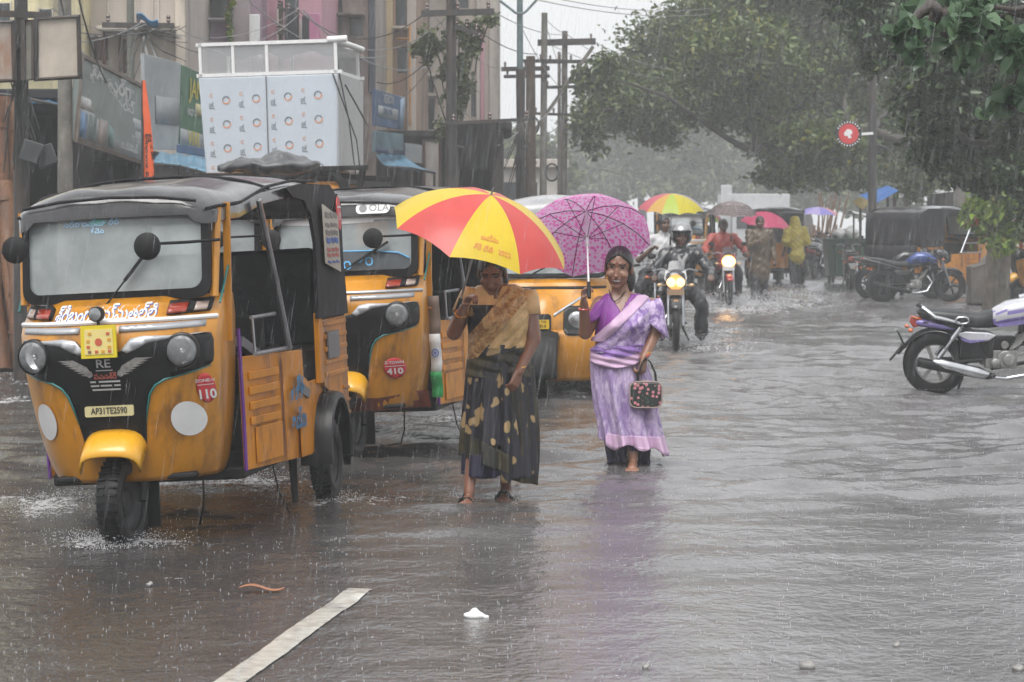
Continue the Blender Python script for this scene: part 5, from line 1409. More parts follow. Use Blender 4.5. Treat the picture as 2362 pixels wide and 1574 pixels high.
HELM = mat("silver_helmet", (0.32, 0.32, 0.33), 0.22, metal=.5, var=.1, coat=.5)
def riding(lean=.0):
    """Seated on a bike whose front axle is towards -y; y = 0 below the rear axle, facing -y."""
    return dict(hip=(0, -.28, .80), chest=(0, -.36-lean, 1.12), neck=(0, -.38-lean, 1.30), head=(0, -.42-lean, 1.43), shR=(-.19, -.37-lean, 1.22), shL=(.19, -.37-lean, 1.22), elR=(-.34, -.55-lean, 1.02), elL=(.34, -.55-lean, 1.02), wrR=(-.335, -.84, .965), wrL=(.335, -.84, .965),
                hpR=(-.10, -.30, .78), hpL=(.10, -.30, .78), knR=(-.24, -.66, .62), knL=(.24, -.66, .62), anR=(-.24, -.45, .26), anL=(.24, -.45, .26), toR=(-.25, -.60, .21), toL=(.25, -.60, .21))
def standing(w_=.0, st=.14):
    return dict(hip=(0, 0, .90), chest=(0, -.02, 1.22), neck=(0, -.02, 1.40), head=(0, -.05, 1.53), shR=(-.19, -.02, 1.33), shL=(.19, -.02, 1.33), elR=(-.25, .02, 1.07), elL=(.25, .02, 1.07), wrR=(-.26, -.08, .84), wrL=(.26, -.08, .84),
                hpR=(-.09, 0, .86), hpL=(.09, 0, .86), knR=(-.10, -st*.7, .47), knL=(.10, st*.2, .47), anR=(-.10, -st, .08), anL=(.10, st, .08), toR=(-.11, -st-.15, .03), toL=(.11, st-.15, .03))

# rider with the silver helmet and his lit bike
rb = GD(30.6, 1568)
BK1 = make_bike('black motorcycle with a pair of glowing headlights ridden by the man in the silver helmet', (rb.x, rb.y+1.25, -.05), R(-90-2), BLKP, BLKP, lit='twin', wheel_r=.30)
RD1, V1, H1 = figure('rider in a silver helmet and wet black jacket on the motorcycle with twin glowing lamps', (rb.x+.09, rb.y+1.25, -.13), R(-2), riding(), [('trousers', DKTR, PANTS), ('jacket', JACKM, JACK), ('shoe', BLKM, SHOES)], hair=False, group="riders in the rain")
def helmet(T, c, HM, mt_):
    mb = MB(); n, m = 36, 26
    def pt(a, t): return Vector((.128*math.sin(t)*math.cos(a), .012+.148*math.sin(t)*math.sin(a), .028+.142*math.cos(t)))
    for i in range(m):
        for j in range(n):
            q = [pt(2*math.pi*(j+u)/n, max(.01, math.pi*(i+v)/m)) for u, v in ((0, 0), (1, 0), (1, 1), (0, 1))]; k = sum(q, Vector())/4
            if k.z > -.10 and not (k.y < -.03 and k.z < .055 and abs(k.x) < .108): mb.add([c + HM @ v for v in q], [(0, 3, 2, 1)])
    h = mb.build('helmet', mt_, T, solid=.014)
    bm = bmesh.new(); bm.from_mesh(h.data); bmesh.ops.remove_doubles(bm, verts=bm.verts, dist=.0005); bm.to_mesh(h.data); bm.free(); h.data.shade_smooth()
    mb = MB(); mb.grid(lambda u, v: c + HM @ Vector((.131*math.sin((u-.5)*2.2), .012-.152*math.cos((u-.5)*2.2)*(1-.10*v), .075-.02*v)), 14, 3); mb.tube([c + HM @ Vector((.10*math.sin(a), .0-.13*math.cos(a), .055)) for a in np.linspace(-1.1, 1.1, 13)], .008, 6); mb.build('visor_rim', BLKM, h, solid=.008)
helmet(RD1, V1['head'], H1, HELM)
mb = MB(); mb.sheet([(-.035, .98), (.02, .97), (.045, 1.14), (.085, 1.22), (.05, 1.24), (.0, 1.15), (-.03, 1.22), (-.05, 1.2)], lambda u, v: Vector((u, -.575+.33*(v-1.1) if v < 1.1 else -.575+.62*(v-1.1), v)), .04); mb.build('shirt_front', mat("grey_shirt", (.22, .22, .22), .6, var=.1), RD1, solid=.006)

# man in white on the next bike, holding the rainbow umbrella
wb = GD(34.5, 1517)
make_bike('black scooter-like motorcycle of the man in white, half hidden behind the pink umbrella', (wb.x, wb.y+1.25, -.05), R(-90+3), BLKP, BLKP, wheel_r=.30, detail=1)
jw = riding(-.05); jw['elR'] = (-.24, -.50, 1.00); jw['wrR'] = (-.08, -.62, 1.15)
for k_ in ('neck', 'head', 'shR', 'shL', 'chest'): jw[k_] = (jw[k_][0]+.12, jw[k_][1], jw[k_][2]+.06)
figure('bare headed man in a white shirt riding beneath the rainbow umbrella', (wb.x+.0, wb.y+1.25, -.05), R(3), jw, [('trousers', DKTR, PANTS), ('shirt', WSH, SHIRT)], skin=SKIND, group="riders in the rain", head_rot=(0, 0, 18))
RB = [translucent(mat("rainbow_"+k, c, .4, var=.04), .4) for k, c in (("pink", (.66, .16, .20)), ("orange", (.70, .42, .10)), ("lime", (.50, .62, .10)), ("yellow", (.70, .60, .05)), ("violet", (.42, .35, .48)), ("grey", (.42, .44, .44)), ("green", (.25, .5, .3)))]
umbrella('rainbow panelled umbrella over the man in the white shirt', W(1550, 447, 34.0), (.02, -.16, .98), .445, .21, RB, [4, 4, 5, 5, 6, 0, 0, 1, 2, 3, 3, 4], n=12, spin=R(10), shaft=.60)

# second lit bike with a rider in red and a passenger's checked umbrella
r2 = GD(44.3, 1676)
make_bike('red scooter bike with one dazzling headlight ridden by the person in a red shawl', (r2.x, r2.y+1.25, -.05), R(-90+2), REDP, REDP, lit='single', wheel_r=.29, detail=1)
j2 = riding(.0)
figure('rider wrapped in a red shawl behind the dazzling headlight', (r2.x, r2.y+1.25, -.05), R(2), j2, [('trousers', DKTR, PANTS), ('shawl', REDSH, JACK)], skin=SKIND, group="riders in the rain", head_rot=(10, 0, 0))
PLAID = translucent(pattern("checked_umbrella", (.20, .16, .16), (.32, .27, .27), 'noise', 12, .45, .55), .35)
PLAIDL = mat("check_lines", (.07, .05, .05), .5, var=0)
def chk(pt, can):
    mb = MB()
    for a in np.linspace(0, 2*math.pi, 25)[:-1]: mb.tube([pt(a, t, .002) for t in (.45, .65, .82, .99)], .005, 4)
    for t in (.55, .65, .75, .85, .93): mb.tube([pt(a, t, .002) for a in np.linspace(0, 2*math.pi, 49)[:-1]], .005, 4, closed=True)
    mb.build('check_lines', PLAIDL, can)
umbrella('grey brown checked umbrella above the rider in the red shawl', W(1690, 464, 44.6), (.03, -.10, .99), .43, .24, [PLAID], [0], shaft=.62, extra=chk)
figure('passenger seated behind the rider in red, holding the checked umbrella', (r2.x+.04, r2.y+1.62, -.05), R(0), dict(riding(-.05), wrR=(-.05, -.55, 1.2), elR=(-.22, -.45, 1.03)), [('trousers', DKTR, PANTS), ('shirt', mat("maroon_shirt", (.12, .04, .035), .6, var=.2), SHIRT)], skin=SKIND, group="riders in the rain")

# walkers farther back
br = GD(47.5, 1752)
jb = standing(); jb['wrR'] = (-.09, -.22, 1.17); jb['elR'] = (-.22, -.10, 1.08)
figure('person in a brown raincoat walking beside the red rider', (br.x, br.y, -.1), R(6), jb, [('raincoat', BRCOAT, [('hip', 'chest', .19, .185), ((0, 0, .62), 'hip', .21, .19)] + JACK[1:]), ('trousers', DKTR, PANTS)], skin=SKIND, group="people walking through the flood")
MAG = translucent(mat("magenta_umbrella", (.50, .045, .13), .4, var=.06), .35)
umbrella('magenta umbrella behind the person in the brown raincoat', W(1768, 489, 48.4), (.12, -.14, .97), .47, .24, [MAG], [0], shaft=.62)
PK2 = translucent(mat("lime_umbrella", (.42, .55, .12), .4, var=.06), .35)
gr_ = GD(62, 1625)
umbrella('small pale green umbrella far off between the riders', W(1632, 488, 61.5), (.1, -.1, .98), .42, .22, [PK2, RB[0], WHT], [0, 1, 2], shaft=.62)
jg = standing(); jg['wrR'] = (-.05, -.25, 1.2); jg['elR'] = (-.2, -.12, 1.05)
figure('distant person in grey under the small pale green umbrella', (gr_.x, gr_.y, -.1), 0, jg, [('shirt', mat("grey_kurta", (.22, .2, .2), .6, var=.2), SHIRT), ('trousers', DKTR, PANTS)], skin=SKIND, group="people walking through the flood")
pn_ = GD(58.0, 1836)
figure('person in a yellow poncho getting down from the distant taxi', (pn_.x, pn_.y, -.1), R(200), standing(), [('poncho', YPON, [('hip', 'chest', .18, .18), ('chest', 'head', .15, .12), ((0, .02, .74), 'hip', .20, .18), ('shR', 'elR', .10, .11), ('shL', 'elL', .10, .11)]), ('trousers', DKTR, PANTS)], skin=SKIND, group="people walking through the flood", hair=False)
# ================================================================= shop side of the street (left)
def wallm(name, col, dirt=(.06, .05, .045), amt=.35, s_=.8, var=.14, vs=1.6):
    return mat(name, col, .75, var=var, vs=vs, bump=.15, bs=8, dirt=dirt, dirt_amt=amt, dirt_s=s_, streak=True)
CREAM = wallm("cream_wall", (.68, .61, .38)); BEIGE = wallm("beige_wall", (.52, .46, .39)); GREYB = wallm("grey_beige_wall", (.45, .40, .36), amt=.4)
MAUVE = wallm("mauve_wall", (.33, .23, .29)); MAUVG = wallm("mauve_grey_wall", (.36, .30, .32)); PINKW = wallm("pink_wall", (.50, .27, .33), amt=.2)
STAIN = wallm("stained_wall", (.38, .33, .29), dirt=(.09, .08, .07), amt=.7, s_=1.6); CREAM2 = wallm("cream_column_wall", (.60, .47, .29), amt=.15)
BROWNW = wallm("brown_wall", (.32, .22, .16), amt=.4); TALLW = wallm("tall_block_wall", (.50, .44, .39), amt=.35); PALEW = wallm("pale_wall", (.50, .46, .42), amt=.3)
SHUT = mat("brown_shutter", (.085, .035, .028), .5, var=.2, vs=6); DARKW = mat("dark_window", (.012, .02, .022), .15, var=.3, vs=2, coat=.4)
CONC = mat("pole_concrete", (.17, .16, .14), .6, var=.25, vs=5, bump=.3, dirt=(.05, .045, .04), dirt_amt=.5, dirt_s=3)
POLED = mat("dark_iron_pole", (.030, .027, .026), .5, var=.4, vs=6, dirt=(.07, .04, .025), dirt_amt=.4)
POLEG = mat("painted_lamp_pole", (.10, .15, .155), .45, var=.2, vs=5)
WIRE = mat("cable", (.02, .02, .02), .5, var=0); WIREG = mat("pale_cable", (.22, .22, .225), .4, var=0)
TARPB = mat("blue_tarp", (.06, .22, .42), .35, var=.15, vs=4, coat=.2); TARPS = mat("light_blue_sheet", (.16, .36, .52), .35, var=.12, vs=3, coat=.2)
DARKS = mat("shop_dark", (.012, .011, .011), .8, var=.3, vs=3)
ORPIPE = mat("orange_pipe", (.50, .22, .04), .5, var=.1)
def PXZ(px, D): return W(px, 497, D).x
def pbox(mb, px0, px1, y0, y1, D, depth, mi=0, out=0.0):
    """Box whose front face covers photo columns px0..px1, rows y0..y1 at distance D."""
    a, b = W(px0, y0, D), W(px1, y1, D)
    mb.box(((a.x+b.x)/2, D+depth/2-out, (a.z+b.z)/2), (abs(b.x-a.x), depth, abs(a.z-b.z)), mi)
def building(label, px0, px1, D, top, wm, parts=(), deep=9.0, group="old buildings behind the shops", plinth=True):
    xa, xb = PXZ(px0, D), PXZ(px1, D); xc = (xa+xb)/2
    T = thing('building', label, 'building', (xc, D, 0), 0, group)
    O = Vector((xc, D, 0))
    def part(name, m, boxes, bevel=.015, out=.0, depth=.12, parent=None):
        if len(boxes) > 1 and name not in ('window_frame', 'orange_pipe'): return [part(name, m, [b], bevel, out, depth, parent) for b in boxes][-1]
        mb = MB()
        for b in boxes:
            if len(b) == 4: pbox(mb, *b, D-.004, depth, 0, out)
            else: pbox(mb, *b[:4], D-.004, b[5] if len(b) > 5 else depth, 0, b[4])
        mb.v = [tuple(Vector(v)-O) for v in mb.v]
        return mb.build(name, m, parent or T, bevel=bevel)
    mb = MB(); mb.box((0, deep/2, top/2-.3), (xb-xa, deep, top+.6)); mb.build('wall', wm, T)
    mb = MB(); mb.box((0, deep/2-.1, top+.1), (xb-xa+.3, deep+.4, .25)); mb.build('roof_slab', GREYB, T, bevel=.02)
    return T, part

T, part = building('pale yellow building front behind the blank signboard', -260, 188, 37, 9.5, CREAM)
part('ledge', GREYB, [(-260, 192, 118, 126, .35, .5)])
part('window', DARKW, [(-20, 24, 6, 60), (90, 120, 20, 40)])
part('window_frame', PALEW, [(-24, -20, 2, 64, .03), (24, 28, 2, 64, .03), (86, 90, 16, 44, .03), (120, 124, 16, 44, .03)])
T, part = building('grey beige building with brown shutters and a thin balcony slab', 188, 432, 38, 10.5, GREYB)
for x0, x1 in ((252, 292), (322, 350), (368, 403)):
    f = part('window', SHUT, [(x0, x1, -60, 66)], out=-.02); part('window_frame', PALEW, [(x0-5, x0, -60, 70, .03), (x1, x1+5, -60, 70, .03)], parent=f)
part('balcony_slab', BEIGE, [(238, 408, 66, 76, .6, .8)]); part('pillar', BEIGE, [(405, 431, -120, 300, .12, .3)]); part('pillar', BEIGE, [(186, 210, -120, 300, .10, .3)])
part('drain_pipe', mat("rust_pipe", (.12, .05, .03), .6, var=.3), [(238, 246, 60, 300, .10, .1), (275, 281, 76, 300, .10, .1)])
part('lower_shutter', SHUT, [(216, 250, 84, 140), (282, 300, 90, 170)])
part('air_unit', mat("dull_white_box", (.30, .29, .28), .5, var=.2), [(180, 226, 82, 92, .4, .4)])
T, part = building('mauve painted building with a black green window', 432, 604, 41, 10, MAUVE)
part('window', DARKW, [(434, 528, -90, 44)]); part('side_wall', MAUVG, [(534, 578, -120, 170, .06, .2)]); part('window_ledge', MAUVG, [(430, 532, 44, 50, .25, .3)]); part('white_board', WHT, [(578, 603, 36, 110, .25, .05)])
part('drain_pipe', mat("green_pipe", (.10, .14, .05), .6, var=.3), [(527, 534, -80, 160, .14, .1)])
T, part = building('pink painted house wall with dark clothes hung out', 604, 744, 42, 7.2, PINKW)
part('post', PALEW, [(604, 608, -80, 110, .2, .1), (640, 655, 20, 110, .2, .15), (692, 700, 50, 108, .2, .15)]); part('opening', DARKW, [(656, 690, -40, 108)])
part('hung_cloth', mat("dark_cloth", (.02, .022, .03), .7, var=.2), [(668, 690, 22, 100, .35, .05), (700, 718, 40, 106, .32, .05)]); part('hung_cloth', mat("pink_cloth", (.42, .16, .27), .6, var=.1), [(716, 741, 34, 104, .33, .04)])
T, part = building('rain stained brown building with streaked wall', 744, 868, 46, 10.5, STAIN)
part('downpipe', mat("blue_grey_pipe", (.045, .055, .07), .5, var=.2), [(850, 866, -140, 215, .18, .18)]); part('recess', DARKW, [(770, 790, -60, 30), (806, 836, 40, 84)])
part('sunshade', STAIN, [(764, 842, 34, 40, .5, .6), (764, 842, 130, 138, .4, .5)])
T, part = building('narrow cream column building with an orange pipe', 868, 962, 50, 11, BROWNW)
part('column', CREAM2, [(868, 906, -160, 230, .15, .4)]); part('window', DARKW, [(912, 940, -40, 60), (916, 940, 110, 170)]); part('mid_wall', TALLW, [(938, 960, -160, 320, .05, .2)])
part('orange_pipe', ORPIPE, [(944, 949, 60, 292, .3, .1), (916, 946, 90, 94, .3, .08)]); part('sunshade', BEIGE, [(908, 944, 64, 70, .4, .5)])
T, part = building('tall grey beige block with creepers beside the dark pole', 962, 1150, 57, 12.0, TALLW)
for x0, x1, y0, y1 in ((1056, 1080, -60, 20), (1056, 1078, 60, 110), (966, 1000, 186, 214), (966, 1002, 228, 300), (1086, 1098, 190, 270)):
    f = part('window', DARKW, [(x0, x1, y0, y1)]); part('window_frame', PALEW, [(x0-3, x0, y0-3, y1+3, .03), (x1, x1+3, y0-3, y1+3, .03)], parent=f)
part('sunshade', PALEW, [(960, 1008, 172, 180, .5, .6), (960, 1012, 218, 224, .3, .4)]); part('pilaster', PALEW, [(1098, 1108, -200, 300, .12, .3), (1128, 1149, -200, 300, .06, .2)]); part('pilaster', PINKW, [(1108, 1117, 60, 300, .14, .3)])
part('drain_pipe', mat("pale_pipe", (.42, .40, .38), .5, var=.1), [(990, 994, -80, 170, .15, .1), (1036, 1040, -80, 300, .15, .1)])
# dark low shops under the boards
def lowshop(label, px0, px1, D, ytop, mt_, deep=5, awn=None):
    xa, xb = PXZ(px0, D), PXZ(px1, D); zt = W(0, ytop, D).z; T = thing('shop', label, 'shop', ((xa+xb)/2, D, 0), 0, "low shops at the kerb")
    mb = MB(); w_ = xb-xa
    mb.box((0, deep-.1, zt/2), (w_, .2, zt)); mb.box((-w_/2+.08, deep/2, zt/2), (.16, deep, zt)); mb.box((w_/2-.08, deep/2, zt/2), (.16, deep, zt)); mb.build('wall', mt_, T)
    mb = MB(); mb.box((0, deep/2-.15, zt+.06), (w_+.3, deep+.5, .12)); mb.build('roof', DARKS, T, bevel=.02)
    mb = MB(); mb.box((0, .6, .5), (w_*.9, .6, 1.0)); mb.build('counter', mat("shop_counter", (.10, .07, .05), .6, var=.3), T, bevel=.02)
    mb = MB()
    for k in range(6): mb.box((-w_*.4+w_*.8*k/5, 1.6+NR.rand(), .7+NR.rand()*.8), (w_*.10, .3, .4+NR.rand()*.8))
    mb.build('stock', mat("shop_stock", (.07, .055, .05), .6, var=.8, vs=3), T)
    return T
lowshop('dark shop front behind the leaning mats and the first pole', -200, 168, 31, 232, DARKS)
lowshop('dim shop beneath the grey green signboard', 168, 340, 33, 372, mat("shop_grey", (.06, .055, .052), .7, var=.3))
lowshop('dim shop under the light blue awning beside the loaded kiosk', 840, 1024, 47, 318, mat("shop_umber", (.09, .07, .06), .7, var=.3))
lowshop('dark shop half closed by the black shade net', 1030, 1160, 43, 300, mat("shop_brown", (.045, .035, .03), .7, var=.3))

# ---------------------------------------------------------------- boards
def slab(mb, q, th, mi=0):
    TL, TR, BR, BL = q; n = (TR-TL).cross(BL-TL).normalized()
    if n.y > 0: n = -n
    vs = [p for p in q] + [p - n*th for p in q]
    mb.add(vs, [(0, 1, 2, 3), (7, 6, 5, 4), (0, 4, 5, 1), (1, 5, 6, 2), (2, 6, 7, 3), (3, 7, 4, 0)], mi)
    return n
def board(name, label, cat, corners, mt_, th=.06, group=None, frame=None):
    q = [W(*c) for c in corners]; O = sum(q, Vector())/4
    T = thing(name, label, cat, O, 0, group); ql = [p-O for p in q]
    mb = MB(); n = slab(mb, ql, th); mb.build('panel', mt_, T, bevel=.006)
    TL, TR, BR, BL = ql
    def f(u, v, off=.008): return (TL.lerp(TR, u)).lerp(BL.lerp(BR, u), v) + n*off
    if frame:
        mb = MB(); mb.tube([f(0, 0, .01), f(1, 0, .01), f(1, 1, .01), f(0, 1, .01)], .03, 4, closed=True); mb.build('frame', frame, T)
    def patch(name, m, u0, u1, v0, v1, off=.006, parent=None):
        mb = MB(); mb.grid(lambda a, b: f(u0+(u1-u0)*a, v0+(v1-v0)*b, off), 2, 2); return mb.build(name, m, parent or T, solid=.004)
    def text(m, body, u, v, size, off=.014, bold=.02, sx=1.0, parent=None, name='lettering'):
        Wd, Hd = (TR-TL).length, (BL-TL).length
        mb = MB(); put_text(mb, body, size, lambda x, y: f(u + x/Wd, v - y/Hd, off), bold=bold, sx=sx); return mb.build(name, m, parent or T)
    return T, patch, text
SGRN = mat("sign_grey_green", (.19, .225, .215), .5, var=.12, vs=3); SWHT = mat("sign_white", (.45, .46, .46), .5, var=.1, vs=4); SGREY = mat("sign_pale_grey", (.28, .30, .31), .5, var=.15, vs=3)
T, patch, text = board('signboard', 'long grey green shop signboard with white lettering and faded pictures', 'signboard', ((188, 129, 29), (328, 200, 31.5), (333, 378, 31.5), (173, 324, 29)), SGRN, .08, "shop signboards", frame=mat("sign_frame", (.16, .13, .11), .6, var=.2))
text(SWHT, "శ్రీ దుర్గా", .48, .17, .24, sx=1.9, bold=.03); text(SWHT, "ట్రేడర్స్", .60, .36, .17, sx=2.0, bold=.03)
patch('white_band', SWHT, .0, 1, .46, .60); text(SGRN, "COMPUTERS & PRINTERS", .5, .53, .09, sx=1.3)
patch('picture_strip', SGREY, .0, 1, .61, .97)
for k, (u0, u1, c) in enumerate(((.04, .13, (.16, .28, .46)), (.16, .26, (.22, .30, .30)), (.30, .42, (.36, .31, .29)), (.44, .52, (.20, .32, .30)))): patch('picture', mat("sign_picture_%d" % k, c, .5, var=.5, vs=3), u0, u1, .64, .94, .012)
text(SWHT, "కలర్ జిరాక్స్", .75, .72, .13, sx=1.3, bold=.03); text(SWHT, "లామినేషన్", .75, .86, .12, sx=1.3, bold=.03)
T, patch, text = board('signboard', 'plain pale grey hoarding panel between the green signs', 'signboard', ((332, 124, 32), (418, 146, 33), (412, 346, 33), (336, 344, 32)), SGREY, .05, "shop signboards")
patch('lower_sheet', mat("sign_grey_sheet", (.24, .255, .265), .5, var=.15, vs=2), .3, .98, .42, .72)
T, patch, text = board('signboard', 'green and yellow shop banner beside the white kiosk', 'signboard', ((420, 150, 33), (476, 174, 34), (474, 348, 34), (414, 332, 33)), mat("banner_green", (.035, .13, .065), .5, var=.15, vs=3), .04, "shop signboards")
text(mat("banner_yellow", (.50, .42, .03), .5, var=.1), "JAN", .55, .26, .34, sx=.9); patch('pale_patch', mat("banner_cream", (.42, .40, .22), .5, var=.2), .55, .95, .42, .58, .01); text(SWHT, "ఆధార్", .4, .55, .15); patch('pale_foot', SGREY, .0, 1, .80, 1.0); text(mat("banner_yellow", (.5, .42, .03)), "VIVI", .5, .90, .26)
T, patch, text = board('signboard', 'small dark blue board under the green banner', 'signboard', ((414, 334, 32.5), (476, 344, 33), (476, 362, 33), (414, 352, 32.5)), mat("sign_blue", (.05, .10, .19), .5, var=.2), .05, "shop signboards")
T, patch, text = board('signboard', 'blue shop sign with pale panel above the light blue awning', 'signboard', ((866, 206, 44), (934, 226, 46), (930, 300, 46), (866, 290, 44)), mat("sign_blue2", (.055, .11, .21), .5, var=.2, vs=2), .06, "shop signboards")
patch('pale_panel', SGREY, .08, .78, .42, .74); text(SWHT, "XEROX", .42, .2, .22); text(mat("sign_blue2", (0, 0, 0)), "ONLINE", .4, .55, .18); patch('edge_panel', mat("sign_light_blue", (.22, .30, .40), .5, var=.1), .84, 1, .0, 1.0)
T, patch, text = board('signboard', 'faded turquoise picture sign just above the light blue awning', 'signboard', ((866, 302, 44), (931, 310, 46), (932, 358, 46), (866, 352, 44)), mat("sign_teal", (.16, .25, .29), .5, var=.4, vs=2), .06, "shop signboards")
patch('foot_band', mat("sign_navy", (.03, .045, .10), .5, var=.2), .0, 1, .78, 1.0); text(SWHT, "MOBILE", .5, .88, .10)
board('signboard', 'pale cream door panel beside the light blue awning', 'door panel', ((978, 322, 46.4), (1014, 324, 46.4), (1014, 432, 46.4), (978, 430, 46.4)), PALEW, .05, frame=SHUT)
board('signboard', 'small pale poster board left of the cream door panel', 'signboard', ((934, 330, 46.4), (974, 336, 46.4), (974, 378, 46.4), (934, 374, 46.4)), SGREY, .04, "shop signboards")
# blank framed board on the first pole
T, patch, text = board('signboard', 'blank grimy framed board hanging on the first dark pole', 'signboard', ((84, 44, 24.6), (181, 38, 24.6), (185, 178, 24.6), (84, 184, 24.6)), mat("grimy_board", (.42, .37, .31), .6, var=.16, vs=3, dirt=(.14, .11, .09), dirt_amt=.4, dirt_s=2.5), .05, "blank boards on the first pole", frame=POLED)
T, patch, text = board('signboard', 'blank rusty edged board cut off by the left picture edge', 'signboard', ((-60, 54, 24.6), (30, 50, 24.6), (34, 186, 24.6), (-60, 190, 24.6)), mat("grimy_board2", (.34, .29, .25), .6, var=.2, vs=3, dirt=(.25, .10, .04), dirt_amt=.35), .05, "blank boards on the first pole", frame=POLED)
T, patch, text = board('signboard', 'narrow blank board between the first pole and the wide blank board', 'signboard', ((54, 48, 24.62), (78, 46, 24.62), (78, 184, 24.62), (54, 186, 24.62)), mat("grimy_board3", (.20, .19, .16), .6, var=.2), .05, "blank boards on the first pole", frame=POLED)
# awnings
def awning(label, pts_top, pts_bot, mt_, sag=.05):
    a0, a1 = W(*pts_top[0]), W(*pts_top[1]); b0, b1 = W(*pts_bot[0]), W(*pts_bot[1]); O = (a0+b1)/2
    T = thing('awning', label, 'awning', O, 0, "blue awnings over the shops")
    mb = MB()
    def f(u, v):
        p = a0.lerp(a1, u).lerp(b0.lerp(b1, u), v) - O; p.z -= sag*math.sin(math.pi*v) + .012*math.sin(u*22)+.02*(v > .95)*math.sin(u*60); return p
    mb.grid(f, 40, 8); mb.build('sheet', mt_, T, solid=.012, smooth=180)
    mb = MB(); mb.tube([f(0, 1)+Vector((0, 0, -.02)), f(.5, 1)+Vector((0, 0, -.02)), f(1, 1)+Vector((0, 0, -.02))], .02, 6)
    for u in (.02, .5, .98): mb.tube([f(u, 1), Vector((f(u, 1).x, f(u, 1).y, -O.z))], .02, 6)
    mb.build('frame', POLED, T)
awning('light blue sheet awning between the kiosk and the dark pole', ((868, 356, 46), (930, 358, 46.5)), ((892, 382, 43), (1004, 398, 43.5)), TARPS)
awning('pale blue scalloped awning beside the orange flag', ((345, 350, 33), (476, 362, 34)), ((350, 374, 31), (476, 398, 32)), TARPS)
awning('dark blue tarp edge over the dark shop behind the first pole', ((-80, 190, 31), (170, 236, 31)), ((-80, 205, 29.5), (160, 246, 29.5)), TARPB)
# orange feather flag
D_ = 23.5; O = GD(D_, 341); T = thing('feather_flag', 'tall narrow orange feather flag standing behind the first taxi', 'flag', O)
mb = MB(); tp = [(330, 186), (336, 186), (340, 215), (347, 270), (352, 330), (354, 395), (352, 470), (331, 470), (331, 395), (330, 300)]
mb.prism([((W(x, y, D_).x-O.x), W(x, y, D_).z) for x, y in tp][::-1], lambda u, v, w__: Vector((u, w__ + .03*math.sin(v*4), v)), .008); fl = mb.build('cloth', mat("flag_orange", (.72, .12, .035), .5, var=.08), T)
mb = MB(); put_text(mb, "జనసేన పార్టీ", .11, lambda u, v: Vector((-.03+.04-v*1 + .0, -.012, 2.05-u*.9)) if False else Vector((.015+v*.9, -.012+.03*math.sin((2.05-u)*4), 2.0-u)), bold=.02); mb.build('lettering', INKK, fl)
mb = MB(); mb.tube([(-.045, 0, 0), (-.045, 0, 2.2), (-.04, 0, W(0, 186, D_).z)], .012, 6); mb.build('mast', POLED, T)
# rolled mats leaning at the far left
MATB = mat("split_bamboo_mat", (.13, .055, .024), .6, var=.35, vs=9, bump=.5, bs=40, streak=True); MATL = mat("pale_bamboo_mat", (.19, .09, .042), .6, var=.3, vs=9, bump=.5, bs=40, streak=True)
for i, (pb_, pt_, yt, r_, D_) in enumerate(((-18, -26, 240, .13, 27.2), (8, 6, 228, .12, 27.3), (30, 22, 236, .10, 27.1), (44, 33, 238, .06, 27.0), (-2, -10, 232, .1, 26.8), (20, -6, 330, .09, 26.5), (40, 8, 420, .08, 26.3), (2, -22, 520, .08, 26.2), (46, 24, 560, .06, 26.0))):
    a, b = GD(D_-.5, pb_), W(pt_, yt, D_); O = Vector((a.x, a.y, 0))
    mb = MB(); n_ = 9; mb.tube([Vector((0, 0, .02)).lerp(b-O, t) + Vector((.015*math.sin(t*9+i), .01*math.cos(t*7), 0)) for t in np.linspace(0, 1, n_)], [r_*(1+.05*math.sin(k*2.3+i)) for k in range(n_)], 14)
    for t in (.2, .6, .9): mb.tube([(Vector((0, 0, 0)).lerp(b-O, t-.008)), Vector((0, 0, 0)).lerp(b-O, t+.008)], r_*1.06, 14)
    o = mb.build('rolled_mat', MATB if i % 3 else MATL, smooth=50); o.location = O
    tag(o, ('tallest brown rolled mat at the left picture edge', 'thick brown rolled mat standing upright beside the first pole', 'slim brown rolled mat touching the first pole', 'thin pale rolled mat beside the first pole', 'upright brown rolled mat second from the left edge', 'shorter brown mat leaning left over the taller mats', 'short brown mat leaning beside the taxi mirror', 'pale short mat leaning at the left edge', 'thin short mat leaning nearest the taxi')[i], 'rolled mat', "rolled bamboo mats leaning at the shop")

# ---------------------------------------------------------------- poles and wires
def pole(name, label, px, D, ytop, r, mt_, pxt=None, arms=(), extra=None, group="poles along the shops", zt=None):
    O = GD(D, px); top = W(pxt if pxt is not None else px, ytop, D); T = thing(name, label, 'pole', O, 0, group)
    mb = MB(); t = top-O; mb.tube([(0, 0, -.2), t*.5, t], [r*1.15, r, r*.85], 12); mb.build('shaft', mt_, T)
    for x0, y0, x1, y1, w_ in arms:
        mb = MB(); a, b = W(x0, y0, D-r)-O, W(x1, y1, D-r)-O; mb.bar(a, b, w_, w_); ca_ = mb.build('cross_arm', POLED, T)
        for t_ in (.08, .5, .92):
            mb = MB(); p = a.lerp(b, t_); mb.lathe([(.01, 0), (.03, .03), (.02, .05), (.032, .08), (.012, .11)], (p.x, p.y, p.z+w_/2), 'z', 10); mb.build('insulator', mat("insulator", (.10, .06, .05), .3, var=.1, coat=.5), ca_)
    return T, O
T, O = pole('utility_pole', 'first thick dark pole carrying the blank boards at the far left', 48, 25, -60, .075, POLED)
mb = MB()
for k in range(26):
    a = NR.rand(3)-.5; p = W(40+60*a[0], 60+40*NR.rand(), 24.9)-O; q = W(48+90*(NR.rand()-.5), 60+400*NR.rand(), 24.85)-O; mb.tube([p, p.lerp(q, .5)+Vector((.06*a[1], -.05, -.1*NR.rand())), q], .008, 5)
mb.build('tangled_cable', WIRE, T)
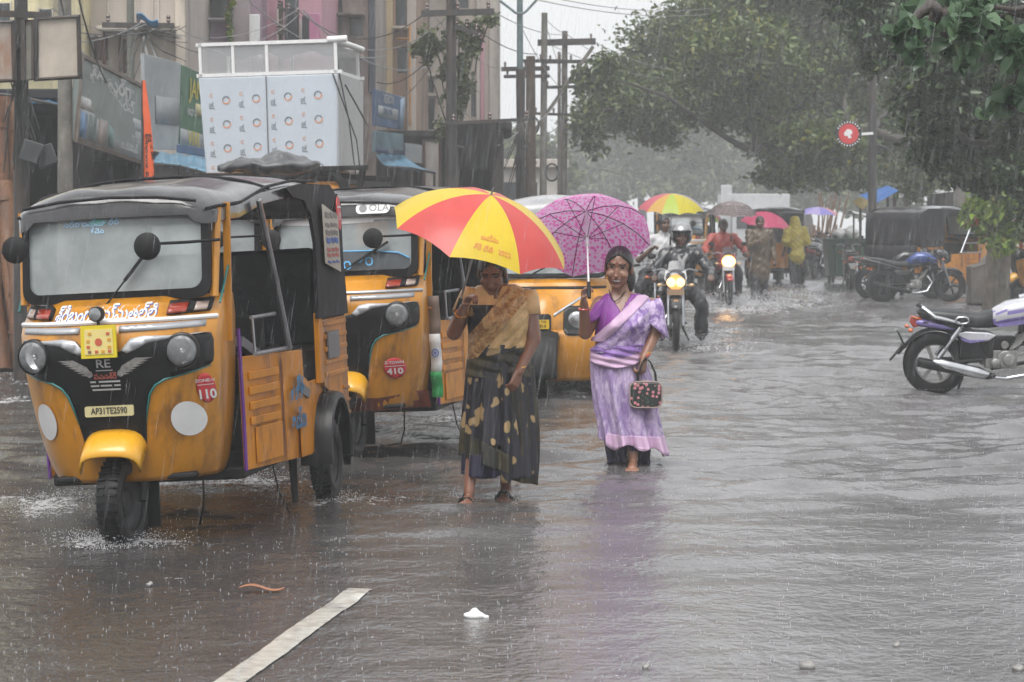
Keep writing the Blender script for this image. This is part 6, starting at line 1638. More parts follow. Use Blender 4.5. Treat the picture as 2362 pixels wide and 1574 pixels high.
mb = MB(); mb.box(W(72, 350, 24.8)-O, (.19, .06, .2), 0, Matrix.Rotation(R(18), 3, 'Y')); mb.box(W(106, 360, 24.9)-O, (.18, .06, .2), 0, Matrix.Rotation(R(-20), 3, 'Y')); mb.build('meter_box', mat("meter_grey", (.045, .047, .05), .5, var=.2), T, bevel=.01)
mb = MB(); mb.bar(W(-40, 30, 24.8)-O, W(110, 36, 24.8)-O, .06, .06); mb.build('cross_arm', POLED, T)
pole('utility_pole', 'plain grey concrete pole between the blank board and the grey green sign', 149, 29, -60, .085, CONC)
T, O = pole('utility_pole', 'thin grey green pole wrapped in wires above the grey green sign', 301, 34, -60, .055, mat("grey_green_pole", (.12, .125, .105), .6, var=.2), arms=((236, 58, 402, 60, .07),))
mb = MB()
for k in range(34):
    p = W(330+30*(NR.rand()-.5), 50+30*NR.rand(), 33.8)-O; q = W(250+190*NR.rand(), 60+150*NR.rand()*NR.rand(), 33.7)-O; mb.tube([p, p.lerp(q, .5)+Vector((0, 0, -.12*NR.rand())), q], .006, 4)
mb.build('tangled_cable', WIRE, T)
mb = MB(); mb.grid(lambda u, v: W(314+50*u, 32+16*u+14*v, 33.6)-O + Vector((0, .1*v, .03*math.sin(u*7))), 8, 4); mb.build('tarp_scrap', TARPB, T, solid=.01)
pole('utility_pole', 'slim dark pole with brackets in front of the pink wall', 648, 40, 4, .04, POLED, arms=((640, 16, 690, 40, .05), (640, 76, 656, 78, .05)))
pole('utility_pole', 'tall dark pole with a long cross arm among creepers', 1041, 39, -60, .085, POLED, arms=((972, 32, 1140, 27, .09), (1050, 62, 1104, 78, .07), (1030, 285, 1230, 275, .05)))
T, O = pole('street_lamp', 'teal grey lamp pole with two upward arms against the sky', 1201, 45, -40, .062, POLEG, pxt=1199)
mb = MB()
for s_, x2, y2 in ((-1, 1153, 2), (1, 1238, 0)): mb.tube([W(1199, 32, 44.9)-O, W(1199+s_*10, 30, 44.9)-O, W(1199+s_*16, 25, 44.9)-O, W(x2, y2, 44.9)-O], .022, 8)
mb.build('lamp_arm', POLEG, T)
mb = MB(); mb.tube([W(1201, 160, 44.95)-O, W(1201, 268, 44.95)-O, W(1201, 480, 44.95)-O], [.085, .075, .085], 10)
for k in range(20):
    p = W(1190+20*NR.rand(), 270+60*NR.rand(), 44.8)-O; q = W(1150+90*NR.rand(), 300+170*NR.rand(), 44.7)-O; mb.tube([p, p.lerp(q, .5)+Vector((.1*(NR.rand()-.5), -.05, -.15*NR.rand())), q], .012, 4)
mb.build('cable_sheath', POLED, T)
pole('utility_pole', 'plain grey pole next to the teal lamp pole', 1251, 54, 30, .075, CONC, pxt=1256, arms=((1156, 160, 1268, 158, .09), (1162, 177, 1268, 176, .07), (1195, 141, 1300, 141, .07)))
pole('utility_pole', 'far pole with a wide cross arm standing clear against the sky', 1299, 58, 72, .075, CONC, pxt=1303, arms=((1240, 99, 1374, 96, .14), (1260, 143, 1374, 142, .08), (1255, 202, 1350, 200, .07), (1228, 262, 1326, 266, .06)), extra=1)
pole('utility_pole', 'short brown trunk-like pole in front of the dark shops', 1224, 47, 130, .10, mat("brown_timber", (.07, .05, .035), .8, var=.3, vs=4))
pole('utility_pole', 'thin distant pole right of the far pole', 1290, 66, 120, .05, CONC)
mb = MB(); mb.bar(W(1368, 108, 57.9), W(1235, 300, 57.5), .07, .07); tag(mb.build('stay_rod', CONC), 'slanting stay rod between the far poles', 'stay rod')
for k, (x, y) in enumerate(((1273, 398), (1228, 290))):
    mb = MB(); c = W(x, y, 52); mb.tube([c + Vector((.13*math.cos(a), .02*math.sin(3*a), .17*math.sin(a))) for a in np.linspace(0, 6.28, 25)[:-1]], .02, 6, closed=True); tag(mb.build('cable_coil', WIRE), ('black cable coil hanging low by the far poles', 'black cable coil hanging by the brown pole')[k], 'cable coil', "cable coils on the poles")
def wire(a, b, sag=.25, r=.008, mt_=None):
    p, q = W(*a), W(*b); mb = MB(); n_ = 16; r *= .72
    mb.tube([p.lerp(q, t) - Vector((0, 0, sag*4*t*(1-t))) for t in np.linspace(0, 1, n_+1)], r, 5, cap=False)
    WIRES.append(mb.build('overhead_wire', mt_ or (WIREG if len(WIRES) % 3 != 1 else WIRE)))
WIRES = []
for a, b, s_, r_ in (((-40, 40, 24.5), (330, 50, 33.8), .25, .008), ((-40, 10, 24.5), (400, 58, 33.8), .2, .008), ((120, 20, 25), (340, 54, 33.8), .15, .007), ((330, 56, 33.8), (690, 20, 40), .3, .008), ((340, 62, 33.8), (690, 30, 40), .5, .008), ((402, 60, 33.8), (690, 34, 40), .35, .008),
    ((690, 20, 40), (1041, 30, 39), .6, .010), ((690, 26, 40), (980, 32, 39), .4, .012), ((560, -10, 36), (890, 130, 45), .3, .014), ((700, 24, 40), (1000, 150, 45), .4, .014), ((1105, 72, 39), (1240, 125, 52), .1, .012), ((1140, 28, 39), (1300, 80, 58), .1, .010), ((1000, 33, 39), (1160, 160, 54), .2, .009),
    ((1256, 40, 54), (1303, 78, 58), .05, .008), ((1262, 100, 58), (1900, 110, 62), .8, .011), ((1370, 96, 58), (1800, 140, 62), .5, .011), ((1303, 76, 58), (1700, 190, 62), .5, .010), ((1240, 0, 40), (1700, 22, 60), .2, .011), ((1260, -8, 40), (1700, 8, 60), .2, .010), ((1374, 142, 58), (1600, 200, 64), .3, .010),
    ((1320, 375, 60), (1620, 400, 70), .2, .012), ((1190, 280, 45), (1300, 205, 58), .3, .012), ((1190, 290, 45), (1310, 265, 58), .3, .012), ((1201, 275, 45), (1060, 250, 39), .2, .01), ((1201, 300, 45), (1040, 330, 39), .2, .016), ((1041, 60, 39), (870, 190, 44), .3, .012), ((1041, 70, 39), (900, 240, 44), .2, .010), ((140, 0, 25), (200, 200, 30), .1, .012), ((180, -10, 26), (260, 210, 31), .15, .014), ((336, 70, 34), (420, 215, 33), .15, .014), ((330, 80, 34), (350, 140, 33), .1, .02), ((1256, 45, 54), (1303, 180, 58), .1, .009), ((1201, 60, 45), (1290, 200, 58), .1, .009)):
    wire(a, b, s_, r_)
WLAB = ('thin black wire over the blank boards to the grey green pole', 'upper thin wire crossing the pale yellow wall', 'short wire from the blank boards to the wire tangle', 'top wire from the tangle towards the pink wall', 'lowest sagging wire in front of the mauve wall', 'middle wire in front of the mauve wall', 'wire from the pink wall to the long cross arm', 'second wire from the pink wall to the long cross arm', 'thick wire slanting down across the stained building', 'thick wire slanting past the kiosk top to the cream column', 'wire from the creeper pole bracket to the far poles', 'wire from the long cross arm end to the far pole', 'wire from the long cross arm to the lower far arms',
    'short wire joining the two far pole tops', 'long sagging wire from the wide cross arm into the trees', 'wire from the right end of the wide cross arm into the trees', 'wire falling from the far pole top into the trees', 'upper of two wires high across the open sky', 'topmost wire crossing the open sky', 'wire from the second far arm to the tree edge',
    'low pale wire in front of the hazy trees', 'wire from the teal lamp pole up to the third far arm', 'wire from the teal lamp pole to the lowest far arm', 'wire between the lamp pole and the creeper pole', 'thick wire from the lamp pole to the shade net', 'wire from the creeper pole down to the blue sign', 'lower wire from the creeper pole to the blue sign', 'loose black wire hanging beside the blank board', 'thick drooping wire in front of the brown shutters', 'drooping wire from the tangle to the green banner', 'black cable drop under the wire tangle', 'steep wire between the two far poles', 'slanting wire from the lamp pole to the far pole')
for o, l_ in zip(WIRES, WLAB): tag(o, l_, 'wire', "overhead wires")
# shade net
T = thing('shade_net', 'black shade net hung from a line in front of the dark shop', 'shade net', W(1098, 335, 40))
O = W(1098, 335, 40)
mb = MB()
def nf(u, v):
    p = W(1052+98*u-6*v*u, 279+8*math.sin(u*3.14)*(1-v)*.6+108*v+6*u*v, 40) - O; p.y += .05*math.sin(u*21+v*2)*(.3+v); return p
mb.grid(nf, 60, 20); mb.build('net', mat("black_net", (.018, .017, .018), .7, var=.3, vs=10, alpha=.93), T, smooth=180)
mb = MB(); mb.tube([W(1030, 286, 40)-O, W(1098, 284, 40)-O, W(1232, 274, 40)-O], .012, 6); mb.build('line', WIRE, T)

# ---------------------------------------------------------------- kiosk riding on a van
KY = R(-6); kp = W(627, 390, 26.5)
V = thing('van', 'yellow and black goods van carrying the white kiosk, mostly hidden behind the taxis', 'van', (kp.x+.05, kp.y, 0), KY)
mb = MB(); mb.box((0, 1.2, 1.15), (1.5, 3.0, 1.5)); mb.build('body', YELD, V, bevel=.08, seg=3)
mb = MB(); mb.box((.75, 1.1, 1.9), (.06, 2.9, .05)); mb.box((-.75, 1.1, 1.9), (.06, 2.9, .05))
for y in (-.3, .5, 1.4, 2.4): mb.box((0, y, 1.96), (1.62, .06, .05))
for y in (-.25, .6, 1.6, 2.4):
    for x in (-.72, .72): mb.box((x, y, 1.92), (.05, .05, .12))
mb.bar((.2, -.35, 2.02), (1.0, -.35, 2.04), .05, .05); mb.bar((.95, -.35, 2.02), (.9, -.33, 1.80), .05, .05); mb.build('roof_rack', BLKM, V)
mb = MB(); mb.box((.55, -.32, 1.72), (.5, .02, .10)); mb.build('number_plate', PLATE2, V)
mb = MB(); mb.tube([(.52+.24*math.cos(a), -.3, 1.82+.18*math.sin(a)) for a in np.linspace(0, 6.28, 25)[:-1]], .055, 10, closed=True); mb.build('spare_tyre', RUB, V)
for x in (-.68, .68):
    for y in (0, 2.2): wheel(V, (x, y, .27), .27, .15, STEEL)
mb = MB(); mb.box((0, -.31, 1.4), (1.3, .02, .6)); mb.build('windscreen', DARKW, V, bevel=.01)
K = thing('kiosk', 'new white food kiosk with ring logo film and clear display top', 'kiosk', (kp.x, kp.y-.1, 2.0), KY, ry=R(-1.5))
KW = mat("kiosk_film", (.47, .52, .58), .35, var=.04, vs=3, coat=.15); KS = mat("kiosk_steel_side", (.40, .40, .40), .4, var=.12, vs=4, streak=True)
hw, kh = .72, .98
def kx(u, v): return -hw + .03*(1-v)*0 + 2*hw*u + (.05*(1-v))*(1-u) - .05*(1-v)*u*0
mb = MB(); mb.prism([(-hw+.045, 0), (hw-.02, 0), (hw, kh), (-hw, kh)], lambda u, v, w__: Vector((u, w__, v)), .04); front = mb.build('front_panel', KW, K, bevel=.012)
mb = MB(); mb.prism([(-hw+.05, .01), (hw-.03, .01), (hw-.01, kh-.01), (-hw+.01, kh-.01)], lambda u, v, w__: Vector((u, .04+w__, v)), 1.55); mb.build('carcass', KS, K, bevel=.01)
mb = MB(); mb.prism([(.0, 0), (1.6, .0), (1.6, kh), (0, kh)], lambda u, v, w__: Vector((hw-.012+w__-.03*(1-v), u+.0, v)), .012); mb.build('side_panel', KS, K)
mb = MB(); mb.box((-.02, -.006, kh/2), (.008, .012, kh)); mb.build('panel_joint', GREYP, front)
ring = MB(); txt_ = MB()
for c_ in range(4):
    for r_ in range(4):
        x = -.44+.31*c_ + (.02 if c_ > 1 else 0); z = kh-.235-.245*r_+.008*c_
        for a0, a1, mi in ((20, 200, 0), (200, 380, 1)):
            ring.sheet([(x+.042*math.cos(R(a)), z+.042*math.sin(R(a))) for a in np.linspace(a0, a1, 13)] + [(x+.030*math.cos(R(a)), z+.030*math.sin(R(a))) for a in np.linspace(a1, a0, 13)], lambda u, v: Vector((u, -.004, v)), .05, mi)
        put_text(txt_, "JSL", .062, lambda u, v: Vector((u, -.004, v)), (x-.155, z-.05), 0, rot=R(90), bold=.01)
        put_text(txt_, "C", .05, lambda u, v: Vector((u, -.004, v)), (x-.155, z+.05), 1, bold=.02)
FG, FO = mat("film_grey", (.16, .18, .20), .5, var=0), mat("film_orange", (.62, .27, .14), .5, var=0)
ring.build('ring_logo', [FG, FO], front); txt_.build('film_lettering', [FG, FO], front)
ACR = mat("clear_acrylic", (.55, .56, .57), .08, var=0, alpha=.28, coat=.3)
mb = MB()
for z0 in (kh+.02, kh+.335):
    for y in (.02, 1.4): mb.bar((-hw-.02, y, z0), (hw+.04, y, z0), .04, .035)
    for x in (-hw+.02, hw-.02): mb.bar((x, 0, z0), (x, 1.4, z0), .035, .035, up=(0, 0, 1))
for x in (-hw+.02, -.36, -.01, hw-.02):
    for y in (.02, 1.38): mb.bar((x, y, kh), (x, y, kh+.33), .03, .03)
mb.tube([(hw-.1, .02, kh+.345), (hw+.10, .02, kh+.35)], .035, 10); mb.tube([(hw+.0, .02, kh+.33), (hw+.03, 1.4, kh+.33)], .03, 10)
mb.build('display_frame', WHT, K)
mb = MB(); mb.box((0, .02, kh+.17), (2*hw-.06, .008, .28)); mb.box((0, 1.38, kh+.17), (2*hw-.06, .008, .28)); mb.box((-hw+.02, .7, kh+.17), (.008, 1.3, .28)); mb.box((hw-.02, .7, kh+.17), (.008, 1.3, .28)); mb.build('display_glass', ACR, K)
mb = MB(); mb.grid(lambda u, v: Vector((-hw+.05+1.34*u, .04+1.3*v, kh+.32-.10*math.sin(u*9)**2*math.sin(v*3.14))), 24, 8); mb.build('film_cover', mat("film_white", (.62, .63, .64), .4, var=.08, alpha=.8), K, solid=.004)
mb = MB(); mb.tube([(hw-.05, -.02, kh), (hw+.18, -.05, .3), (hw+.22, -.1, -.05)], .008, 6); mb.tube([(hw-.02, .1, kh+.1), (hw+.1, .0, .5), (hw+.16, -.05, -.05)], .008, 6); mb.tube([(hw+.02, .3, kh-.1), (hw+.26, .2, .45)], .01, 6); mb.build('tie_rope', WIRE, K)
# grey tarp lump on top of the van rack
mb = MB(); c = W(620, 384, 22.5); mb.ell((0, 0, 0), (.46, .3, .07), 24, 10); mb.ell((.12, .05, .05), (.22, .25, .07), 20, 10)
mb.v = [(x, y, z+.02*math.sin(x*19+y*7)+.015*math.sin(x*31-y*23)) for x, y, z in mb.v]
o = mb.build('tarpaulin_bundle', mat("grey_tarp", (.06, .062, .066), .35, var=.3, vs=5, coat=.2), remesh=.02, sm=1); o.location = c
tag(o, 'crumpled grey tarpaulin bundle lying on the roof of the second row taxi', 'tarpaulin')
# ================================================================= trees and stalls (right), traffic farther back
BARK = mat("wet_bark", (.045, .036, .030), .6, var=.35, vs=6, bump=.6, bs=18)
BARKP = mat("pale_bark", (.17, .145, .115), .65, var=.3, vs=5, bump=.5, bs=14, dirt=(.06, .05, .04), dirt_amt=.5, dirt_s=4)
def leafmat(name, dark, light, rough=.35, tr=.25, odd=None):
    m = bpy.data.materials.new(name); m.use_nodes = True; n, l = m.node_tree.nodes, m.node_tree.links; p = n["Principled BSDF"]
    p.inputs["Roughness"].default_value = rough
    a = n.new("ShaderNodeAttribute"); a.attribute_name = "tint"; cr = n.new("ShaderNodeValToRGB"); l.new(a.outputs["Fac"], cr.inputs[0])
    e = cr.color_ramp.elements; e[0].position = .0; e[0].color = (*dark, 1); e[1].position = .85; e[1].color = (*light, 1)
    if odd: q = e.new(.93); q.color = (*odd, 1)
    l.new(cr.outputs[0], p.inputs["Base Color"])
    return translucent(m, tr)
def leaf_mesh(name, clumps, size, m, parent, seed=0, sub=9, aspect=.55, droop=.35, tip=0.0):
    """clumps: (centre, (rx, ry, rz), number). Every leaf is a small folded blade."""
    r = np.random.RandomState(seed); P, TI = [], []
    for c, rad, n in clumps:
        c = np.array(c); rad = np.array(rad); k = max(3, int(sub))
        d = r.normal(size=(k, 3)); d /= np.linalg.norm(d, axis=1)[:, None]; cs = c + d*rad*(r.rand(k)[:, None]**.45)
        w_ = r.randint(0, k, n); g = r.normal(size=(n, 3))*rad*.26
        P.append(cs[w_] + g); TI.append(np.clip(r.rand(n)*.75 + (r.rand(k)*.3)[w_] - .02, 0, 1))
    P = np.concatenate(P); TI = np.concatenate(TI); n = len(P)
    ax = r.normal(size=(n, 3)); ax[:, 2] = ax[:, 2]*.5 - droop; ax /= np.linalg.norm(ax, axis=1)[:, None]
    nn = r.normal(size=(n, 3))*.7; nn[:, 2] += .8; sd = np.cross(ax, nn); sd /= np.linalg.norm(sd, axis=1)[:, None]+1e-6; up = np.cross(sd, ax)
    s_ = size*(.65+.7*r.rand(n))[:, None]; V = np.empty((n, 6, 3))
    V[:, 0] = P - ax*s_*.42; V[:, 3] = P + ax*s_*(.58+tip) - up*s_*.10
    for k, sg in ((1, 1), (5, -1)): V[:, k] = P - ax*s_*.22 + sd*s_*aspect*.46*sg + up*s_*.09
    for k, sg in ((2, 1), (4, -1)): V[:, k] = P + ax*s_*.12 + sd*s_*aspect*.40*sg + up*s_*.05
    base = (np.arange(n)*6)[:, None]; F = np.concatenate([base+np.array(q) for q in ((0, 1, 2), (0, 2, 3), (0, 3, 4), (0, 4, 5))], 1).reshape(-1, 3)
    me = bpy.data.meshes.new(name); me.vertices.add(n*6); me.vertices.foreach_set("co", V.ravel()); me.loops.add(F.size); me.loops.foreach_set("vertex_index", F.ravel().astype(np.int32))
    me.polygons.add(len(F)); me.polygons.foreach_set("loop_start", np.arange(0, F.size, 3)); me.update()
    a = me.attributes.new("tint", 'FLOAT', 'FACE'); a.data.foreach_set("value", np.repeat(TI, 4)); me.materials.append(m)
    o = bpy.data.objects.new(name, me); COL.objects.link(o); o.parent = parent
    return o
def limb(mb, pts, r0, r1, n=8, wob=.05, seed=0):
    rr = np.random.RandomState(seed); P = [Vector(p) for p in pts]; out = []
    for a, b in zip(P[:-1], P[1:]):
        for t in np.linspace(0, 1, 5)[:-1]: out.append(a.lerp(b, t) + Vector(rr.normal(size=3))*wob*(a-b).length*.2)
    out.append(P[-1]); k = len(out); mb.tube(out, [r0+(r1-r0)*i/(k-1) for i in range(k)], n)
def tree(label, px, D, clumps, size, lm, limbs=(), trunk_r=.25, trunk_top=3.2, seed=0, name='tree', sub=9, group="trees over the right side of the street", bark=None, twigs=True, droop=.35, aspect=.55, gx=None):
    """clumps: (px, py, D, rx px, ry px, number) measured in the photograph."""
    O = GD(D, px); T = thing(name, label, 'tree', O, 0, group)
    mb = MB(); top = Vector((0, 0, trunk_top)); limb(mb, [(0, 0, -.2), (.05, 0, trunk_top*.5), top], trunk_r*1.15, trunk_r*.8, 12, .05, seed)
    C = []
    for x, y, d, rx, ry, n in clumps:
        c = W(x, y, d)-O; s_ = d/FPX; C.append((c, (rx*s_, max(rx, ry)*s_*.8, ry*s_), n))
    for i, L in enumerate(limbs): limb(mb, [W(*p)-O if len(p) == 3 and p[2] > 5 else Vector(p) for p in L[0]], L[1], L[2], 8, .12, seed+i+1)
    if twigs:
        for i, (c, rad, n) in enumerate(C):
            src = top if not limbs else min([W(*p)-O for L in limbs for p in L[0] if p[2] > 5] + [top], key=lambda q: (q-c).length)
            limb(mb, [src, src.lerp(c, .55)+Vector((0, 0, .12*(c-src).length*.5)), c], min(.07, trunk_r*.35), .012, 6, .15, seed+40+i)
    mb.build('trunk', bark or BARK, T, smooth=70)
    leaf_mesh('crown', [(c, r_, n) for c, r_, n in C], size, lm, T, seed, sub, aspect, droop)
    return T
LF_A = leafmat("leaf_olive", (.036, .060, .018), (.125, .175, .048), odd=(.20, .20, .04))
LF_B = leafmat("leaf_dark", (.010, .022, .009), (.045, .080, .026), .3, odd=(.11, .15, .03))
LF_C = leafmat("leaf_far", (.022, .034, .014), (.17, .20, .085))
LF_D = leafmat("leaf_peepal", (.045, .095, .050), (.12, .20, .105), .28, .35)
LF_E = leafmat("leaf_bright", (.07, .13, .015), (.24, .34, .05), .3, .35, odd=(.36, .06, .03))
# wide tree arching over the street
cl = []
for x, y, rx, ry, n in ((1460, 205, 95, 75, 2600), (1400, 250, 60, 60, 1000), (1560, 140, 110, 90, 3200), (1650, 60, 90, 90, 2800), (1600, 230, 120, 60, 2600), (1720, 150, 120, 95, 3600), (1740, 20, 120, 90, 3000), (1850, 90, 130, 110, 4000), (1720, 250, 110, 50, 2200), (1860, 220, 110, 60, 2600), (1980, 150, 120, 110, 3400), (1990, 20, 130, 90, 2600), (1880, -40, 150, 60, 2000), (1790, 330, 70, 45, 1000), (1900, 340, 90, 60, 1600), (1830, 400, 60, 35, 700), (1960, 400, 90, 40, 1300), (1500, 300, 70, 40, 800), (1640, 20, 50, 50, 700), (2060, 260, 90, 90, 2400), (1370, 170, 50, 40, 500), (2090, 340, 70, 50, 1500), (2110, 410, 60, 40, 1000), (2030, 350, 60, 40, 1000), (1355, 300, 35, 55, 420)):
    cl.append((x, y, 60+6*math.sin(x*.02+y*.013), rx*1.12, ry*1.12, int(n*1.55)))
tree('wide olive green tree arching over the street with dark crooked limbs', 2165, 60, cl, .15, LF_A, seed=3, trunk_r=.33, trunk_top=3.0, sub=16,
     limbs=((((0, 0, 3.0), (2010, 300, 60), (1960, 290, 59), (1880, 292, 58), (1795, 285, 57)), .13, .08), (((1795, 285, 57), (1735, 250, 57), (1690, 272, 58), (1610, 270, 58), (1540, 262, 59)), .075, .03), (((1880, 292, 58), (1830, 225, 58), (1780, 160, 59), (1700, 100, 60)), .07, .025), (((1795, 285, 57), (1800, 350, 56), (1770, 380, 55.5), (1740, 345, 55)), 0.035, .015), (((1960, 290, 59), (1930, 180, 60), (1900, 60, 61)), .09, .035), (((1540, 262, 59), (1450, 230, 59), (1390, 215, 60)), 0.035, .015)))
# hazy trees closing the street
def hazy(label, px, D, pts, seed, size=.50):
    tree(label, px, D, [(x, y, D, rx, ry, n) for x, y, rx, ry, n in pts], size, LF_C, seed=seed, trunk_r=.3, trunk_top=2.5, sub=12, group="hazy trees closing the far end of the street")
hazy('pale hazy tree just right of the far poles', 1360, 168, ((1350, 330, 60, 60, 1300), (1375, 275, 40, 35, 400), (1390, 400, 80, 55, 1500), (1330, 420, 50, 50, 900), (1420, 330, 50, 50, 900)), 21)
hazy('hazy round tree behind the pink umbrella', 1480, 160, ((1470, 340, 80, 60, 1600), (1450, 280, 60, 50, 900), (1500, 410, 90, 55, 1600), (1440, 430, 60, 40, 900)), 22)
hazy('hazy tree behind the rainbow umbrella', 1600, 150, ((1590, 320, 90, 60, 1700), (1580, 255, 90, 55, 1500), (1610, 410, 90, 55, 1700), (1550, 440, 60, 40, 800)), 23)
hazy('hazy tree above the distant white truck', 1720, 172, ((1710, 330, 90, 60, 1700), (1710, 260, 100, 60, 1700), (1740, 400, 90, 40, 1300), (1680, 420, 60, 40, 700)), 24)
hazy('hazy tree behind the beach umbrella', 1860, 140, ((1850, 360, 90, 60, 1700), (1850, 290, 100, 60, 1600), (1890, 440, 80, 45, 1200), (1820, 440, 60, 40, 800)), 25)
hazy('hazy tree behind the black and yellow parked taxi', 2010, 130, ((2010, 380, 100, 60, 1700), (2000, 300, 100, 60, 1600), (2060, 450, 80, 40, 1000), (1960, 450, 60, 40, 800)), 26)
hazy('hazy tree behind the yellow roofed stall', 2190, 120, ((2180, 370, 110, 70, 1900), (2260, 440, 90, 50, 1300), (2320, 380, 90, 80, 1500)), 27)
hazy('hazy low tree behind the row of far poles', 1235, 118, ((1225, 350, 60, 45, 1100), (1260, 410, 70, 45, 1200), (1190, 400, 50, 50, 900)), 28)
T, part = building('low hazy shop block behind the far poles', 1148, 1300, 78, W(0, 385, 78).z, PALEW, group=None)
part('opening', DARKW, [(1160, 1190, 420, 490), (1205, 1240, 420, 490)])
# dark tree on the right
cl = [(x, y, 34+4*math.sin(x*.03+y*.02), rx, ry, n) for x, y, rx, ry, n in ((2080, 40, 100, 90, 2200), (2180, 120, 110, 100, 3000), (2290, 70, 110, 100, 2800), (2130, 230, 90, 70, 1900), (2260, 240, 110, 90, 2800), (2350, 200, 90, 110, 2200), (2200, 330, 90, 60, 1600), (2320, 350, 90, 80, 2200), (2390, 420, 80, 80, 1400), (2000, -10, 80, 60, 1200), (2030, 110, 60, 60, 900), (2250, 410, 60, 40, 800))]
tree('dense dark green tree filling the upper right corner', 2440, 34, [(x, y, d, rx, ry, int(n*1.7)) for x, y, d, rx, ry, n in cl], .115, LF_B, seed=7, trunk_r=.3, trunk_top=2.6, sub=14, limbs=((((0, 0, 2.6), (2330, 280, 34), (2230, 180, 34), (2120, 100, 34)), .16, .05), (((2330, 280, 34), (2260, 330, 33.5), (2150, 300, 33)), .08, .03)))
# near bough with broad heart-shaped leaves
cl = [(x, y, 15+.5*math.sin(x*.05), rx, ry, int(n*1.5)) for x, y, rx, ry, n in ((2090, 70, 50, 35, 46), (2150, 35, 70, 35, 60), (2230, 60, 70, 50, 80), (2300, 40, 70, 50, 80), (2340, 110, 50, 60, 60), (2200, 120, 40, 40, 36), (2330, 220, 36, 60, 36), (2300, 250, 26, 30, 14), (2110, 130, 26, 30, 14), (2250, 0, 90, 30, 60))]
tree('near tree at the right whose broad pale leaves hang into the top corner', 2560, 15.5, cl, .10, LF_D, seed=12, trunk_r=.14, trunk_top=2.2, sub=8, aspect=.8, droop=.8, limbs=((((0, 0, 2.2), (2400, 30, 15.2), (2280, 10, 15), (2150, 20, 15)), .028, .008), (((2400, 30, 15.2), (2350, 150, 15), (2330, 240, 15)), .02, .006)))
# pale trunk with bright red-tipped leaves
cl = [(x, y, 43, rx, ry, n) for x, y, rx, ry, n in ((2300, 430, 50, 55, 520), (2345, 470, 45, 70, 520), (2280, 500, 45, 45, 380), (2320, 545, 50, 40, 400), (2240, 495, 30, 22, 120), (2350, 390, 50, 50, 360), (2270, 550, 26, 26, 90))]
tree('stout pale barked trunk at the right with bright green and red young leaves', 2298, 44, cl, .17, LF_E, seed=15, trunk_r=.21, trunk_top=1.9, sub=10, bark=BARKP, droop=.7, aspect=.5)

# creeper on the tall pole of the left side
cl = [(x, y, 39.6, rx, ry, n) for x, y, rx, ry, n in ((1000, 95, 34, 34, 330), (970, 120, 24, 26, 160), (1060, 70, 30, 26, 170), (1090, 110, 30, 30, 190), (1075, 170, 22, 50, 230), (1100, 60, 26, 22, 110), (1030, 150, 24, 40, 190), (1050, 220, 26, 40, 200), (1128, 48, 20, 16, 60), (1015, 300, 20, 30, 60))]
tree('thin grey green creeper tangled round the tall dark pole', 1052, 39.8, cl, .11, LF_C, seed=31, trunk_r=.03, trunk_top=2.6, sub=9, group=None, name='creeper')
cl = [(x, y, 40.7, rx, ry, n) for x, y, rx, ry, n in ((531, 60, 7, 40, 120), (534, 10, 8, 30, 90), (528, 110, 8, 24, 70))]
tree('narrow yellow green creeper up the mauve wall', 531, 40.7, cl, .09, LF_E, seed=33, trunk_r=.02, trunk_top=3.0, sub=7, group=None, name='creeper', twigs=False)
# ---------------------------------------------------------------- pole with the round red sign
T, O = pole('sign_pole', 'dark straight pole carrying the round red sign among the trees', 2013, 52, 40, .085, POLED, group="poles on the right side")
mb = MB(); mb.bar(W(1978, 310, 51.9)-O, W(2014, 308, 51.9)-O, .05, .05); mb.build('sign_arm', WHT, T)
c = W(1957, 309, 51.9)-O; s_ = 51.9/FPX
mb = MB(); mb.lathe([(.001, -.03), (23*s_, -.03), (23*s_, .03), (.001, .03)], c, 'y', 32); sg = mb.build('sign_disc', REDS, T)
mb = MB(); mb.lathe([(24*s_, -.028), (30*s_, -.026), (30*s_, .02), (24*s_, .02), (24*s_, -.028)], c, 'y', 32, cap=False)
mb.build('sign_ring', BLKM, sg)
mb = MB()
for k in range(26):
    a = 2*math.pi*k/26
    if abs(math.sin(a)) > .35: mb.box(c + Vector((27*s_*math.cos(a), -.035, 27*s_*math.sin(a))), (.022, .01, .034), 0, Matrix.Rotation(-a+math.pi/2, 3, 'Y'))
for pts in (((-9, 4), (-3, 11), (6, 9), (9, 2), (4, -3), (7, -9), (0, -11), (-3, -4), (-8, -6), (-11, 0)), ):
    mb.prism([(c.x+x*s_, c.z+z*s_) for x, z in pts][::-1], lambda u, v, w__: Vector((u, c.y-.036+w__, v)), .006)
mb.build('emblem', WHT, sg)
# ---------------------------------------------------------------- stalls, bins, boards
def simple(name, label, cat, mb, mats, parts=(), loc=(0, 0, 0), group=None, **k):
    o = mb.build(name, mats, **k); o.location = loc; tag(o, label, cat, group); return o
D_ = 56
T = thing('tarpaulin', 'bright blue tarpaulin stretched behind the dark sign pole', 'tarpaulin', W(2025, 450, D_)); O = W(2025, 450, D_)
mb = MB(); mb.grid(lambda u, v: (W(1978, 452, D_).lerp(W(2048, 428, D_), u)).lerp(W(2020, 470, D_-1.2).lerp(W(2072, 440, D_-1.2), u), v) - O + Vector((0, 0, -.05*math.sin(u*3.1)*math.sin(v*3.1))), 12, 8); mb.build('sheet', mat("stall_blue", (.05, .17, .50), .4, var=.15), T, solid=.01)
mb = MB(); mb.tube([W(2048, 428, D_)-O, Vector((W(2048, 428, D_).x-O.x, 0, -O.z))], .03, 6); mb.tube([W(1985, 455, D_)-O, Vector((W(1985, 455, D_).x-O.x, 0, -O.z))], .03, 6); mb.build('posts', POLED, T)
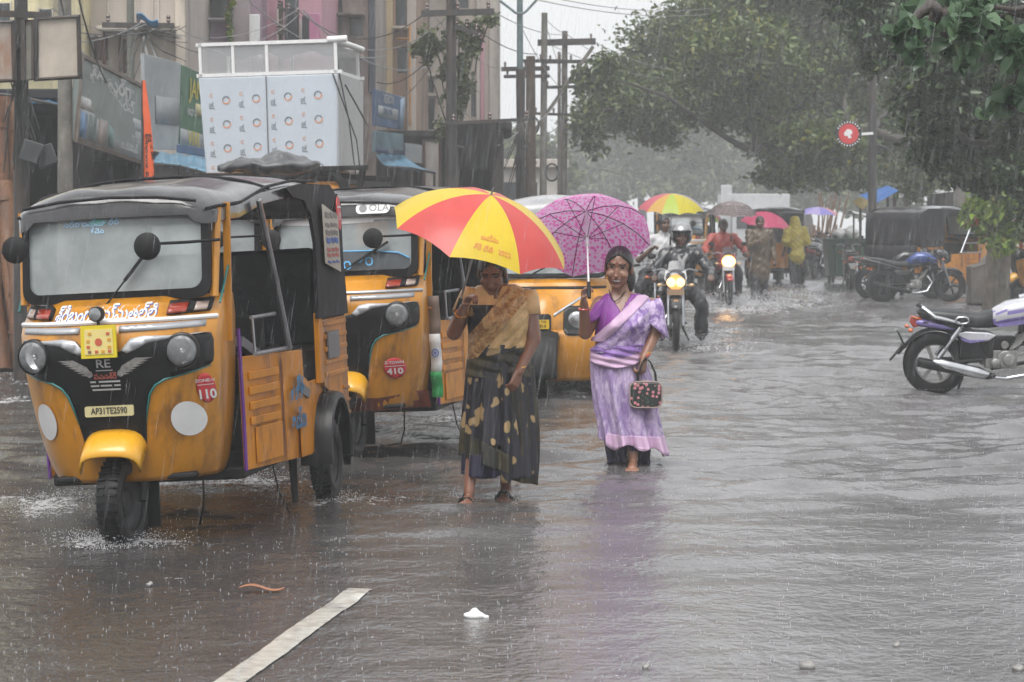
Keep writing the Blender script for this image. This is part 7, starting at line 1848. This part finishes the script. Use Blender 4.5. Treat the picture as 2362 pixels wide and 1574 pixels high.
board('signboard', 'tilted yellow diamond board beside the blue tarpaulin', 'signboard', ((1966, 466, 54.5), (1985, 452, 54.5), (2010, 466, 54.3), (1988, 482, 54.3)), mat("stall_yellow", (.46, .36, .16), .5, var=.1), .05)
D_ = 60
xa, xb = PXZ(2085, D_), PXZ(2240, D_); T = thing('stall', 'roadside stall with yellow plank roof and wire lattice sides behind the parked taxi', 'stall', ((xa+xb)/2, D_, 0)); w_ = xb-xa
zt = W(0, 440, D_).z
mb = MB(); mb.box((0, .6, zt+.12), (w_+.3, 2.2, .06), 0, Matrix.Rotation(R(-4), 3, 'Y')); mb.build('roof', mat("stall_roof", (.34, .33, .14), .5, var=.25, vs=2), T)
mb = MB(); mb.box((-.1, -.55, zt-.02), (w_+.2, .05, .10), 0, Matrix.Rotation(R(-6), 3, 'Y')); mb.build('roof_edge', WHT, T)
mb = MB()
for k in range(12): mb.box((-w_/2+w_*k/11, 0, zt/2+.3), (.018, .018, zt-.6))
for k in range(9): mb.box((0, 0, zt*.35+.14*k), (w_, .018, .018))
mb.build('lattice', POLED, T)
mb = MB()
for x in (-w_/2, w_/2):
    for y in (-.4, 1.5): mb.box((x, y, zt/2), (.08, .08, zt))
mb.box((0, .5, .45), (w_*.9, .9, .9)); mb.build('frame', mat("stall_wood", (.10, .06, .035), .6, var=.3), T)
mb = MB()
for k in range(16): mb.box((-w_*.45+w_*.9*NR.rand(), .1+.3*NR.rand(), .95+.5*NR.rand()), (.12, .1, .16+.15*NR.rand()), k % 3)
mb.build('goods', [mat("goods_red", (.25, .05, .03), .5, var=.2), mat("goods_white", (.4, .4, .38), .5, var=.2), mat("goods_ochre", (.25, .15, .03), .5, var=.2)], T)
pole('concrete_post', 'short square grey post in front of the yellow roofed stall', 2216, 56, 398, .14, CONC, group="poles on the right side")
# beach umbrella with cane stack below
D_ = 72
bu = umbrella('large violet beach umbrella over the stacked cane by the roadside', W(1888, 478, D_), (.03, -.05, 1), .58, .20, [translucent(mat("beach_violet", (.22, .20, .55), .5, var=.05), .3), translucent(mat("beach_lilac", (.36, .30, .58), .5, var=.05), .3), translucent(mat("beach_rose", (.55, .22, .25), .5, var=.1), .3)], [0, 1, 0, 2], shaft=1.75, hook=False, group=None, name='beach_umbrella', n=8)
CANE = mat("cane", (.17, .095, .055), .6, var=.3, vs=4)
def canes(label, px, D, n, h, wd, tilt, seed):
    r = np.random.RandomState(seed); O = GD(D, px); mb = MB()
    for k in range(n):
        x = wd*(r.rand()-.5); a = Vector((x, .3*r.rand(), 0)); b = a + Vector((tilt*h + .25*r.normal(), .2*r.normal(), h*(.75+.3*r.rand()))); mb.tube([a, a.lerp(b, .5)+Vector((.03*r.normal(), 0, 0)), b], .022, 5)
    for k in range(3): mb.tube([(-wd*.5, -.03, .3+.35*k), (wd*.6, -.03, .4+.35*k)], .03, 5)
    o = mb.build('cane_bundle', CANE); o.location = O; tag(o, label, 'cane bundle', "cane bundles by the beach umbrella")
canes('tall brown cane bundle standing behind the violet beach umbrella', 1900, 74, 16, 2.15, .5, .12, 1)
canes('low brown cane bundle stacked under the violet beach umbrella', 1890, 71, 34, 1.25, .8, .10, 2)
mb = MB(); mb.box((0, 0, .42), (.28, .5, .85)); mb.box((0, -.26, .5), (.2, .01, .4), 1)
simple('ice_chest', 'white and pale blue ice chest standing by the distant taxi', 'ice chest', mb, [WHT, mat("chest_blue", (.28, .42, .58), .4, var=.1)], loc=GD(76, 1843)+Vector((0, 0, .3)), bevel=.02)
# green bin heaped with white sacks
D_ = 60; O = GD(D_, 1948)
T = thing('rubbish_bin', 'big dark green rubbish container between the parked bikes', 'rubbish container', O)
mb = MB(); mb.prism([(-.38, .15), (.38, .15), (.46, .98), (-.46, .98)], lambda u, v, w__: Vector((u, w__-.4, v)), .9); mb.box((0, .05, 1.0), (.98, .98, .05))
for x in (-.25, .0, .25): mb.box((x, -.43, .55), (.04, .03, .7))
mb.build('container', mat("bin_green", (.018, .07, .045), .5, var=.25), T, bevel=.01)
mb = MB()
for x in (-.3, .3):
    for y in (-.3, .4): mb.lathe([(.001, -.03), (.08, -.03), (.08, .03), (.001, .03)], (x, y, .08), 'x', 14)
mb.build('castors', RUB, T)
for k, (x, z, r_) in enumerate(((-.12, 1.12, .17), (.14, 1.15, .20), (.30, 1.08, .13))):
    mb = MB(); mb.ell((0, 0, 0), (r_, r_*.8, r_*.7), 16, 10); mb.v = [(a+.02*math.sin(c_*40+k), b, c_+.03*math.sin(a*30+b*22+k)) for a, b, c_ in mb.v]; mb.tube([(0, 0, r_*.6), (.03, 0, r_*.95)], [.05, .02], 8)
    simple('sack', ('white sack at the left on the green container', 'largest white sack on the green container', 'small white sack at the right edge of the green container')[k], 'sack', mb, WHT, loc=O+Vector((x, 0, z)), group="white sacks on the green container", remesh=.02, sm=2)
mb = MB(); mb.grid(lambda u, v: Vector(((u-.5)*.55, (v-.5)*1.0, .06*math.sin(v*3)-.12*u)), 8, 8); 
T = thing('stall_canopy', 'small white canopy edge on thin posts left of the parked taxi', 'canopy', GD(57, 1990)); mb.v = [(x, y, z+W(0, 492, 57).z) for x, y, z in mb.v]; mb.build('sheet', WHT, T, solid=.012)
mb = MB(); mb.tube([(-.25, -.4, 0), (-.25, -.4, 1.6)], .02, 6); mb.tube([(.25, .4, 0), (.25, .4, 1.55)], .02, 6); mb.build('posts', POLED, T)
# parked bikes by the bin
b_ = GD(55, 1964); make_bike('black motorcycle seen from behind with a white number plate beside the green container', (b_.x, b_.y, -.03), R(86), BLKP, BLKP, detail=1, plate=True)
for k, (px, D_, rz, tk) in enumerate(((1880, 66, 62, BLKP), (1903, 67, 55, REDP), (1864, 68.5, 70, BLKP))):
    b_ = GD(D_, px); make_bike(('dark parked motorcycle in front of the cane bundles', 'red tanked parked motorcycle touching the green container', 'dark parked motorcycle farthest left in the row by the cane')[k], (b_.x, b_.y, -.03), R(rz), tk, tk, detail=1)
mb = MB(); mb.box((0, 0, .5), (.5, .25, .5)); mb.box((0, 0, .78), (.55, .3, .04))
simple('crate', 'white crate with a red lid beside the parked bikes', 'crate', mb, [WHT], loc=GD(69, 1852)+Vector((0, 0, -.1)), bevel=.02)
# low wall and counter under the pale trunk
mb = MB(); mb.prism([(-.34, 0), (.35, 0), (.35, .85), (.0, .86), (-.12, .72), (-.34, .66)], lambda u, v, w__: Vector((u, w__, v)), .5)
simple('stone_counter', 'low stained stone counter built against the pale trunk', 'counter', mb, mat("counter_stone", (.11, .095, .085), .6, var=.35, vs=4), loc=GD(45.5, 2285), bevel=.03)
# distant white truck
O = GD(96, 1742); T = thing('truck', 'white box truck standing far down the street in the haze', 'truck', O)
mb = MB(); mb.box((.05, 1.5, 1.55), (2.3, 4.5, 1.6)); mb.box((-1.13, -.7, 1.5), (.4, .05, 2.35)); mb.build('cargo_box', mat("truck_white", (.42, .43, .44), .5, var=.08), T, bevel=.04)
mb = MB(); mb.box((.0, -1.2, 1.0), (2.0, 1.2, 1.2)); mb.build('cab', mat("truck_white", (0, 0, 0)), T, bevel=.12, seg=3)
mb = MB(); mb.box((.0, -1.81, 1.3), (1.7, .03, .45)); mb.build('windscreen', DARKW, T)
for x in (-.9, .9):
    for y in (-1.2, 2.5): wheel(T, (x, y, .4), .4, .22, STEEL, tread=False)

# ---------------------------------------------------------------- other taxis
def auto_at(opt, label, px, D, rz, ry=0): 
    g = GD(D, px); return make_auto(opt, 'auto_rickshaw', label, (g.x, g.y, -.03), R(rz), ry=R(ry))
auto_at(dict(third=True), 'black fronted auto rickshaw seen through the open side of the nearest taxi', 446, 17.3, -8, -2)
auto_at(dict(closed_back=True, long_back=True), 'black and yellow auto rickshaw parked at an angle behind the blue sport motorcycle', 2240, 51.4, 135)
auto_at(dict(closed_back=True), 'distant auto rickshaw with the yellow poncho person beside it', 1797, 61.5, 172)
auto_at(dict(), 'auto rickshaw at the right edge showing only its yellow front mudguard past the pale trunk', 2352, 46.5, -85)
auto_at(dict(visor=True), 'grey looking auto rickshaw behind the man in white, hidden by the rainbow umbrella rider', 1572, 54, -6)

# goods-nosed three-wheeler between the two women
_PY = [(.14, -.16), (.3, -.24), (.5, -.27), (.56, -.25), (.585, -.20), (.7, -.17), (.8, -.13), (.93, -.03), (1.02, .03)]
_PW = [(.14, .50), (.3, .55), (.56, .57), (.8, .565), (1.02, .55)]
def ape_y(x, z):
    w_ = interp(_PW, z); t = min(1, abs(x)/w_); nose = .10*math.exp(-(x/.13)**2)*sstep(.5, .62, z)*(1-sstep(.82, 1.0, z)); return interp(_PY, z) + .24*t**4 - nose
ao = lambda off: (lambda x, z: Vector((x, ape_y(x, z)-off, z)))
g = GD(22.6, 1258)
P = thing('auto_rickshaw', 'yellow long nosed three-wheeler with pale tarp roof behind the two women', 'auto rickshaw', (g.x, g.y, -.02), R(-6), "auto rickshaws standing in the flooded street", ry=R(-.6))
mb = MB(); rg = []
for z in (.14, .18, .25, .35, .45, .53, .555, .57, .585, .62, .68, .75, .82, .88, .94, .98, 1.02):
    w_ = interp(_PW, z); rg.append([Vector((-w_, .55, z))] + [ao(0)(w_*math.sin(math.pi/2*(-1+2*k/36)), z) for k in range(37)] + [Vector((w_, .55, z))])
mb.loft(rg, cap=False, closed=False); mb.build('front_cowl', YEL, P, smooth=50, solid=.012)
for s_ in (-1, 1):
    mb = MB(); mb.sheet([(s_*.30+u, .665+v) for u, v in rrect(.235, .25, .06, 5)], ao(.012), .03); hl = mb.build('headlight_surround', BLK, P, solid=.014)
    mb = MB(); mb.lathe([(.075, .03), (.082, .0), (.074, -.012), (.05, -.02), (.001, -.026)], ao(.02)(s_*.30, .665), 'y', 24, rot=Matrix.Rotation(R(s_*6), 3, 'Z')); mb.build('headlight', LENS, hl)
    mb = MB(); mb.sheet([(s_*.10, .70), (s_*.38, .885), (s_*.38, .91), (s_*.10, .725)][::s_], ao(.010), .03); mb.build('hood_stripe', SILV, P, solid=.006)
    mb = MB(); mb.tube([(s_*.55, .08, 1.02), (s_*.555, .24, 1.60)], .026, 8); mb.build('pillar', YEL, P)
    mb = MB(); mb.prism([(.5, .14), (2.5, .16), (2.5, .95), (.5, .95)], lambda u, v, w__: Vector((s_*(.60-w__), u, v)), .02); mb.build('side_panel', YELD, P, bevel=.006)
    wheel(P, (s_*.55, 1.95, .22), .22, .12, STEEL)
    mb = MB(); mb.prism([(1.6, .95), (2.5, .95), (2.5, 1.65), (1.5, 1.65)], lambda u, v, w__: Vector((s_*(.62-w__), u, v)), .02); mb.build('side_curtain', mat("red_curtain", (.30, .02, .035), .45, var=.1), P)
mb = MB(); mb.sheet([(u, .635+v) for u, v in rrect(.16, .18, .03, 4)], ao(.012), .02); gl = mb.build('grille', BLKM, P, solid=.012)
mb = MB(); yp = ape_y(0, .62)-.04; mb.prism([(-.06, .60), (.07, .60), (.07, .68), (-.06, .68)], lambda u, v, w__: Vector((u, yp+w__, v)), .01); npl = mb.build('number_plate', PLATE2, P)
mb = MB(); put_text(mb, "31 TW", .028, lambda u, v: Vector((u, yp-.002, v)), (.005, .661), bold=.02); put_text(mb, "3914", .038, lambda u, v: Vector((u, yp-.002, v)), (.005, .623), bold=.02); mb.build('lettering', INKK, npl)
mb = MB(); mb.sheet([(-.53, .935), (.53, .935), (.53, .957), (-.53, .957)], ao(.010), .04); mb.build('belt_line', BLKM, P, solid=.008)
mb = MB(); mb.sheet([(-.56, .395), (.56, .395), (.56, .405), (-.56, .405)], ao(.006), .05); mb.build('bumper_seam', YELD, P)
mb = MB(); rg = []
for a in np.linspace(R(-15), R(150), 16):
    rr_ = .29; rg.append([Vector((x, -.30-rr_*math.cos(a)*q, .26+rr_*1.1*math.sin(a)*q)) for x, q in ((-.15, .80), (-.14, .95), (-.08, 1), (.08, 1), (.14, .95), (.15, .80))])
mb.loft(rg, cap=False, closed=False); mb.build('front_mudguard', BLKM, P, smooth=50, solid=.012)
wheel(P, (0, -.28, .21), .21, .12, STEEL)
mb = MB(); 
def pw(u, v): return Vector((u, .045+v*.22, 1.05+v))
o1 = [(u, v+.25) for u, v in rrect(1.06, .50, .06)]
mb.sheet(o1, pw, .1); mb.build('windscreen', GLASSF, P)
mb = MB(); mb.tube([pw(u, v)+Vector((0, -.01, 0)) for u, v in o1], .022, 6, closed=True); mb.tube([pw(-.1, .02)+Vector((0, -.03, 0)), pw(.25, .2)+Vector((0, -.03, 0))], .008, 6); mb.build('windscreen_frame', BLKM, P)
mb = MB(); rg = []
for y, hw_, ze, zc in ((.02, .54, 1.56, 1.63), (.06, .58, 1.56, 1.70), (.3, .61, 1.60, 1.73), (1.0, .63, 1.62, 1.76), (1.8, .64, 1.62, 1.76), (2.5, .64, 1.58, 1.72), (2.6, .60, 1.50, 1.66)):
    rg.append([Vector((hw_*t, y, zc-(zc-ze)*abs(t)**3+.008*math.sin(y*8+t*6))) for t in np.linspace(-1, 1, 21)] + [Vector((hw_*.9, y, ze-.05)), Vector((-hw_*.9, y, ze-.05))])
mb.loft(rg); mb.build('tarp_roof', GREYW, P, smooth=60)
mb = MB(); mb.box((0, 1.5, .2), (1.1, 2.0, .08)); mb.box((0, .9, .7), (1.05, .1, .6)); mb.build('underbody', DARKIN, P)
# ================================================================= litter, spray, rain
mb = MB(); mb.ell((0, 0, .0), (.040, .03, .018), 16, 10); mb.ell((.0, 0, .012), (.018, .016, .020), 12, 8); mb.ell((.04, 0, -.005), (.02, .02, .008), 10, 6); mb.ell((-.03, .01, 0), (.015, .02, .012), 10, 6)
o = mb.build('plastic_scrap', WHT, remesh=.006, sm=2); o.location = G(1095, 1424) + Vector((0, 0, .006)); tag(o, 'white crumpled plastic scrap floating in the foreground water', 'litter')
mb = MB(); mb.grid(lambda u, v: Vector(((u-.5)*.19, (v-.5)*.06*math.sin(u*3.1)**.6, .012*math.sin(u*6)+.008)), 12, 4)
o = mb.build('floating_leaf', mat("wet_leaf", (.40, .17, .09), .35, var=.2), solid=.003, smooth=180); o.location = G(604, 1366) + Vector((0, 0, .012)); o.rotation_euler = (0, 0, R(8)); tag(o, 'thin orange brown leaf floating left of the lane line', 'leaf')
for k, (x, y, s_) in enumerate(((1862, 1540, .030), (2348, 1546, .022), (345, 1350, .016), (2068, 1490, .014), (1490, 1540, .016))):
    mb = MB(); mb.ell((0, 0, 0), (s_, s_*.8, s_*.6), 12, 8); mb.v = [(a, b, c+.004*math.sin(a*200+b*150)) for a, b, c in mb.v]
    o = mb.build('stone', mat("pale_stone", (.25, .24, .23), .4, var=.3, vs=30), smooth=180); o.location = G(x, y) + Vector((0, 0, .004)); tag(o, ('grey stone poking out near the bottom edge right of centre', 'grey stone at the bottom right corner', 'pale pebble left of the floating orange leaf', 'small pebble in the right foreground', 'small pebble at the bottom below the woman in lilac')[k], 'stone', "stones showing above the water")

def bits(name, P, size, m, label, cat, stretch=None):
    """Many little drops as one mesh: each a six-cornered bead, drawn out along stretch."""
    n = len(P); s_ = np.asarray(size).reshape(-1, 1)*np.ones((n, 1)); st = np.zeros((n, 3)) if stretch is None else stretch
    V = np.empty((n, 6, 3)); 
    for k, d in enumerate(((1, 0, 0), (0, 1, 0), (-1, 0, 0), (0, -1, 0))): V[:, k] = P + np.array(d)*s_
    V[:, 4] = P + np.array((0, 0, 1))*s_ + st; V[:, 5] = P - np.array((0, 0, 1))*s_ - st
    f = np.array([[0, 1, 4], [1, 2, 4], [2, 3, 4], [3, 0, 4], [1, 0, 5], [2, 1, 5], [3, 2, 5], [0, 3, 5]])
    F = ((np.arange(n)*6)[:, None, None] + f[None]).reshape(-1, 3)
    me = bpy.data.meshes.new(name); me.vertices.add(n*6); me.vertices.foreach_set("co", V.ravel()); me.loops.add(F.size); me.loops.foreach_set("vertex_index", F.ravel().astype(np.int32))
    me.polygons.add(len(F)); me.polygons.foreach_set("loop_start", np.arange(0, F.size, 3)); me.update(); me.materials.append(m); me.shade_smooth()
    o = bpy.data.objects.new(name, me); COL.objects.link(o); tag(o, label, cat, kind="stuff"); return o
DROP = mat("water_drop", (.80, .82, .85), .08, var=0, alpha=.18, coat=.0)
SPL = mat("splash_drop", (.6, .61, .63), .2, var=0, alpha=.5)
SPRAY = mat("spray_drop", (.72, .73, .75), .2, var=0, alpha=.75)
r = np.random.RandomState(4)
n = 46000
Y = 8.5 + 48*r.rand(n)**.75; X = (r.rand(n)-.5)*(Y*.44+1.0); Z = .0 + r.rand(n)*(CAM_H+Y*.105)
L = (.03+.10*r.rand(n)**1.5)
st = np.stack([.15*L, .02*L, L], 1)
bits('rain', np.stack([X, Y, Z], 1), .00035+.00045*r.rand(n)**2, DROP, 'falling rain filling the street', 'rain', st)
# drops thrown up where rain hits the water
n = 7000; Y = 6.2 + 34*r.rand(n)**1.5; X = (r.rand(n)-.5)*(Y*.42+.6); Z = wave(X, Y) + .006 + .012*r.rand(n)**2
bits('rain_splash', np.stack([X, Y, Z], 1), .0010+.0014*r.rand(n), SPL, 'tiny splashes where raindrops strike the water', 'splash', np.stack([0*X, 0*X, .003+.006*r.rand(n)], 1))
# spray around wheels and feet
PP, SS = [], []
def burst(px, py, n, w_, h, d, sz, dx=0.0):
    n = int(n*1.8); sz *= .72; g = G(px, py); t = r.rand(n); a = r.normal(size=n); x = g.x + a*w_*(.35+.8*t) + dx*t; y = g.y + r.normal(size=n)*d; z = h*(t*(1.6-t)) * r.rand(n)**1.3
    PP.append(np.stack([x, y, z], 1)); SS.append(sz*(.4+r.rand(n)))
for a in ((262, 1254, 1500, .16, .10, .12, .003), (120, 1165, 700, .14, .07, .3, .003), (430, 1115, 700, .2, .07, .3, .003), (560, 1100, 700, .25, .07, .3, .003), (745, 1150, 500, .14, .06, .15, .003), (900, 975, 500, .3, .06, .3, .004), (1080, 1148, 400, .08, .07, .08, .0025), (1160, 1140, 400, .09, .06, .08, .0025), (1455, 1062, 600, .14, .08, .1, .003), (1400, 1055, 300, .1, .06, .1, .003),
          (1545, 790, 900, .28, .16, .4, .006), (1600, 790, 1400, .35, .30, .5, .006), (1650, 705, 1500, .55, .40, .6, .008), (1730, 705, 2200, .8, .45, .8, .008), (1820, 680, 700, .4, .35, .5, .008), (1300, 880, 400, .3, .06, .3, .004), (2150, 895, 200, .3, .03, .2, .003)): burst(*a)
bits('spray', np.concatenate(PP), np.concatenate(SS), SPRAY, 'white spray thrown up round wheels and wading feet', 'spray')
# ================================================================= rain-filled air
hz = MB(); hz.box((0, 80, 6.4), (430, 236, 15.6))
hm = bpy.data.materials.new("haze"); hm.use_nodes = True
hn = hm.node_tree.nodes; hn.remove(hn["Principled BSDF"])
pv = hn.new("ShaderNodeVolumePrincipled")
pv.inputs["Color"].default_value = (0.93, 0.95, 0.96, 1)
pv.inputs["Density"].default_value = HAZE
pv.inputs["Anisotropy"].default_value = 0.0
hm.node_tree.links.new(pv.outputs[0], hn["Material Output"].inputs["Volume"])
ho = hz.build("haze", hm); tag(ho, "grey rain haze filling the street", "haze", kind="stuff")
